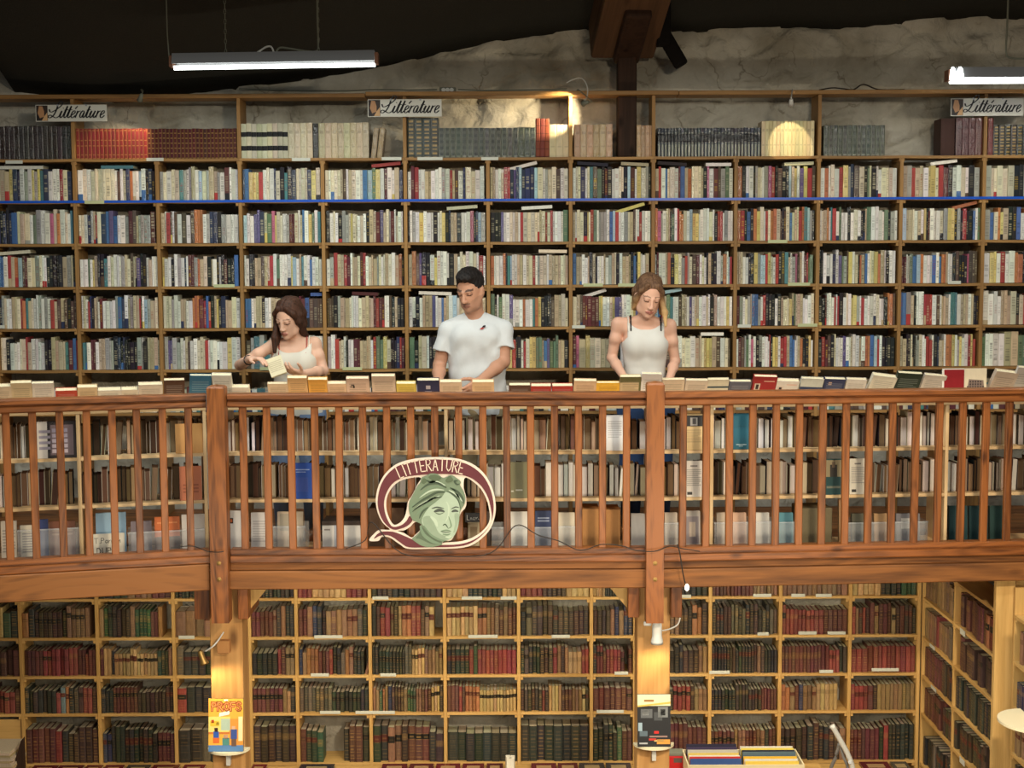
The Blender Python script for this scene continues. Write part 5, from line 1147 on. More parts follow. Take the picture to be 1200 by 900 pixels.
    v, f = S_.mesh(); put('t_shirt' if man else 'tank_top', np_mesh('top', v, f, [cloth_mat('white_jersey', top_rgb, 0.22 if man else 0.1, 4.0)]), o)
    if not man:      # shoulder straps follow the body surface
        def surf(x, y, z, out):
            """march from inside the body outwards along out until outside"""
            p = V3(x, y, z)
            for _ in range(80):
                i = np.clip(((p-B.lo)/B.h).round().astype(int), 0, B.n-1)
                if B.f[tuple(i)] > 0.002: break
                p = p+out*0.004
            return p
        for nm, rgb, dx, r in extra['straps']:
            g = Geo()
            for s in (-1, 1):
                sx = c[0]+s*(0.098+dx); pts = []
                z0 = (ztop+DZ0-O.z)+slope*(sx-c[0])+0.012
                shz = J['neck'][2]-0.03
                for t in np.linspace(0, 1, 13):
                    an = t*math.pi; cen = V3(sx, c[1]+0.01, z0-0.02+0*t)
                    out = V3(0, -math.cos(an), math.sin(an)); cz = cen+V3(0, 0, 0.02*math.sin(an)); pts.append(surf(cz[0], cz[1], cz[2], out)+out*0.002)
                g2 = Geo(); g2.tube(catmull(pts, 3), r, 6, lin(rgb)); put(nm, g2.mesh(nm, [M['paper']]), o)
    # hair
    hair_fn(o, H, Rh, hs, h, hc, J)
    if extra and 'fn' in extra: extra['fn'](o, L, J, B)
    return o
DZ0 = 0.0
CURL = {}
def hair_field(hc, below, hs): return Field(hc-V3(0.2, 0.2, below), hc+V3(0.2, 0.22, 0.2), 0.0042)
def head_clip(F, H0, Rn, hs, fn):
    x = F.lo[0]+F.h*np.arange(F.n[0], dtype=np.float32)[:, None, None]-H0[0]; y = F.lo[1]+F.h*np.arange(F.n[1], dtype=np.float32)[None, :, None]-H0[1]; z = F.lo[2]+F.h*np.arange(F.n[2], dtype=np.float32)[None, None, :]-H0[2]
    u = (Rn[0, 0]*x+Rn[1, 0]*y+Rn[2, 0]*z)/hs; v = (Rn[0, 1]*x+Rn[1, 1]*y+Rn[2, 1]*z)/hs; w = (Rn[0, 2]*x+Rn[1, 2]*y+Rn[2, 2]*z)/hs
    F.f = np.maximum(F.f, fn(u, v, w).astype(np.float32)*hs)
def man_hair(o, H, Rh, hs, h, hc, J):
    F = hair_field(hc, 0.2, hs); Rn = np.array(Rh)
    F.ell(H(0, 0.022, 0.040), V3(0.080, 0.101, 0.090)*hs, 0.01, R=Rh); F.ell(H(0.004, -0.014, 0.096), V3(0.062, 0.085, 0.048)*hs, 0.02, R=Rh); F.ell(H(0.012, -0.066, 0.098), V3(0.046, 0.030, 0.026)*hs, 0.02, R=Rh)
    head_clip(F, hc, Rn, hs, lambda u, v, w: np.minimum(-(0.74*w+0.67*v-0.008+0.005*np.sin(u*150)*np.sin(u*61+1)+0.42*np.maximum(0, np.abs(u)-0.036)), np.maximum(np.abs(v+0.012)-0.014, -w-0.035)))
    rngn = np.random.RandomState(2); F.f += 0.0035*np.sin(np.arange(F.n[0])*0.75)[:, None, None]*np.sin(np.arange(F.n[1])*0.6)[None, :, None]*np.sin(np.arange(F.n[2])*0.45)[None, None, :]
    v, f = F.mesh(); put('hair', np_mesh('hair', v, f, [hair_mat('short_black_hair', (14, 12, 12), (40, 34, 32))]), o)
def long_hair(tips, mat, part=0.0, front=0.010, cut=None):
    def fn(o, H, Rh, hs, h, hc, J):
        O = o.location; F = hair_field(hc, 0.36, hs); Rn = np.array(Rh)
        F.ell(H(0, 0.022, 0.040), V3(0.080, 0.100, 0.092)*hs, 0.02, R=Rh)
        head_clip(F, hc, Rn, hs, lambda u, v, w: -(0.76*w+0.65*v-front+0.62*np.maximum(0, np.abs(u-part)-0.018)))
        for chain in tips:
            pts = [H(*c[0]) if c[1] == 'h' else np.array(P(*c[0])-O) for c in chain]
            rs_ = [c[2] for c in chain]
            for a, b, ra, rb in zip(pts, pts[1:], rs_, rs_[1:]): F.cone(a, b, ra, rb, 0.016)
        F.cone(H(part, -0.10, 0.085), H(part, 0.03, 0.142), 0.004, 0.004, 0.008, 'sub')
        F.cone(H(part, -0.088, 0.1), H(part, -0.02, 0.135), 0.004, 0.004, 0.008, 'sub')
        v, f = F.mesh(); put('hair', np_mesh('hair', v, f, [mat]), o)
    return fn
# man in a white T-shirt
def man_extra(o, L, J, B):
    # small black and red mark on the chest of the shirt
    me = [c for c in o.children if c.name.startswith('t_shirt')][0].data
    co = np.zeros(len(me.vertices)*3, np.float32); me.vertices.foreach_get('co', co); co = co.reshape(-1, 3)
    def on(px, py):
        p = L(px, py, -0.1); m = (np.abs(co[:, 0]-p[0]) < 0.008) & (np.abs(co[:, 2]-p[2]) < 0.008); y = co[m][:, 1].min() if m.any() else p[1]
        return Vector((p[0], y-0.003, p[2]))
    for nm, pts, rgb in (('shirt_emblem_mark', [(564.2, 384.0), (566.5, 381.4), (569.2, 381.0), (568.8, 383.2), (566.2, 383.6)], (34, 34, 40)), ('shirt_emblem_stroke', [(562.4, 384.9), (564.2, 383.9), (566.4, 383.9), (568.6, 383.2), (566, 385.3), (563.6, 386.2)], (186, 62, 54))):
        g = Geo(); ps = [on(*q) for q in pts]; y = min(p.y for p in ps); i = 0
        g.prism([(p.x, p.z) for p in ps][::-1], y-0.0015, y+0.004, lin(rgb)); put(nm, g.mesh(nm, [M['print']]), o)
CURL[('man with short black hair in a white T-shirt looking down at the display books', 'r')] = (0.35, 0.5, 0.4)
person('man with short black hair in a white T-shirt looking down at the display books', 9.12, 558,
       dict(neck=(556, 370, 0.0), chest=(558, 397, 0.0), waist=(560, 436, 0.02), pelvis=(562, 474, 0.05), sh_l=(525, 386, 0.0), sh_r=(590, 385, 0.0), el_l=(515, 428, 0.0), wr_l=(513, 455, -0.2), hand_l=(520, 462, -0.3), el_r=(590, 424, -0.05), wr_r=(562, 447, -0.26), hand_r=(549, 458, -0.31)),
       (551, 339.5, -0.05), -0.42, 0.34, -0.04, 1.03, 'm', (186, 138, 112), None, (204, 206, 206), (150, 134, 104), man_hair, dict(fn=man_extra), dict(hn_r=V3(0.2, 0.3, -1), ht_r=V3(-0.7, -0.6, 0.1)))
# woman reading
def read_extra(o, L, J, B):
    g = Geo(); c = L(287.5, 421, -0.27); a = J['el_l']; b = J['wr_l']; d = Vector(b-a).normalized(); m = Vector(b*0.86+a*0.14)
    u = d.cross(Vector((0, 0, 1))).normalized(); w = d.cross(u).normalized(); pts = [m+u*0.029*math.cos(t)+w*0.029*math.sin(t) for t in np.linspace(0, 2*math.pi, 17)]
    g.tube(pts, 0.0035, 6, lin((20, 20, 22))); put('bracelet', g.mesh('bracelet', [M['print']]), o)
LW = 'woman with long brown hair in a white camisole reading a cream paperback'
CURL[(LW, 'l')] = (0.5, 0.45, 0.35); CURL[(LW, 'r')] = (0.35, 0.55, 0.5)
brown = hair_mat('long_brown_hair', (38, 24, 18), (82, 52, 38))
person(LW, 9.12, 345,
       dict(neck=(346, 397, 0.0), chest=(345, 420, 0.01), waist=(346, 452, 0.03), pelvis=(348, 482, 0.05), sh_l=(321, 404, -0.02), sh_r=(369, 402, 0.02), el_l=(281, 428, -0.06), wr_l=(293, 421, -0.27), hand_l=(309, 420, -0.32), el_r=(379, 434, 0.0), wr_r=(354, 438, -0.23), hand_r=(338, 434, -0.30)),
       (338.5, 372, -0.06), -0.42, 0.42, 0.05, 0.98, 'f', (214, 172, 148), None, (212, 208, 196), (120, 140, 172),
       long_hair([[((-0.035, -0.058, 0.090), 'h', .012), ((-0.066, -0.046, 0.045), 'h', .015), ((-0.078, -0.034, -0.02), 'h', .016), ((322, 396, 9.03), 'p', .020), ((322, 412, 9.02), 'p', .013)],
                  [((-0.045, 0.0, 0.095), 'h', .02), ((-0.076, 0.0, 0.02), 'h', .018), ((-0.076, 0.0, -0.06), 'h', .022), ((324, 402, 9.05), 'p', .020)],
                  [((0.035, -0.058, 0.090), 'h', .012), ((0.066, -0.042, 0.05), 'h', .015), ((0.078, -0.018, -0.02), 'h', .018), ((355, 389, 9.10), 'p', .018), ((360, 393, 9.14), 'p', .012)],
                  [((0.045, 0.0, 0.095), 'h', .02), ((0.076, 0.01, 0.02), 'h', .02), ((0.074, 0.02, -0.06), 'h', .024), ((356, 396, 9.16), 'p', .02)],
                  [((0.03, 0.06, 0.08), 'h', .034), ((0.05, 0.07, 0.0), 'h', .034), ((0.03, 0.08, -0.08), 'h', .036), ((349, 400, 9.22), 'p', .03)],
                  [((-0.03, 0.06, 0.08), 'h', .034), ((-0.05, 0.07, 0.0), 'h', .034), ((-0.03, 0.07, -0.08), 'h', .036), ((338, 400, 9.2), 'p', .03)]], brown),
       dict(ztop=P(345, 414, 9.0).z, slope=0.06, hw=0.142, straps=[('strap', (232, 226, 210), 0.0, 0.004), ('bra_strap', (170, 70, 66), -0.014, 0.003)], fn=read_extra),
       dict(hn_l=V3(0.5, -0.2, -0.7), ht_l=V3(0.3, -0.9, 0.1), hn_r=V3(-0.3, 0.2, 0.9), ht_r=V3(-0.2, -0.9, 0.4)))
bc = P(327, 427.5, 8.79)
o = cover_book('held_book', 'cream paperback held open-handed by the reading woman', None, bc-Vector((0, 0, 0.06)), 0, 0.098, 0.125, 0.014, (206, 196, 162), 0.5, -0.38, art_text((180, 168, 138), 6), None)
# woman looking down
RW = 'woman with shoulder-length blonde hair in a white camisole looking down'
blond = hair_mat('dark_rooted_blonde_hair', (70, 48, 36), (124, 92, 66), (206, 166, 112), 1.40, 1.56)
person(RW, 9.12, 757,
       dict(neck=(757, 373, 0.0), chest=(756, 401, 0.01), waist=(755, 437, 0.03), pelvis=(757, 474, 0.05), sh_l=(724, 379, 0.0), sh_r=(785, 381, 0.0), el_l=(717, 419, 0.02), wr_l=(735, 448, -0.2), hand_l=(742, 458, -0.27), el_r=(791, 423, 0.02), wr_r=(783, 449, -0.17), hand_r=(778, 460, -0.24)),
       (760, 346, -0.05), 0.16, 0.40, 0.10, 1.04, 'f', (212, 166, 142), None, (208, 205, 198), (60, 82, 120),
       long_hair([[((-0.035, -0.058, 0.090), 'h', .012), ((-0.066, -0.044, 0.045), 'h', .014), ((-0.080, -0.022, -0.02), 'h', .018), ((745, 356, 9.07), 'p', .017), ((742, 361, 9.08), 'p', .010)],
                  [((-0.045, 0.02, 0.095), 'h', .022), ((-0.076, 0.03, 0.01), 'h', .022), ((744, 360, 9.14), 'p', .022)],
                  [((0.035, -0.058, 0.090), 'h', .012), ((0.066, -0.046, 0.045), 'h', .014), ((0.080, -0.034, -0.02), 'h', .016), ((779, 366, 9.03), 'p', .018), ((780, 382, 9.01), 'p', .008)],
                  [((0.045, 0.02, 0.095), 'h', .022), ((0.076, 0.02, 0.01), 'h', .022), ((776, 366, 9.12), 'p', .022)],
                  [((0.0, 0.07, 0.06), 'h', .05), ((0.0, 0.08, -0.05), 'h', .05), ((760, 366, 9.2), 'p', .04)]], blond, part=0.0),
       dict(ztop=P(757, 387, 9.0).z, slope=0.0, hw=0.152, straps=[('strap', (228, 222, 210), 0.012, 0.004), ('bra_strap', (26, 24, 26), -0.004, 0.005)]))

# ------------------------------------------------------------------ hanging signs over the wall bookcase (script lettering)
SCRIPT = {
 'L': [[(-.25, .62), (-.1, .42), (.15, .5), (.55, .85), (.62, 1.12), (.45, 1.2), (.32, 1.0), (.3, .6), (.2, .2), (-.02, .0), (-.2, .08), (-.08, .2), (.15, .1), (.42, .0), (.62, .12)]],
 'i': [[(0, .12), (.1, .5), (.06, .12), (.14, 0), (.26, .14)], [(.14, .68), (.16, .72)]],
 't': [[(0, .14), (.16, .85), (.08, .14), (.16, 0), (.28, .14)], [(0, .55), (.3, .58)]],
 'e': [[(0, .16), (.22, .3), (.26, .46), (.14, .5), (.04, .3), (.06, .06), (.18, 0), (.34, .16)]],
 'E': [[(0, .16), (.22, .3), (.26, .46), (.14, .5), (.04, .3), (.06, .06), (.18, 0), (.34, .16)], [(.2, .64), (.34, .84)]],
 'r': [[(.10, .5), (.03, 0)], [(.06, .24), (.16, .44), (.30, .49)]],
 'a': [[(.3, .44), (.16, .5), (.04, .3), (.06, .05), (.18, .04), (.3, .42), (.27, .1), (.34, 0), (.44, .14)]],
 'u': [[(0, .2), (.1, .5), (.06, .1), (.16, 0), (.3, .3), (.36, .5), (.3, .12), (.38, 0), (.48, .14)]]}
def script_word(g, word, x0, z0, h, y, col):
    x = 0.0
    adv = {'L': .62, 'i': .27, 't': .28, 'e': .34, 'E': .34, 'r': .30, 'a': .44, 'u': .48}
    for ch in word:
        for st in SCRIPT[ch]:
            pts = catmull([(x0+(x+a+0.3*b)*h, z0+b*h, 0) for a, b in st], 5)
            for p, q in zip(pts, pts[1:]):
                d = (q-p); d = d.normalized() if d.length > 1e-9 else Vector((1, 0, 0)); n = Vector((-d.y, d.x, 0))
                w = h*(0.022+0.05*abs(d.y)*(0.7 if d.y < 0 else 0.6))
                g.quad([(p.x-n.x*w, y, p.y-n.y*w), (q.x-n.x*w, y, q.y-n.y*w), (q.x+n.x*w, y, q.y+n.y*w), (p.x+n.x*w, y, p.y+n.y*w)], col)
        x += adv[ch]
    return x*h
def poly_quads(g, pts, y, col): g.quad([(a, y, b) for a, b in pts], col)
for i, (p0, p1, y0, y1, lab) in enumerate(((42, 125, 122.5, 142.5, 'laminated Littérature sign at the left end above the black-brown volumes'), (431, 517.5, 116, 137, 'laminated Littérature sign near the middle above the tall green volumes'), (1114, 1199.5, 115, 136, 'laminated Littérature sign at the right end above the maroon volumes'))):
    a = P(p0, y1, 9.965); b = P(p1, y0, 9.965); w = b.x-a.x; h = b.z-a.z
    o = tag(empty('shelf_sign', (a.x, 9.965, a.z)), lab, 'sign', 'literature signs on the top board')
    bbox('sign_sheet', o, M['sheet'] if 'sheet' in M else M.setdefault('sheet', plain('laminated_sheet', (206, 204, 192), 0.3, 0.5)), 0, w, 0, 0.003, 0, h, 0.0008)
    g = Geo(); pw = w*0.17
    g.quad([(w*.01, -0.0006, h*.04), (pw, -0.0006, h*.04), (pw, -0.0006, h*.96), (w*.01, -0.0006, h*.96)], lin((52, 38, 30)))
    poly_quads(g, [(w*.03, h*.5), (w*.06, h*.2), (w*.12, h*.3), (w*.12, h*.6), (w*.1, h*.9), (w*.05, h*.92)], -0.0009, lin((186, 138, 96)))
    poly_quads(g, [(w*.085, h*.05), (w*.165, h*.05), (w*.165, h*.55), (w*.12, h*.3)], -0.0012, lin((210, 168, 120)))
    poly_quads(g, [(w*.02, h*.05), (w*.06, h*.05), (w*.05, h*.3), (w*.02, h*.4)], -0.0012, lin((30, 24, 22)))
    put('portrait_print', g.mesh('portrait_print', [M['print']]), o)
    g = Geo(); wl = script_word(Geo(), 'LittErature', 0, 0, 1.0, 0, (0, 0, 0))
    hh = w*0.78/(wl+0.15); script_word(g, 'LittErature', w*0.205, h*0.22, hh, -0.0010, lin((28, 26, 28))); put('script_lettering', g.mesh('script_lettering', [M['print']]), o)
    gc = Geo(); gc.box(0, 0.012, -0.004, 0.0, 0, 0.012); cm = gc.mesh('clip', [M['metal']])
    for f in (0.3, 0.7): put('clip', cm, o, (w*f, 0, h-0.01))

# ------------------------------------------------------------------ painted cut-out sign on the railing
SY = FR_M.o.y-0.055
def sp(zx, zy): p = P(430+zx/7.5, 530+zy/7.5, SY); return (p.x, p.z)
sign = tag(empty('painted_sign', (sp(600, 845)[0], SY, sp(600, 845)[1])), 'cut-out painted sign with a green classical head and maroon ribbon on the railing', 'sign')
def plate(name, loops, y0, y1, rgb, smooth=5, mat=None):
    cu = bpy.data.curves.new(name, 'CURVE'); cu.dimensions = '2D'; cu.fill_mode = 'BOTH'; cu.extrude = (y1-y0)/2
    for lp in loops:
        pts = catmull([(x, z, 0) for x, z in lp], smooth, True) if smooth else [Vector((x, z, 0)) for x, z in lp]
        s_ = cu.splines.new('POLY'); s_.points.add(len(pts)-1); s_.use_cyclic_u = True
        for q, p in zip(s_.points, pts): q.co = (p.x-sign.location.x, p.y-sign.location.z, 0, 1)
    tmp = bpy.data.objects.new(name, cu); C.objects.link(tmp); dg = bpy.context.evaluated_depsgraph_get(); me = bpy.data.meshes.new_from_object(tmp.evaluated_get(dg)); bpy.data.objects.remove(tmp)
    me.transform(Matrix.Translation((0, (y0+y1)/2, 0)) @ Matrix.Rotation(math.radians(90), 4, 'X'))
    me.materials.clear(); me.materials.append(mat or plain(name, rgb, 0.5, 0.35, var=0.12, bscale=25)); me.name = name
    return put(name, me, sign)
Z = lambda *a: [sp(x, y) for x, y in a]
outer = [(78, 420), (100, 300), (160, 190), (260, 105), (400, 62), (560, 45), (720, 48), (850, 72), (960, 125), (1050, 215), (1110, 340), (1132, 470), (1120, 580), (1080, 680), (1000, 765), (900, 825), (760, 846), (560, 848), (360, 848), (290, 810), (200, 750), (130, 745), (100, 778), (20, 775), (60, 720), (110, 684), (200, 680), (140, 620), (95, 530)]
hole_r = [(862, 225), (930, 255), (1000, 320), (1050, 410), (1074, 500), (1080, 580), (1060, 640), (1000, 705), (920, 755), (820, 785), (680, 795), (665, 806), (680, 775), (745, 770), (800, 640), (822, 540), (868, 480), (872, 400), (850, 310)]
hole_l = [(470, 222), (440, 290), (390, 390), (362, 430), (350, 500), (330, 570), (290, 620), (240, 640), (205, 600), (175, 520), (170, 430), (195, 350), (250, 280), (340, 235)]
hole_b = [(420, 615), (470, 625), (470, 680), (420, 730), (390, 752), (330, 715), (270, 690), (330, 685), (385, 650)]
plate('white_outline_board', [Z(*outer), Z(*hole_r), Z(*hole_l), Z(*hole_b)], 0.0, 0.012, (226, 208, 190))
MAR = plain('maroon_paint', (98, 42, 48), 0.5, 0.3, var=0.2, bscale=14)
r_out = [(95, 430), (116, 310), (172, 204), (270, 122), (405, 80), (560, 64), (715, 66), (842, 90), (948, 142), (1034, 226), (1092, 345), (1114, 470), (1104, 575), (1064, 668), (986, 750), (890, 808), (760, 830), (560, 834), (372, 834), (300, 796), (210, 736), (130, 728), (60, 760), (116, 702), (225, 698), (330, 735), (410, 772), (480, 815), (560, 830), (650, 815), (760, 812), (850, 800), (940, 768), (1020, 712), (1078, 645), (1098, 580), (1090, 500), (1066, 400), (1012, 305), (938, 238), (862, 205), (790, 195), (640, 190), (480, 198), (340, 216), (240, 262), (180, 340), (152, 430), (158, 525), (190, 610), (230, 655), (300, 642), (350, 600), (375, 560), (400, 600), (350, 650), (270, 678), (215, 672), (150, 612), (110, 530)]
plate('maroon_ribbon', [Z(*r_out)], -0.004, -0.0002, (112, 44, 52), 3, MAR)
head_o = [(480, 222), (520, 205), (560, 185), (620, 190), (665, 222), (700, 215), (740, 200), (790, 225), (826, 258), (820, 290), (850, 340), (866, 400), (856, 460), (820, 520), (812, 600), (792, 680), (750, 750), (700, 770), (665, 790), (655, 812), (560, 832), (480, 818), (410, 772), (400, 755), (460, 700), (482, 640), (440, 610), (400, 590), (372, 520), (372, 440), (395, 390), (440, 300), (470, 262)]
plate('head_shape', [Z(*head_o)], -0.0085, -0.0045, (112, 128, 102), 4)
face = [(700, 345), (660, 390), (600, 440), (540, 490), (490, 570), (486, 620), (520, 670), (580, 730), (650, 765), (715, 768), (760, 740), (796, 670), (808, 590), (815, 520), (812, 460), (780, 400)]
plate('face_plane', [Z(*face)], -0.0115, -0.0087, (164, 180, 156), 4)
DGR = plain('dark_green_paint', (66, 80, 62), 0.5); MGR = plain('mid_green_paint', (112, 132, 106), 0.5); LGR = plain('light_green_paint', (180, 194, 170), 0.5); GRY = plain('grey_shadow_paint', (70, 76, 68), 0.5)
def streak(pts, w, mat, nm='painted_lock', y=-0.0105):
    g = Geo(); ps = catmull([(*sp(*p), 0) for p in pts], 4); n = len(ps); L_ = []
    for i, p in enumerate(ps):
        d = (ps[min(i+1, n-1)]-ps[max(i-1, 0)]).normalized(); q = Vector((-d.y, d.x, 0)); ww = w*0.0006*math.sin(math.pi*(0.12+0.8*i/(n-1))); L_.append((p-q*ww, p+q*ww))
    ox, oz = sign.location.x, sign.location.z
    for (a, b), (c, d) in zip(L_, L_[1:]): g.quad([(a.x-ox, y, a.y-oz), (c.x-ox, y, c.y-oz), (d.x-ox, y, d.y-oz), (b.x-ox, y, b.y-oz)])
    put(nm, g.mesh(nm, [mat]), sign)
for k, pts in enumerate([[(700, 335), (640, 300), (560, 310), (500, 350), (440, 420)], [(690, 350), (620, 350), (540, 390), (470, 430), (400, 480)], [(660, 390), (590, 400), (520, 440), (450, 480), (400, 520)], [(600, 440), (530, 460), (470, 510), (430, 560)], [(540, 480), (490, 520), (460, 580)], [(700, 310), (620, 270), (540, 280), (470, 330)], [(710, 320), (760, 330), (800, 380), (830, 450)], [(730, 310), (790, 340), (840, 400), (850, 450)], [(700, 340), (760, 370), (800, 420), (822, 490)], [(420, 440), (390, 500), (410, 570)], [(800, 250), (770, 250), (790, 280), (815, 275)], [(560, 200), (600, 240), (560, 260), (520, 240)], [(490, 240), (520, 225), (530, 260)]]):
    streak(pts, 12 if k % 2 else 9, DGR if k % 3 else MGR)
for pts in ([(680, 330), (610, 325), (540, 345), (460, 400)], [(640, 380), (560, 415), (480, 455), (420, 500)], [(720, 330), (790, 370), (840, 430)], [(690, 290), (610, 255), (540, 262)]): streak(pts, 9, LGR)
# leaves of the crown
for lp in ([(540, 215), (600, 195), (655, 225), (600, 250)], [(690, 245), (730, 205), (760, 245), (715, 262)], [(480, 262), (500, 225), (530, 245), (505, 275)]): plate('crown_leaf', [Z(*lp)], -0.0112, -0.0086, (84, 98, 72), 3)
plate('cheek_shade', [Z((492, 575), (560, 560), (600, 640), (640, 710), (720, 745), (700, 766), (640, 762), (570, 722), (510, 660))], -0.0119, -0.0116, (136, 152, 128), 4)
plate('neck_shade', [Z((480, 650), (530, 700), (600, 755), (660, 782), (640, 800), (560, 800), (470, 760), (430, 752), (470, 700))], -0.0092, -0.0086, (88, 102, 80), 4)
plate('far_cheek_shade', [Z((770, 540), (808, 540), (800, 620), (780, 690), (760, 700), (775, 620))], -0.0119, -0.0116, (144, 160, 136), 4)
# features
yF = -0.0125
for pts, w, m_ in (([(570, 492), (620, 480), (680, 492)], 7, GRY), ([(740, 496), (780, 478), (812, 484)], 6, GRY), ([(590, 520), (640, 505), (685, 520)], 15, GRY), ([(745, 520), (775, 510), (805, 518)], 12, GRY), ([(600, 528), (640, 540), (680, 525)], 4, DGR), ([(718, 560), (735, 610), (740, 650), (712, 668)], 6, MGR), ([(668, 640), (690, 630), (715, 665)], 6, DGR), ([(650, 690), (700, 682), (740, 690)], 7, MGR), ([(648, 692), (695, 700), (740, 694)], 4, GRY), ([(665, 715), (705, 722), (735, 712)], 8, MGR), ([(500, 640), (560, 720), (640, 765), (700, 772)], 10, MGR), ([(470, 640), (500, 720), (580, 780), (650, 800)], 18, MGR)):
    streak(pts, w, m_, 'painted_feature', yF)
for pts, w in (([(700, 430), (720, 480), (715, 560), (690, 610)], 8), ([(560, 560), (600, 600), (620, 650)], 16), ([(690, 740), (720, 745), (745, 730)], 8)): streak(pts, w, LGR, 'painted_highlight', -0.0122)
# lettering on the arc
A0, B0 = sp(300, 247), sp(850, 205); 
base_arc = catmull([(*sp(*p), 0) for p in ((300, 243), (380, 210), (480, 186), (600, 176), (720, 182), (846, 208))], 12)
cum = [0.0]
for a, b in zip(base_arc, base_arc[1:]): cum.append(cum[-1]+(b-a).length)
def on_arc(p):
    t = p.x; k = max(0, min(len(cum)-2, next((i for i in range(len(cum)-1) if cum[i+1] >= t), len(cum)-2)))
    a, b = base_arc[k], base_arc[k+1]; d = (b-a).normalized(); q = a+d*(t-cum[k]); n = Vector((-d.y, d.x, 0)); r = q+n*p.y
    return Vector((r.x-sign.location.x, r.y-sign.location.z))
Hl = 0.066; wl = strokes_geo(Geo(), 'LITTERATURE', 0, 0, 1, 0, (0, 0, 0), .01, 0.20)
g = Geo(); kx = cum[-1]/wl/Hl
strokes_geo(g, 'LITTERATURE', 0, 0.011, Hl, -0.0048, lin((236, 214, 190)), 0.0052, 0.20, lambda p: on_arc(Vector((p.x*kx, p.y))))
put('painted_lettering', g.mesh('painted_lettering', [M['print']]), sign)

# ------------------------------------------------------------------ fluorescent lamps
def tube_lamp(label, p0, p1, Y, ya, yb, chains, long_=0):
    a, b = P(p0, ya, Y), P(p1, yb, Y); L_ = b.x-a.x; o = tag(empty('fluorescent_lamp', (a.x, Y, a.z)), label, 'lamp', 'hanging fluorescent lamps')
    sl = (b.z-a.z)/L_
    def sl_box(nm, x0, x1, y0, y1, z0, z1, mat):
        g = Geo(); g.box(x0, x1, y0, y1, z0, z1); g.v = [(x, y, z+sl*x) for x, y, z in g.v]; put(nm, g.mesh(nm, [mat]), o)
    # hood: profile extruded along x
    prof = [(-0.07, 0.004), (-0.05, 0.068), (0.05, 0.068), (0.07, 0.004), (0.062, 0.004), (0.04, 0.058), (-0.04, 0.058), (-0.062, 0.004)]
    g = Geo(); n = len(prof)
    for x in (0.02, L_-0.02): g.v += [(x, y, z+sl*x) for y, z in prof]
    for k in range(n): g.f.append((k, (k+1) % n, n+(k+1) % n, n+k))
    g.f += [tuple(range(n))[::-1], tuple(range(n, 2*n))]; g.c = [(1, 1, 1)]*len(g.f); g.m = [0]*len(g.f); put('hood', g.mesh('hood', [M['metal']]), o)
    sl_box('end_cap', 0.0, 0.02, -0.045, 0.045, -0.012, 0.055, M['rust']); sl_box('end_cap', L_-0.02, L_, -0.045, 0.045, -0.012, 0.055, M['rust'])
    g = Geo(); g.tube([(0.02, 0, -0.014+sl*.02), (L_/2, 0, -0.014+sl*L_/2), (L_-0.02, 0, -0.014+sl*(L_-.02))], 0.013, 12); g.smooth = True; put('tube', g.mesh('tube', [M['tube']]), o)
    for px in chains:
        x = P(px, 40, Y).x-a.x; g = Geo()
        for k in range(30):
            z = 0.05+sl*x+k*0.03; r = 0.009
            pts = [(x+(r*0.7*math.cos(t) if k % 2 else 0), (0 if k % 2 else r*0.7*math.cos(t)), z+0.018*math.sin(t)) for t in np.linspace(0, 2*math.pi, 9)]
            g.tube(pts, 0.0022, 4)
        c = put('chain', g.mesh('chain', [M['cord']]), o); c['kind'] = 'stuff'
    return o, a, L_, sl
o, a, L_, sl = tube_lamp('long hanging fluorescent lamp at the upper left with a looped cord', 200, 443.5, 9.0, 77, 73, (264, 373))
g = Geo(); X = lambda px: P(px, 60, 9.0).x-a.x; Zr = lambda py: P(320, py, 9.0).z-a.z
for k, pts in enumerate(([(297, 64), (304, 60), (312, 55), (318, 55), (321, 62)], [(323, 62), (328, 56), (340, 57), (358, 60), (371, 60), (373, 50), (372.5, 20), (373, -30)])):
    g = Geo(); g.tube(catmull([(X(p), 0.0, Zr(q)) for p, q in pts], 5), 0.006, 6); put('cord', g.mesh('cord', [M['enamel'] if k == 0 else M['cord']]), o)
g = Geo(); g.tube([(X(196), 0.0, Zr(-40)), (X(196.5), 0, Zr(40)), (X(198), 0, Zr(66)), (X(202), 0, Zr(72))], 0.004, 6); put('cord', g.mesh('cord', [M['cord']]), o)
o, a, L_, sl = tube_lamp('bright fluorescent lamp cut off by the right edge near the roof', 1109, 1360, 9.05, 93, 92, (1290,))
g = Geo(); X = lambda px: P(px, 60, 9.05).x-a.x; Zr = lambda py: P(1180, py, 9.05).z-a.z
g.tube(catmull([(X(1182), 0.03, Zr(-40)), (X(1181.5), 0.03, Zr(30)), (X(1181), 0.03, Zr(58)), (X(1186), 0.03, Zr(67)), (X(1215), 0.03, Zr(68))], 5), 0.006, 6); put('cord', g.mesh('cord', [M['cord']]), o)
g = Geo()
for (x0, x1) in ((0.0, 0.034), (0.044, 0.08)): g.prism([(x0-0.004, -0.012), (x1+0.004, -0.012), (x1-0.006, 0.05), (x1-0.016, 0.065), (x0+0.010, 0.065), (x0+0.002, 0.05)], -0.085, -0.075)
put('lit_end_socket', g.mesh('lit_end_socket', [M['tube']]), o)

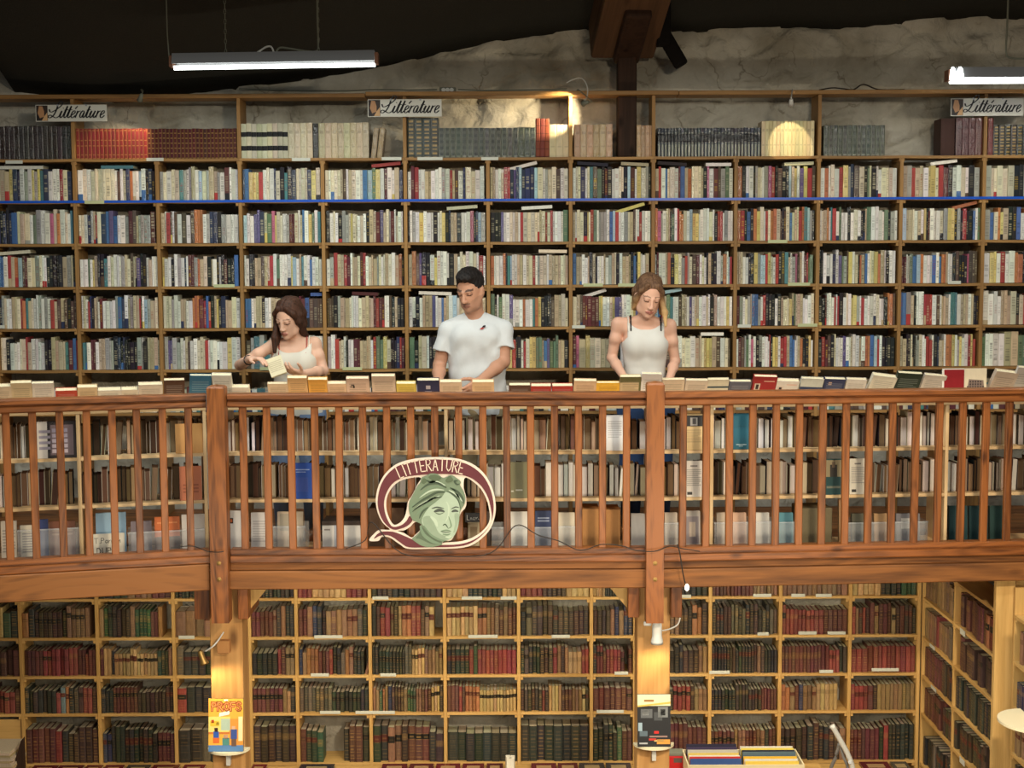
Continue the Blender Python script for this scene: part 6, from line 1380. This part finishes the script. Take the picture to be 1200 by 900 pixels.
# ------------------------------------------------------------------ roof timbers
def beam_between(name, p0, p1, w, h, mat, label, cat='beam', parent=None, taper=1.0):
    d = Vector(p1)-Vector(p0); L_ = d.length; d.normalize(); side = d.cross(Vector((0, 0, 1))).normalized(); up_ = side.cross(d).normalized()
    me = bevel_box_mesh(name, w, L_, h, mat, 0.02, 2)
    o = put(name, me, parent); m = Matrix((side, d, up_)).transposed().to_4x4(); m.translation = (Vector(p0)+Vector(p1))/2; o.matrix_world = m
    if label: tag(o, label, cat)
    return o
pw_ = P(728, 36, 10.22); pn_ = P(790, -200, 8.5)
beam_between('roof_beam', pw_ + (pw_-pn_).normalized()*0.05, pn_, 0.44, 0.40, M['old_y'], 'huge cracked oak roof beam coming out of the stone wall at top')
pk = P(733, 70, 10.16); beam_between('corbel', pk, pk+(pn_-pw_).normalized()*0.55, 0.18, 0.08, M['old_v'], 'short oak corbel block wedged between the roof beam and dark post')
xa, xb = P(723, 120, 10.15).x, P(745, 120, 10.15).x
g = Geo(); zt2 = P(735, 62, 10.15).z; g.box(xa, xb, 10.06, 10.22, U_Z[0]+0.001, zt2)
me = bevel_box_mesh('oak_post', xb-xa, 0.14, zt2-U_Z[0]-0.002, M['old_v'], 0.008); tag(put('oak_post', me, None, ((xa+xb)/2, 10.14, (zt2+U_Z[0])/2)), 'dark upright oak post carrying the roof beam, behind the top board', 'post')
pb = P(774, 34, 10.08); beam_between('oak_brace', pb, P(799, 77, 10.05), 0.10, 0.10, M['dark_oak'], 'blackened slanting brace right of the roof beam', 'brace')
xa, xb = P(768, 20, 10.1).x, P(784, 20, 10.1).x
me = bevel_box_mesh('oak_strut', xb-xa, 0.09, 0.6, M['dark_oak'], 0.008); tag(put('oak_strut', me, None, ((xa+xb)/2, 10.02, P(776, 54, 10.0).z+0.3)), 'blackened short vertical strut beside the roof beam', 'strut')

# ------------------------------------------------------------------ small spot lamps, cords and power strip on the top board
zt0 = U_TOP+0.008
def clip_spot(label, px, py, Y, aim, power, col, deg, blend, stem_to, mat=M['enamel']):
    p = P(px, py, Y); a = Vector(aim); d = (a-p).normalized()
    o = tag(empty('clip_lamp', p), label, 'lamp', 'clip-on spot lamps')
    R_ = d.to_track_quat('-Z', 'Y').to_matrix().to_4x4()
    g = Geo(); g.lathe([(0.008, 0.05), (0.012, 0.045), (0.014, 0.02), (0.022, -0.006), (0.020, -0.006), (0.012, 0.018)], 14, M=R_); g.smooth = True; put('lamp_head', g.mesh('lamp_head', [mat]), o)
    g = Geo(); g.lathe([(0.001, -0.004), (0.014, -0.003), (0.012, 0.012), (0.001, 0.016)], 12, M=R_); put('bulb', g.mesh('bulb', [M['bulb']]), o)
    q = Vector(stem_to)-p; h0 = R_ @ Vector((0, 0, 0.05)); g = Geo(); g.tube(catmull([h0, h0+(R_ @ Vector((0, 0, 0.03))), q*0.7+Vector((0, 0, 0.03)), q], 5), 0.004, 6); put('stem', g.mesh('stem', [mat]), o)
    sp_ = spot('clip_lamp_light', p+d*0.02, aim, power, col, deg, blend, 0.008)
    return o
WARM = (1.0, 0.80, 0.50)
clip_spot('pale clip lamp on the top board above the red volumes', 164, 117, 9.84, P(150, 160, 10.02), 8.0, WARM, 75, 0.5, P(166, 107, 10.0), M['cord'])
clip_spot('clip lamp on a looped cable lighting the stone wall', 684, 121, 9.86, P(628, 138, 10.28), 24.0, WARM, 80, 0.3, P(676, 107, 10.0), M['cord'])
clip_spot('slim pendant lamp aimed at the tall cream volumes', 927, 122, 9.66, P(925, 168, 10.02), 7.5, WARM, 40, 0.08, P(929, 106, 9.99))
def cord(name, label, pts, r, mat, cat='cable'):
    g = Geo(); g.tube(catmull([P(*p) for p in pts], 6), r, 6); return tag(put(name, g.mesh(name, [mat])), label, cat)
cord('power_cable', 'pale cable lying along the top board on the left', [(280, 104, 10.02), (300, 105, 10.05), (330, 106.2, 10.08), (370, 106.5, 10.06), (410, 106.5, 10.05), (440, 105, 10.05), (480, 105.5, 10.05), (512, 105, 10.04)], 0.005, M['cord'])
cord('looped_cable', 'white cable looping beside the lit stone patch', [(664, 97, 10.02), (672, 93, 10.0), (682, 92, 9.96), (688, 101, 9.92), (688, 113, 9.88), (684, 119, 9.86)], 0.004, M['enamel'])
cord('flex_cable', 'grey cable lying along the top board in the middle', [(537, 105, 10.04), (570, 106, 10.06), (610, 105.5, 10.06), (645, 105, 10.05), (664, 104, 10.04)], 0.005, M['cord'])
cord('dark_cable', 'dark knotted cable on the top board at right', [(960, 105.5, 10.04), (975, 103, 10.05), (988, 104, 10.04), (1000, 105, 10.05), (1012, 99, 10.08), (1030, 105, 10.06), (1060, 105, 10.06)], 0.005, M['cord_d'])
p0, p1 = P(515, 107.5, 10.03), P(534, 101, 10.03)
o = tag(empty('power_strip', (p0.x, 10.03, zt0)), 'grey power strip lying on the top board', 'power strip'); bbox('strip_body', o, M['cord'], 0, p1.x-p0.x, 0, 0.05, 0.0, p1.z-p0.z, 0.004)
for f in (0.25, 0.5, 0.75):
    g = Geo(); g.lathe([(0.014, 0), (0.014, 0.004), (0.010, 0.004), (0.010, 0.001)], 12, M=Matrix.Translation(((p1.x-p0.x)*f, -0.0005, (p1.z-p0.z)*0.5)) @ Matrix.Rotation(math.radians(90), 4, 'X')); put('socket', g.mesh('socket', [M['enamel']]), o)
# garland wire along the bottom rail
wp = [(405, 643, 8.2), (428, 633, 8.2), (436, 612, 8.19), (470, 648, 8.18), (520, 652, 8.18), (575, 648, 8.19), (604, 616, 8.2), (625, 624, 8.2), (633, 628, 8.2), (655, 634, 8.2), (680, 645, 8.19), (705, 638, 8.19), (730, 640, 8.18), (745, 645, 8.16), (767, 646, 8.13), (785, 640, 8.18), (800, 643, 8.2), (820, 646, 8.2)]
cord('garland_wire', 'thin dark wire strung along the bottom rail around the second post', wp, 0.0032, M['cord_d'])
cord('bulb_wire', 'wire hanging over the beam right of the second post', [(794, 638, 8.19), (797, 650, 8.18), (800, 670, 8.17), (803, 684, 8.18)], 0.004, M['cord_d'])
g = Geo(); p = P(805, 689, 8.18); g.lathe([(0.001, -0.02), (0.012, -0.008), (0.013, 0.008), (0.006, 0.022), (0.001, 0.024)], 12); tag(put('small_bulb', g.mesh('small_bulb', [M['bulb']]), None, p), 'tiny lit bulb hanging below the beam', 'bulb')
cord('wire_left', 'thin dark wire tied round the first railing post', [(262, 646, 8.14), (256, 647, 8.13), (243, 646, 8.17), (225, 640, 8.2), (200, 642, 8.17)], 0.003, M['cord_d'])

# ------------------------------------------------------------------ lamps, half-round shelves and books on the columns
def half_shelf(label, px0, px1, y, Y, wall_y, mat=M['cream'], facing=0):
    a, b = P(px0, y, Y-0.06), P(px1, y, Y-0.06); R_ = (b.x-a.x)/2; cx = (a.x+b.x)/2; z = P(600, y, Y-0.06).z
    o = tag(empty('half_round_shelf', (cx, wall_y, z)), label, 'shelf', 'half-round shelves on the columns')
    g = Geo(); n = 18; pts = [(R_*math.cos(t), -R_*0.9*math.sin(t)) for t in np.linspace(0, math.pi, n)]
    i0 = len(g.v); g.v += [(x, y_, 0.0) for x, y_ in pts]+[(x, y_, -0.014) for x, y_ in pts]
    g.f.append(tuple(range(n))[::-1]); g.f.append(tuple(range(n, 2*n)))
    for k in range(n): g.f.append((k, (k+1) % n, n+(k+1) % n, n+k))
    g.c = [(1, 1, 1)]*len(g.f); g.m = [0]*len(g.f)
    bo = put('shelf_top', g.mesh('shelf_top', [mat]), o)
    g = Geo(); g.prism([(-0.012, -0.10), (0.012, -0.10), (0.012, -0.0145), (-0.012, -0.0145)], -0.04, -0.004); put('bracket', g.mesh('bracket', [M['enamel']]), o)
    if facing: o.rotation_euler = (0, 0, facing)
    return o, z, cx
s1o, z1_, cx1 = half_shelf('half-round shelf on the left column holding the yellow comic', 241.5, 291, 878, COL_Y, COL_Y)
s2o, z2_, cx2 = half_shelf('half-round shelf on the right column holding the dark paperback', 743, 791, 874.5, COL_Y, COL_Y)
def a_comic(g, w, h, y):
    rect(g, w, h, y, 0, 1, 0, 1, (236, 176, 70)); rect(g, w, h, y, .0, .62, .36, .66, (238, 214, 120), .0003); rect(g, w, h, y, 0, 1, 0, .12, (92, 132, 178), .0003)
    rect(g, w, h, y, .6, 1, .12, .62, (222, 150, 66), .0003); rect(g, w, h, y, .86, .98, .2, .66, (240, 222, 170), .0005); rect(g, w, h, y, .36, .62, .4, .62, (178, 196, 176), .0005); rect(g, w, h, y, 0, .6, .33, .37, (206, 120, 60), .0005)
    for (x0, x1, z0, z1, c) in ((.14, .3, .26, .38, (52, 92, 172)), (.13, .31, .16, .26, (220, 110, 50)), (.17, .27, .37, .45, (60, 40, 34)), (.4, .6, .12, .26, (84, 140, 130)), (.44, .56, .24, .32, (196, 150, 120)), (.64, .82, .24, .42, (66, 86, 150)), (.66, .8, .1, .24, (110, 84, 70)), (.67, .77, .41, .48, (222, 176, 140)), (.05, .3, .48, .58, (240, 190, 60)), (.08, .16, .54, .6, (200, 80, 50)), (.22, .3, .5, .56, (110, 150, 90))): rect(g, w, h, y, x0, x1, z0, z1, c, .0008)
    # tilted white note and title
    q = [(.3, .66), (.6, .70), (.61, .77), (.31, .73)]; g.quad([(-w/2+w*x, y-.0009, h*z) for x, z in q], lin((232, 232, 222)))
    for wd_, cc, dy in ((0.015, (150, 56, 30), .0010), (0.008, (240, 150, 90), .0014)): strokes_geo(g, 'PROFS', -w*.40, h*.78, h*.145, y-dy, lin(cc), wd_, 0.26)
    rect(g, w, h, y, .44, .56, .955, .985, (232, 232, 226), .0008)
zc = P(265, 821, COL_Y-0.1)
cover_book('comic_book', 'yellow comic book titled PROFS on the left half-round shelf', None, Vector((cx1-0.003, COL_Y-0.085, z1_+0.002)), 0, 0.205, zc.z-z1_-0.004, 0.014, (238, 180, 80), 0.12, 0, a_comic, (60, 56, 52))
def a_dark(g, w, h, y):
    rect(g, w, h, y, 0, 1, 0, 1, (40, 40, 42)); rect(g, w, h, y, 0, 1, .78, 1, (226, 212, 176), .0003); g.quad([(-w/2, y-.0005, h*.76), (w/2, y-.0005, h*.82), (w/2, y-.0005, h*.86), (-w/2, y-.0005, h*.79)], lin((214, 176, 84)))
    for (x0, x1, z0, z1, c) in ((.1, .45, .55, .72, (96, 98, 100)), (.15, .35, .6, .7, (140, 142, 142)), (.5, .75, .5, .66, (74, 76, 78)), (.62, .92, .56, .76, (120, 122, 122)), (.7, .84, .6, .72, (24, 24, 26)), (.02, .14, .3, .46, (150, 170, 180)), (.06, .3, .2, .3, (90, 104, 112)), (.5, .64, .25, .3, (206, 48, 44)), (.36, .9, .18, .21, (150, 120, 110)), (.34, .56, .12, .16, (190, 56, 46)), (.58, .98, .05, .14, (214, 146, 66)), (.5, .8, .1, .13, (222, 190, 120)), (.2, .5, .86, .9, (150, 110, 60)), (.05, .3, .05, .08, (170, 170, 170))): rect(g, w, h, y, x0, x1, z0, z1, c, .0008)
zc = P(766, 816, COL_Y-0.1)
cover_book('dark_paperback', 'glossy black paperback with pale top on the right half-round shelf', None, Vector((cx2-0.004, COL_Y-0.085, z2_+0.002)), 0, 0.195, zc.z-z2_-0.004, 0.016, (40, 40, 42), 0.12, 0, a_dark)
# column further right, just outside, with its shelf
RY = 7.7; xr = P(1216, 860, RY).x
c3 = tag(empty('timber_column', (xr+0.1, RY, -2.7)), 'square pine column at the right edge of the picture', 'column', 'columns under the gallery'); bbox('column_shaft', c3, M['col_v'], -0.09, 0.1, 0, 0.19, 0, 2.7+zb(689)-0.002)
o, z3, _ = half_shelf('half-round shelf at the right edge below the cut-off bookcase', 1150, 1240, 850, RY+0.1, RY+0.09, facing=math.radians(-90)); o.location = (xr+0.009, RY+0.09, z3)
g = Geo(); g.prism([(-0.10, -0.016), (-0.085, -0.03), (-0.05, -0.04), (-0.03, -0.10), (-0.002, -0.12), (-0.002, -0.015)][::-1], -0.01, 0.01); br = put('scroll_bracket', g.mesh('scroll_bracket', [M['cream']]), o); br.rotation_euler = (0, 0, math.radians(90))
# lamp on the right column (hanging reading lamp) and clip lamp on the left one
def column_lamp(label, px, y_top, y_bot, Y, r0, r1, mat, tilt, power, cable):
    pt, pb_ = P(px, y_top, Y), P(px, y_bot, Y); h = pt.z-pb_.z
    o = tag(empty('column_lamp', (pt.x, Y, pb_.z)), label, 'lamp', 'lamps on the columns')
    R_ = Matrix.Rotation(tilt, 4, 'Y')
    g = Geo(); g.lathe([(r1-0.002, 0.004), (r1, 0.0), (r1*0.98, h*.12), (r0*1.02, h*.34), (r0, h*.8), (r0*.85, h*.94), (r0*.4, h)], 18, M=R_); g.smooth = True; put('lamp_shade', g.mesh('lamp_shade', [mat]), o)
    g = Geo(); g.lathe([(0.001, 0.004), (r1*.6, 0.006), (r1*.55, 0.02), (0.001, 0.022)], 14, M=R_); put('bulb', g.mesh('bulb', [M['bulb']]), o)
    g = Geo(); g.tube(catmull([P(*c)-o.location for c in cable], 6), 0.0045, 6); put('cable', g.mesh('cable', [M['enamel']]), o)
    d = R_ @ Vector((0, 0, -1)); spot('column_lamp_light', o.location+d*0.01, o.location+d, power, (1.0, 0.78, 0.42), 150, 0.6, 0.02)
    return o
o = column_lamp('white hanging reading lamp on the right column', 770, 727.5, 754.5, 8.27, 0.028, 0.036, M['enamel'], 0.0, 5.5, [(776, 739, 8.31), (785, 737, 8.36), (794, 732, 8.4), (797, 724, 8.42)])
bbox('clamp', o, M['enamel'], -0.075, -0.03, 0.02, 0.04, 0.10, 0.125)
o = column_lamp('bronze clip lamp on the left column', 239.5, 761.5, 778.5, 8.29, 0.017, 0.026, M['brass'], -0.32, 5.5, [(241, 763, 8.34), (250, 757, 8.32), (256, 750, 8.34), (260, 744, 8.38), (262, 741, 8.40)])
x0, x1 = P(255, 755, 8.4).x, P(270, 755, 8.4).x
me = bevel_box_mesh('junction_box', x1-x0, 0.05, 0.075, M['card'], 0.003); tag(put('junction_box', me, None, ((x0+x1)/2, COL_Y-0.026, P(262, 757, 8.4).z)), 'small square wooden block on the left column above its lamp', 'block')

# ------------------------------------------------------------------ display tables in front of the lower bookcase
def table(label, px0, px1, Y0, Y1, z):
    x0, x1 = P(px0, 895, Y1).x, P(px1, 895, Y1).x
    o = tag(empty('display_table', ((x0+x1)/2, (Y0+Y1)/2, -2.7)), label, 'table', 'display tables below the gallery'); hw = (x1-x0)/2; hd = (Y1-Y0)/2
    bbox('table_top', o, M['pine_h'], -hw, hw, -hd, hd, z+2.7-0.025, z+2.7, 0.003)
    for sx in (-1, 1):
        for sy in (-1, 1): bbox('leg', o, M['pine_v'], sx*(hw-0.05)-0.025, sx*(hw-0.05)+0.025, sy*(hd-0.05)-0.025, sy*(hd-0.05)+0.025, 0, z+2.7-0.026, 0.003)
TZ = P(600, 893, 9.9).z-0.03
table('long display table of flat wrapped books below the left shelves', 36, 742, 9.45, 9.93, TZ)
table('display table below the right shelves', 800, 1062, 9.45, 9.93, TZ)
rt = random.Random(8)
def flat_wrapped(label, px0, px1, col, z=None, Y=9.90, dep=0.24, t=0.022, art=True):
    x0, x1 = P(px0, 893, Y).x, P(px1, 893, Y).x
    o = tag(empty('wrapped_book', ((x0+x1)/2, Y-dep/2, z or TZ)), label, 'book', 'wrapped books lying on the tables'); hw = (x1-x0)/2-0.003; c = lin(col); z0 = 0.001
    g = Geo(); g.box(-hw, hw, -dep/2, dep/2, z0, z0+0.003, c); g.box(-hw, hw, -dep/2, dep/2, t-0.003, t, c); g.box(-hw, -hw+0.003, -dep/2, dep/2, z0+0.003, t-0.003, c); put('cover', g.mesh('cover', [M['plastic']]), o)
    g = Geo(); g.box(-hw+0.003, hw-0.003, -dep/2+0.003, dep/2-0.003, z0+0.003, t-0.003, lin((200, 186, 150))); put('page_block', g.mesh('page_block', [M['pages']]), o)
    g = Geo(); g.box(-hw*.6, hw*.6, 0.0, dep*.3, t, t+0.0008, mixc(c, lin((216, 186, 130)), 0.5)); put('cover_label', g.mesh('cover_label', [M['print']]), o)
fl = [(40, 70, (96, 30, 34)), (70, 100, (92, 34, 36)), (102, 122, (104, 40, 38)), (124, 147, (110, 36, 38)), (150, 178, (80, 70, 62)), (180, 212, (104, 34, 36)), (216, 242, (110, 32, 36)), (296, 314, (118, 40, 44)), (352, 393, (40, 38, 52)), (448, 478, (96, 28, 34)), (480, 509, (92, 34, 36)), (511, 540, (112, 32, 38)), (542, 568, (108, 34, 38)), (570, 590, (96, 32, 34)), (622, 652, (104, 34, 40)), (653, 677, (100, 40, 40)), (678, 708, (74, 66, 64)), (709, 739, (72, 64, 64)), (1006, 1040, (98, 34, 36)), (1042, 1062, (92, 84, 70))]
for i, (a, b, c) in enumerate(fl):
    if c[0] > 88 and c[1] < 60: nm = 'dark red wrapped book'
    elif c[2] > c[0]: nm = 'black wrapped book'
    else: nm = 'grey-brown wrapped book'
    flat_wrapped('%s lying on the table front, %s from the left' % (nm, nth(i)), a, b, c)
# items at the bottom: standing open book, papers, box of comics, red box, ladder, old papers
def open_standing():
    x = P(597.5, 893, 9.7).x; z1 = P(597, 885, 9.7).z; o = tag(empty('open_white_book', (x, 9.7, TZ+0.001)), 'small white book standing open at the bottom edge', 'book'); h = z1-TZ
    for s in (-1, 1):
        g = Geo(); g.box(0.0, 0.03, -0.07, 0.0, 0, h, lin((232, 228, 214))); c = put('page_half', g.mesh('page_half', [M['pages']]), o); c.location = (s*0.018-0.012, 0, 0); c.rotation_euler = (0, 0, -s*0.12)
open_standing()
xa, xb = P(609, 896, 9.65).x, P(637, 896, 9.65).x
o = tag(empty('paper_stack', ((xa+xb)/2, 9.6, TZ+0.001)), 'small stack of white paper at the bottom edge', 'papers')
for k in range(4): bbox('sheet', o, M['enamel'], -(xb-xa)/2+0.002*k, (xb-xa)/2-0.001*k, -0.08, 0.06, k*0.006, k*0.006+0.005, 0.0)
# box of comics
YB = 9.3; zb0 = P(800, 900, YB).z-0.06
def crate(label, px0, px1, y, Y, col, hgt=0.12, dep=0.3):
    x0, x1 = P(px0, y, Y).x, P(px1, y, Y).x; z1 = P((px0+px1)/2, y, Y).z
    o = tag(empty('book_crate', ((x0+x1)/2, Y+dep/2, z1-hgt)), label, 'crate', 'crates on the front table'); hw = (x1-x0)/2
    for nm, q in (('crate_wall', (-hw, hw, -dep/2, -dep/2+0.008, 0, hgt)), ('crate_wall', (-hw, hw, dep/2-0.008, dep/2, 0, hgt)), ('crate_wall', (-hw, -hw+0.008, -dep/2+0.008, dep/2-0.008, 0, hgt)), ('crate_wall', (hw-0.008, hw, -dep/2+0.008, dep/2-0.008, 0, hgt)), ('crate_floor', (-hw+0.008, hw-0.008, -dep/2+0.008, dep/2-0.008, 0, 0.006))):
        g = Geo(); g.box(*q); put(nm, g.mesh(nm, [col]), o)
    return o, x0, x1, z1, hgt
table('front table carrying the crates of comics', 775, 960, 8.95, 9.42, P(880, 897, 9.1).z-0.10)
TZ2 = P(880, 897, 9.1).z-0.10
o, x0, x1, z1, hg = crate('pale wooden crate of comics at the bottom edge', 806, 943, 896.5, 9.05, M['cream'], 0.1)
cmx = [(238, 206, 90), (60, 90, 150), (228, 224, 206), (210, 60, 50), (240, 190, 60), (236, 232, 220), (90, 110, 120), (226, 200, 110), (30, 34, 60), (200, 196, 184), (234, 214, 96), (70, 60, 90), (220, 216, 206), (46, 44, 66)]
for i in range(14):
    Yc = 9.075+i*0.018; wd_ = (x1-x0)*(0.44 if i % 2 else 0.46); xc = x0+(x1-x0)*(0.25 if i % 2 else 0.73)
    hh_ = 0.10+0.004*(i//2)+rt.uniform(0, 0.016)
    g = Geo(); c = lin(cmx[i]); g.box(-wd_/2, wd_/2, 0, 0.007, 0, hh_, c); g.box(-wd_/2+.002, wd_/2-.002, 0.0073, 0.013, 0, hh_-0.002, lin((226, 216, 190)))
    ob = put('comic_album', g.mesh('comic_album', [M['print']]), None, (xc, Yc, z1-hg+0.008)); ob.rotation_euler = (-0.1, 0, 0)
    tag(ob, '%s comic album standing in the crate, %s from the front on its %s side' % (('yellow', 'blue', 'white', 'red', 'golden', 'ivory', 'slate', 'straw', 'navy', 'grey', 'lemon', 'purple', 'pale', 'indigo')[i], nth(i//2), ('right', 'left')[i % 2]), 'comic', 'comic albums in the crate')
x0, x1 = P(784, 890, 9.3).x, P(806, 890, 9.3).x; zr1 = P(795, 887, 9.3).z; zr0 = TZ2
o = tag(empty('red_boxed_book', ((x0+x1)/2, 9.3, zr0+0.001)), 'red box set with a grey emblem beside the right column', 'book'); hw = (x1-x0)/2
bbox('box_body', o, plain('red_card', (190, 36, 40), 0.5), -hw, hw, 0, 0.1, 0, zr1-zr0, 0.002)
g = Geo(); h_ = zr1-zr0; g.box(-hw*.5, hw*.4, -0.0012, -0.0002, h_*.55, h_*.9, lin((96, 84, 80))); put('emblem', g.mesh('emblem', [M['print']]), o)
bbox('grey_book_on_top', o, plain('grey_cover', (120, 124, 110), 0.6), -hw, hw*.7, 0.01, 0.1, h_+0.001, h_+0.022, 0.002)
# folding step ladder, top of it
lad = tag(empty('step_ladder', (P(985, 890, 9.2).x, 9.2, -2.7)), 'pale grey folding step ladder poking up at the bottom right', 'ladder')
lx = lambda px, py, Y=9.2: P(px, py, Y)-lad.location
for nm, pts, r in (('front_rail', [lx(975, 850), lx(985, 868), lx(994, 885), lx(1000, 905), lx(1004, 960)], 0.017), ('rear_rail', [lx(984, 871, 9.25), lx(979, 888, 9.27), lx(972, 906, 9.3), lx(960, 960, 9.35)], 0.012), ('cross_stay', [lx(984, 871, 9.24), lx(988, 886, 9.23), lx(994, 902, 9.22), lx(1000, 950, 9.21)], 0.010)):
    g = Geo(); g.tube(catmull(pts, 4), r, 8); g.smooth = True; put(nm, g.mesh(nm, [M['metal'] if nm != 'front_rail' else M['enamel']]), lad)
g = Geo(); g.tube([lx(996, 893, 9.18), lx(996, 893, 9.16)], 0.012, 10); put('rivet', g.mesh('rivet', [M['metal']]), lad)
# old papers and a wooden box at the far left
x0, x1 = P(-12, 870, 9.6).x, P(31, 870, 9.6).x
pl = tag(empty('magazine_rack', (x0, 9.5, TZ-0.05)), 'wooden magazine rack with a carved end at the bottom left', 'rack'); w = x1-x0
g = Geo(); zt1 = P(20, 866, 9.5).z-TZ+0.05; g.prism([(w*.78, 0), (w*1.06, 0), (w*1.06, zt1*1.02), (w*0.98, zt1*.96), (w*.78, zt1*.55)], 0, 0.03); put('carved_end', g.mesh('carved_end', [M['old_v']]), pl)
bbox('rack_floor', pl, M['pine_h'], -0.2, w, -0.1, 0.3, -0.02, 0, 0.002)
for k in range(12):
    c = jit((196, 182, 150) if k % 3 else (170, 150, 112), rt); z0 = P(5, 900, 9.5).z-0.02+k*0.0135
    g = Geo(); g.box(-0.1, 0.1, -0.13, 0.13, 0, 0.0125, lin(c)); ob = put('old_magazine', g.mesh('old_magazine', [M['pages']]), None, (P(4, 880, 9.55).x+rt.uniform(-.008, .008), 9.55, z0)); ob.rotation_euler = (0, 0, rt.uniform(-.08, .08))
    tag(ob, 'old magazine in the pile at bottom left, %s from the bottom' % nth(k), 'magazine', 'pile of old magazines')
x = P(0, 853, 9.98).x
bbox('back_panel', LB, M['pine_h'], L_S[0]+0.0125, L_S[1]-0.0125, 0.02, 0.03, L_Z[5]+0.002, L_Z[4]-0.045, 0.001)
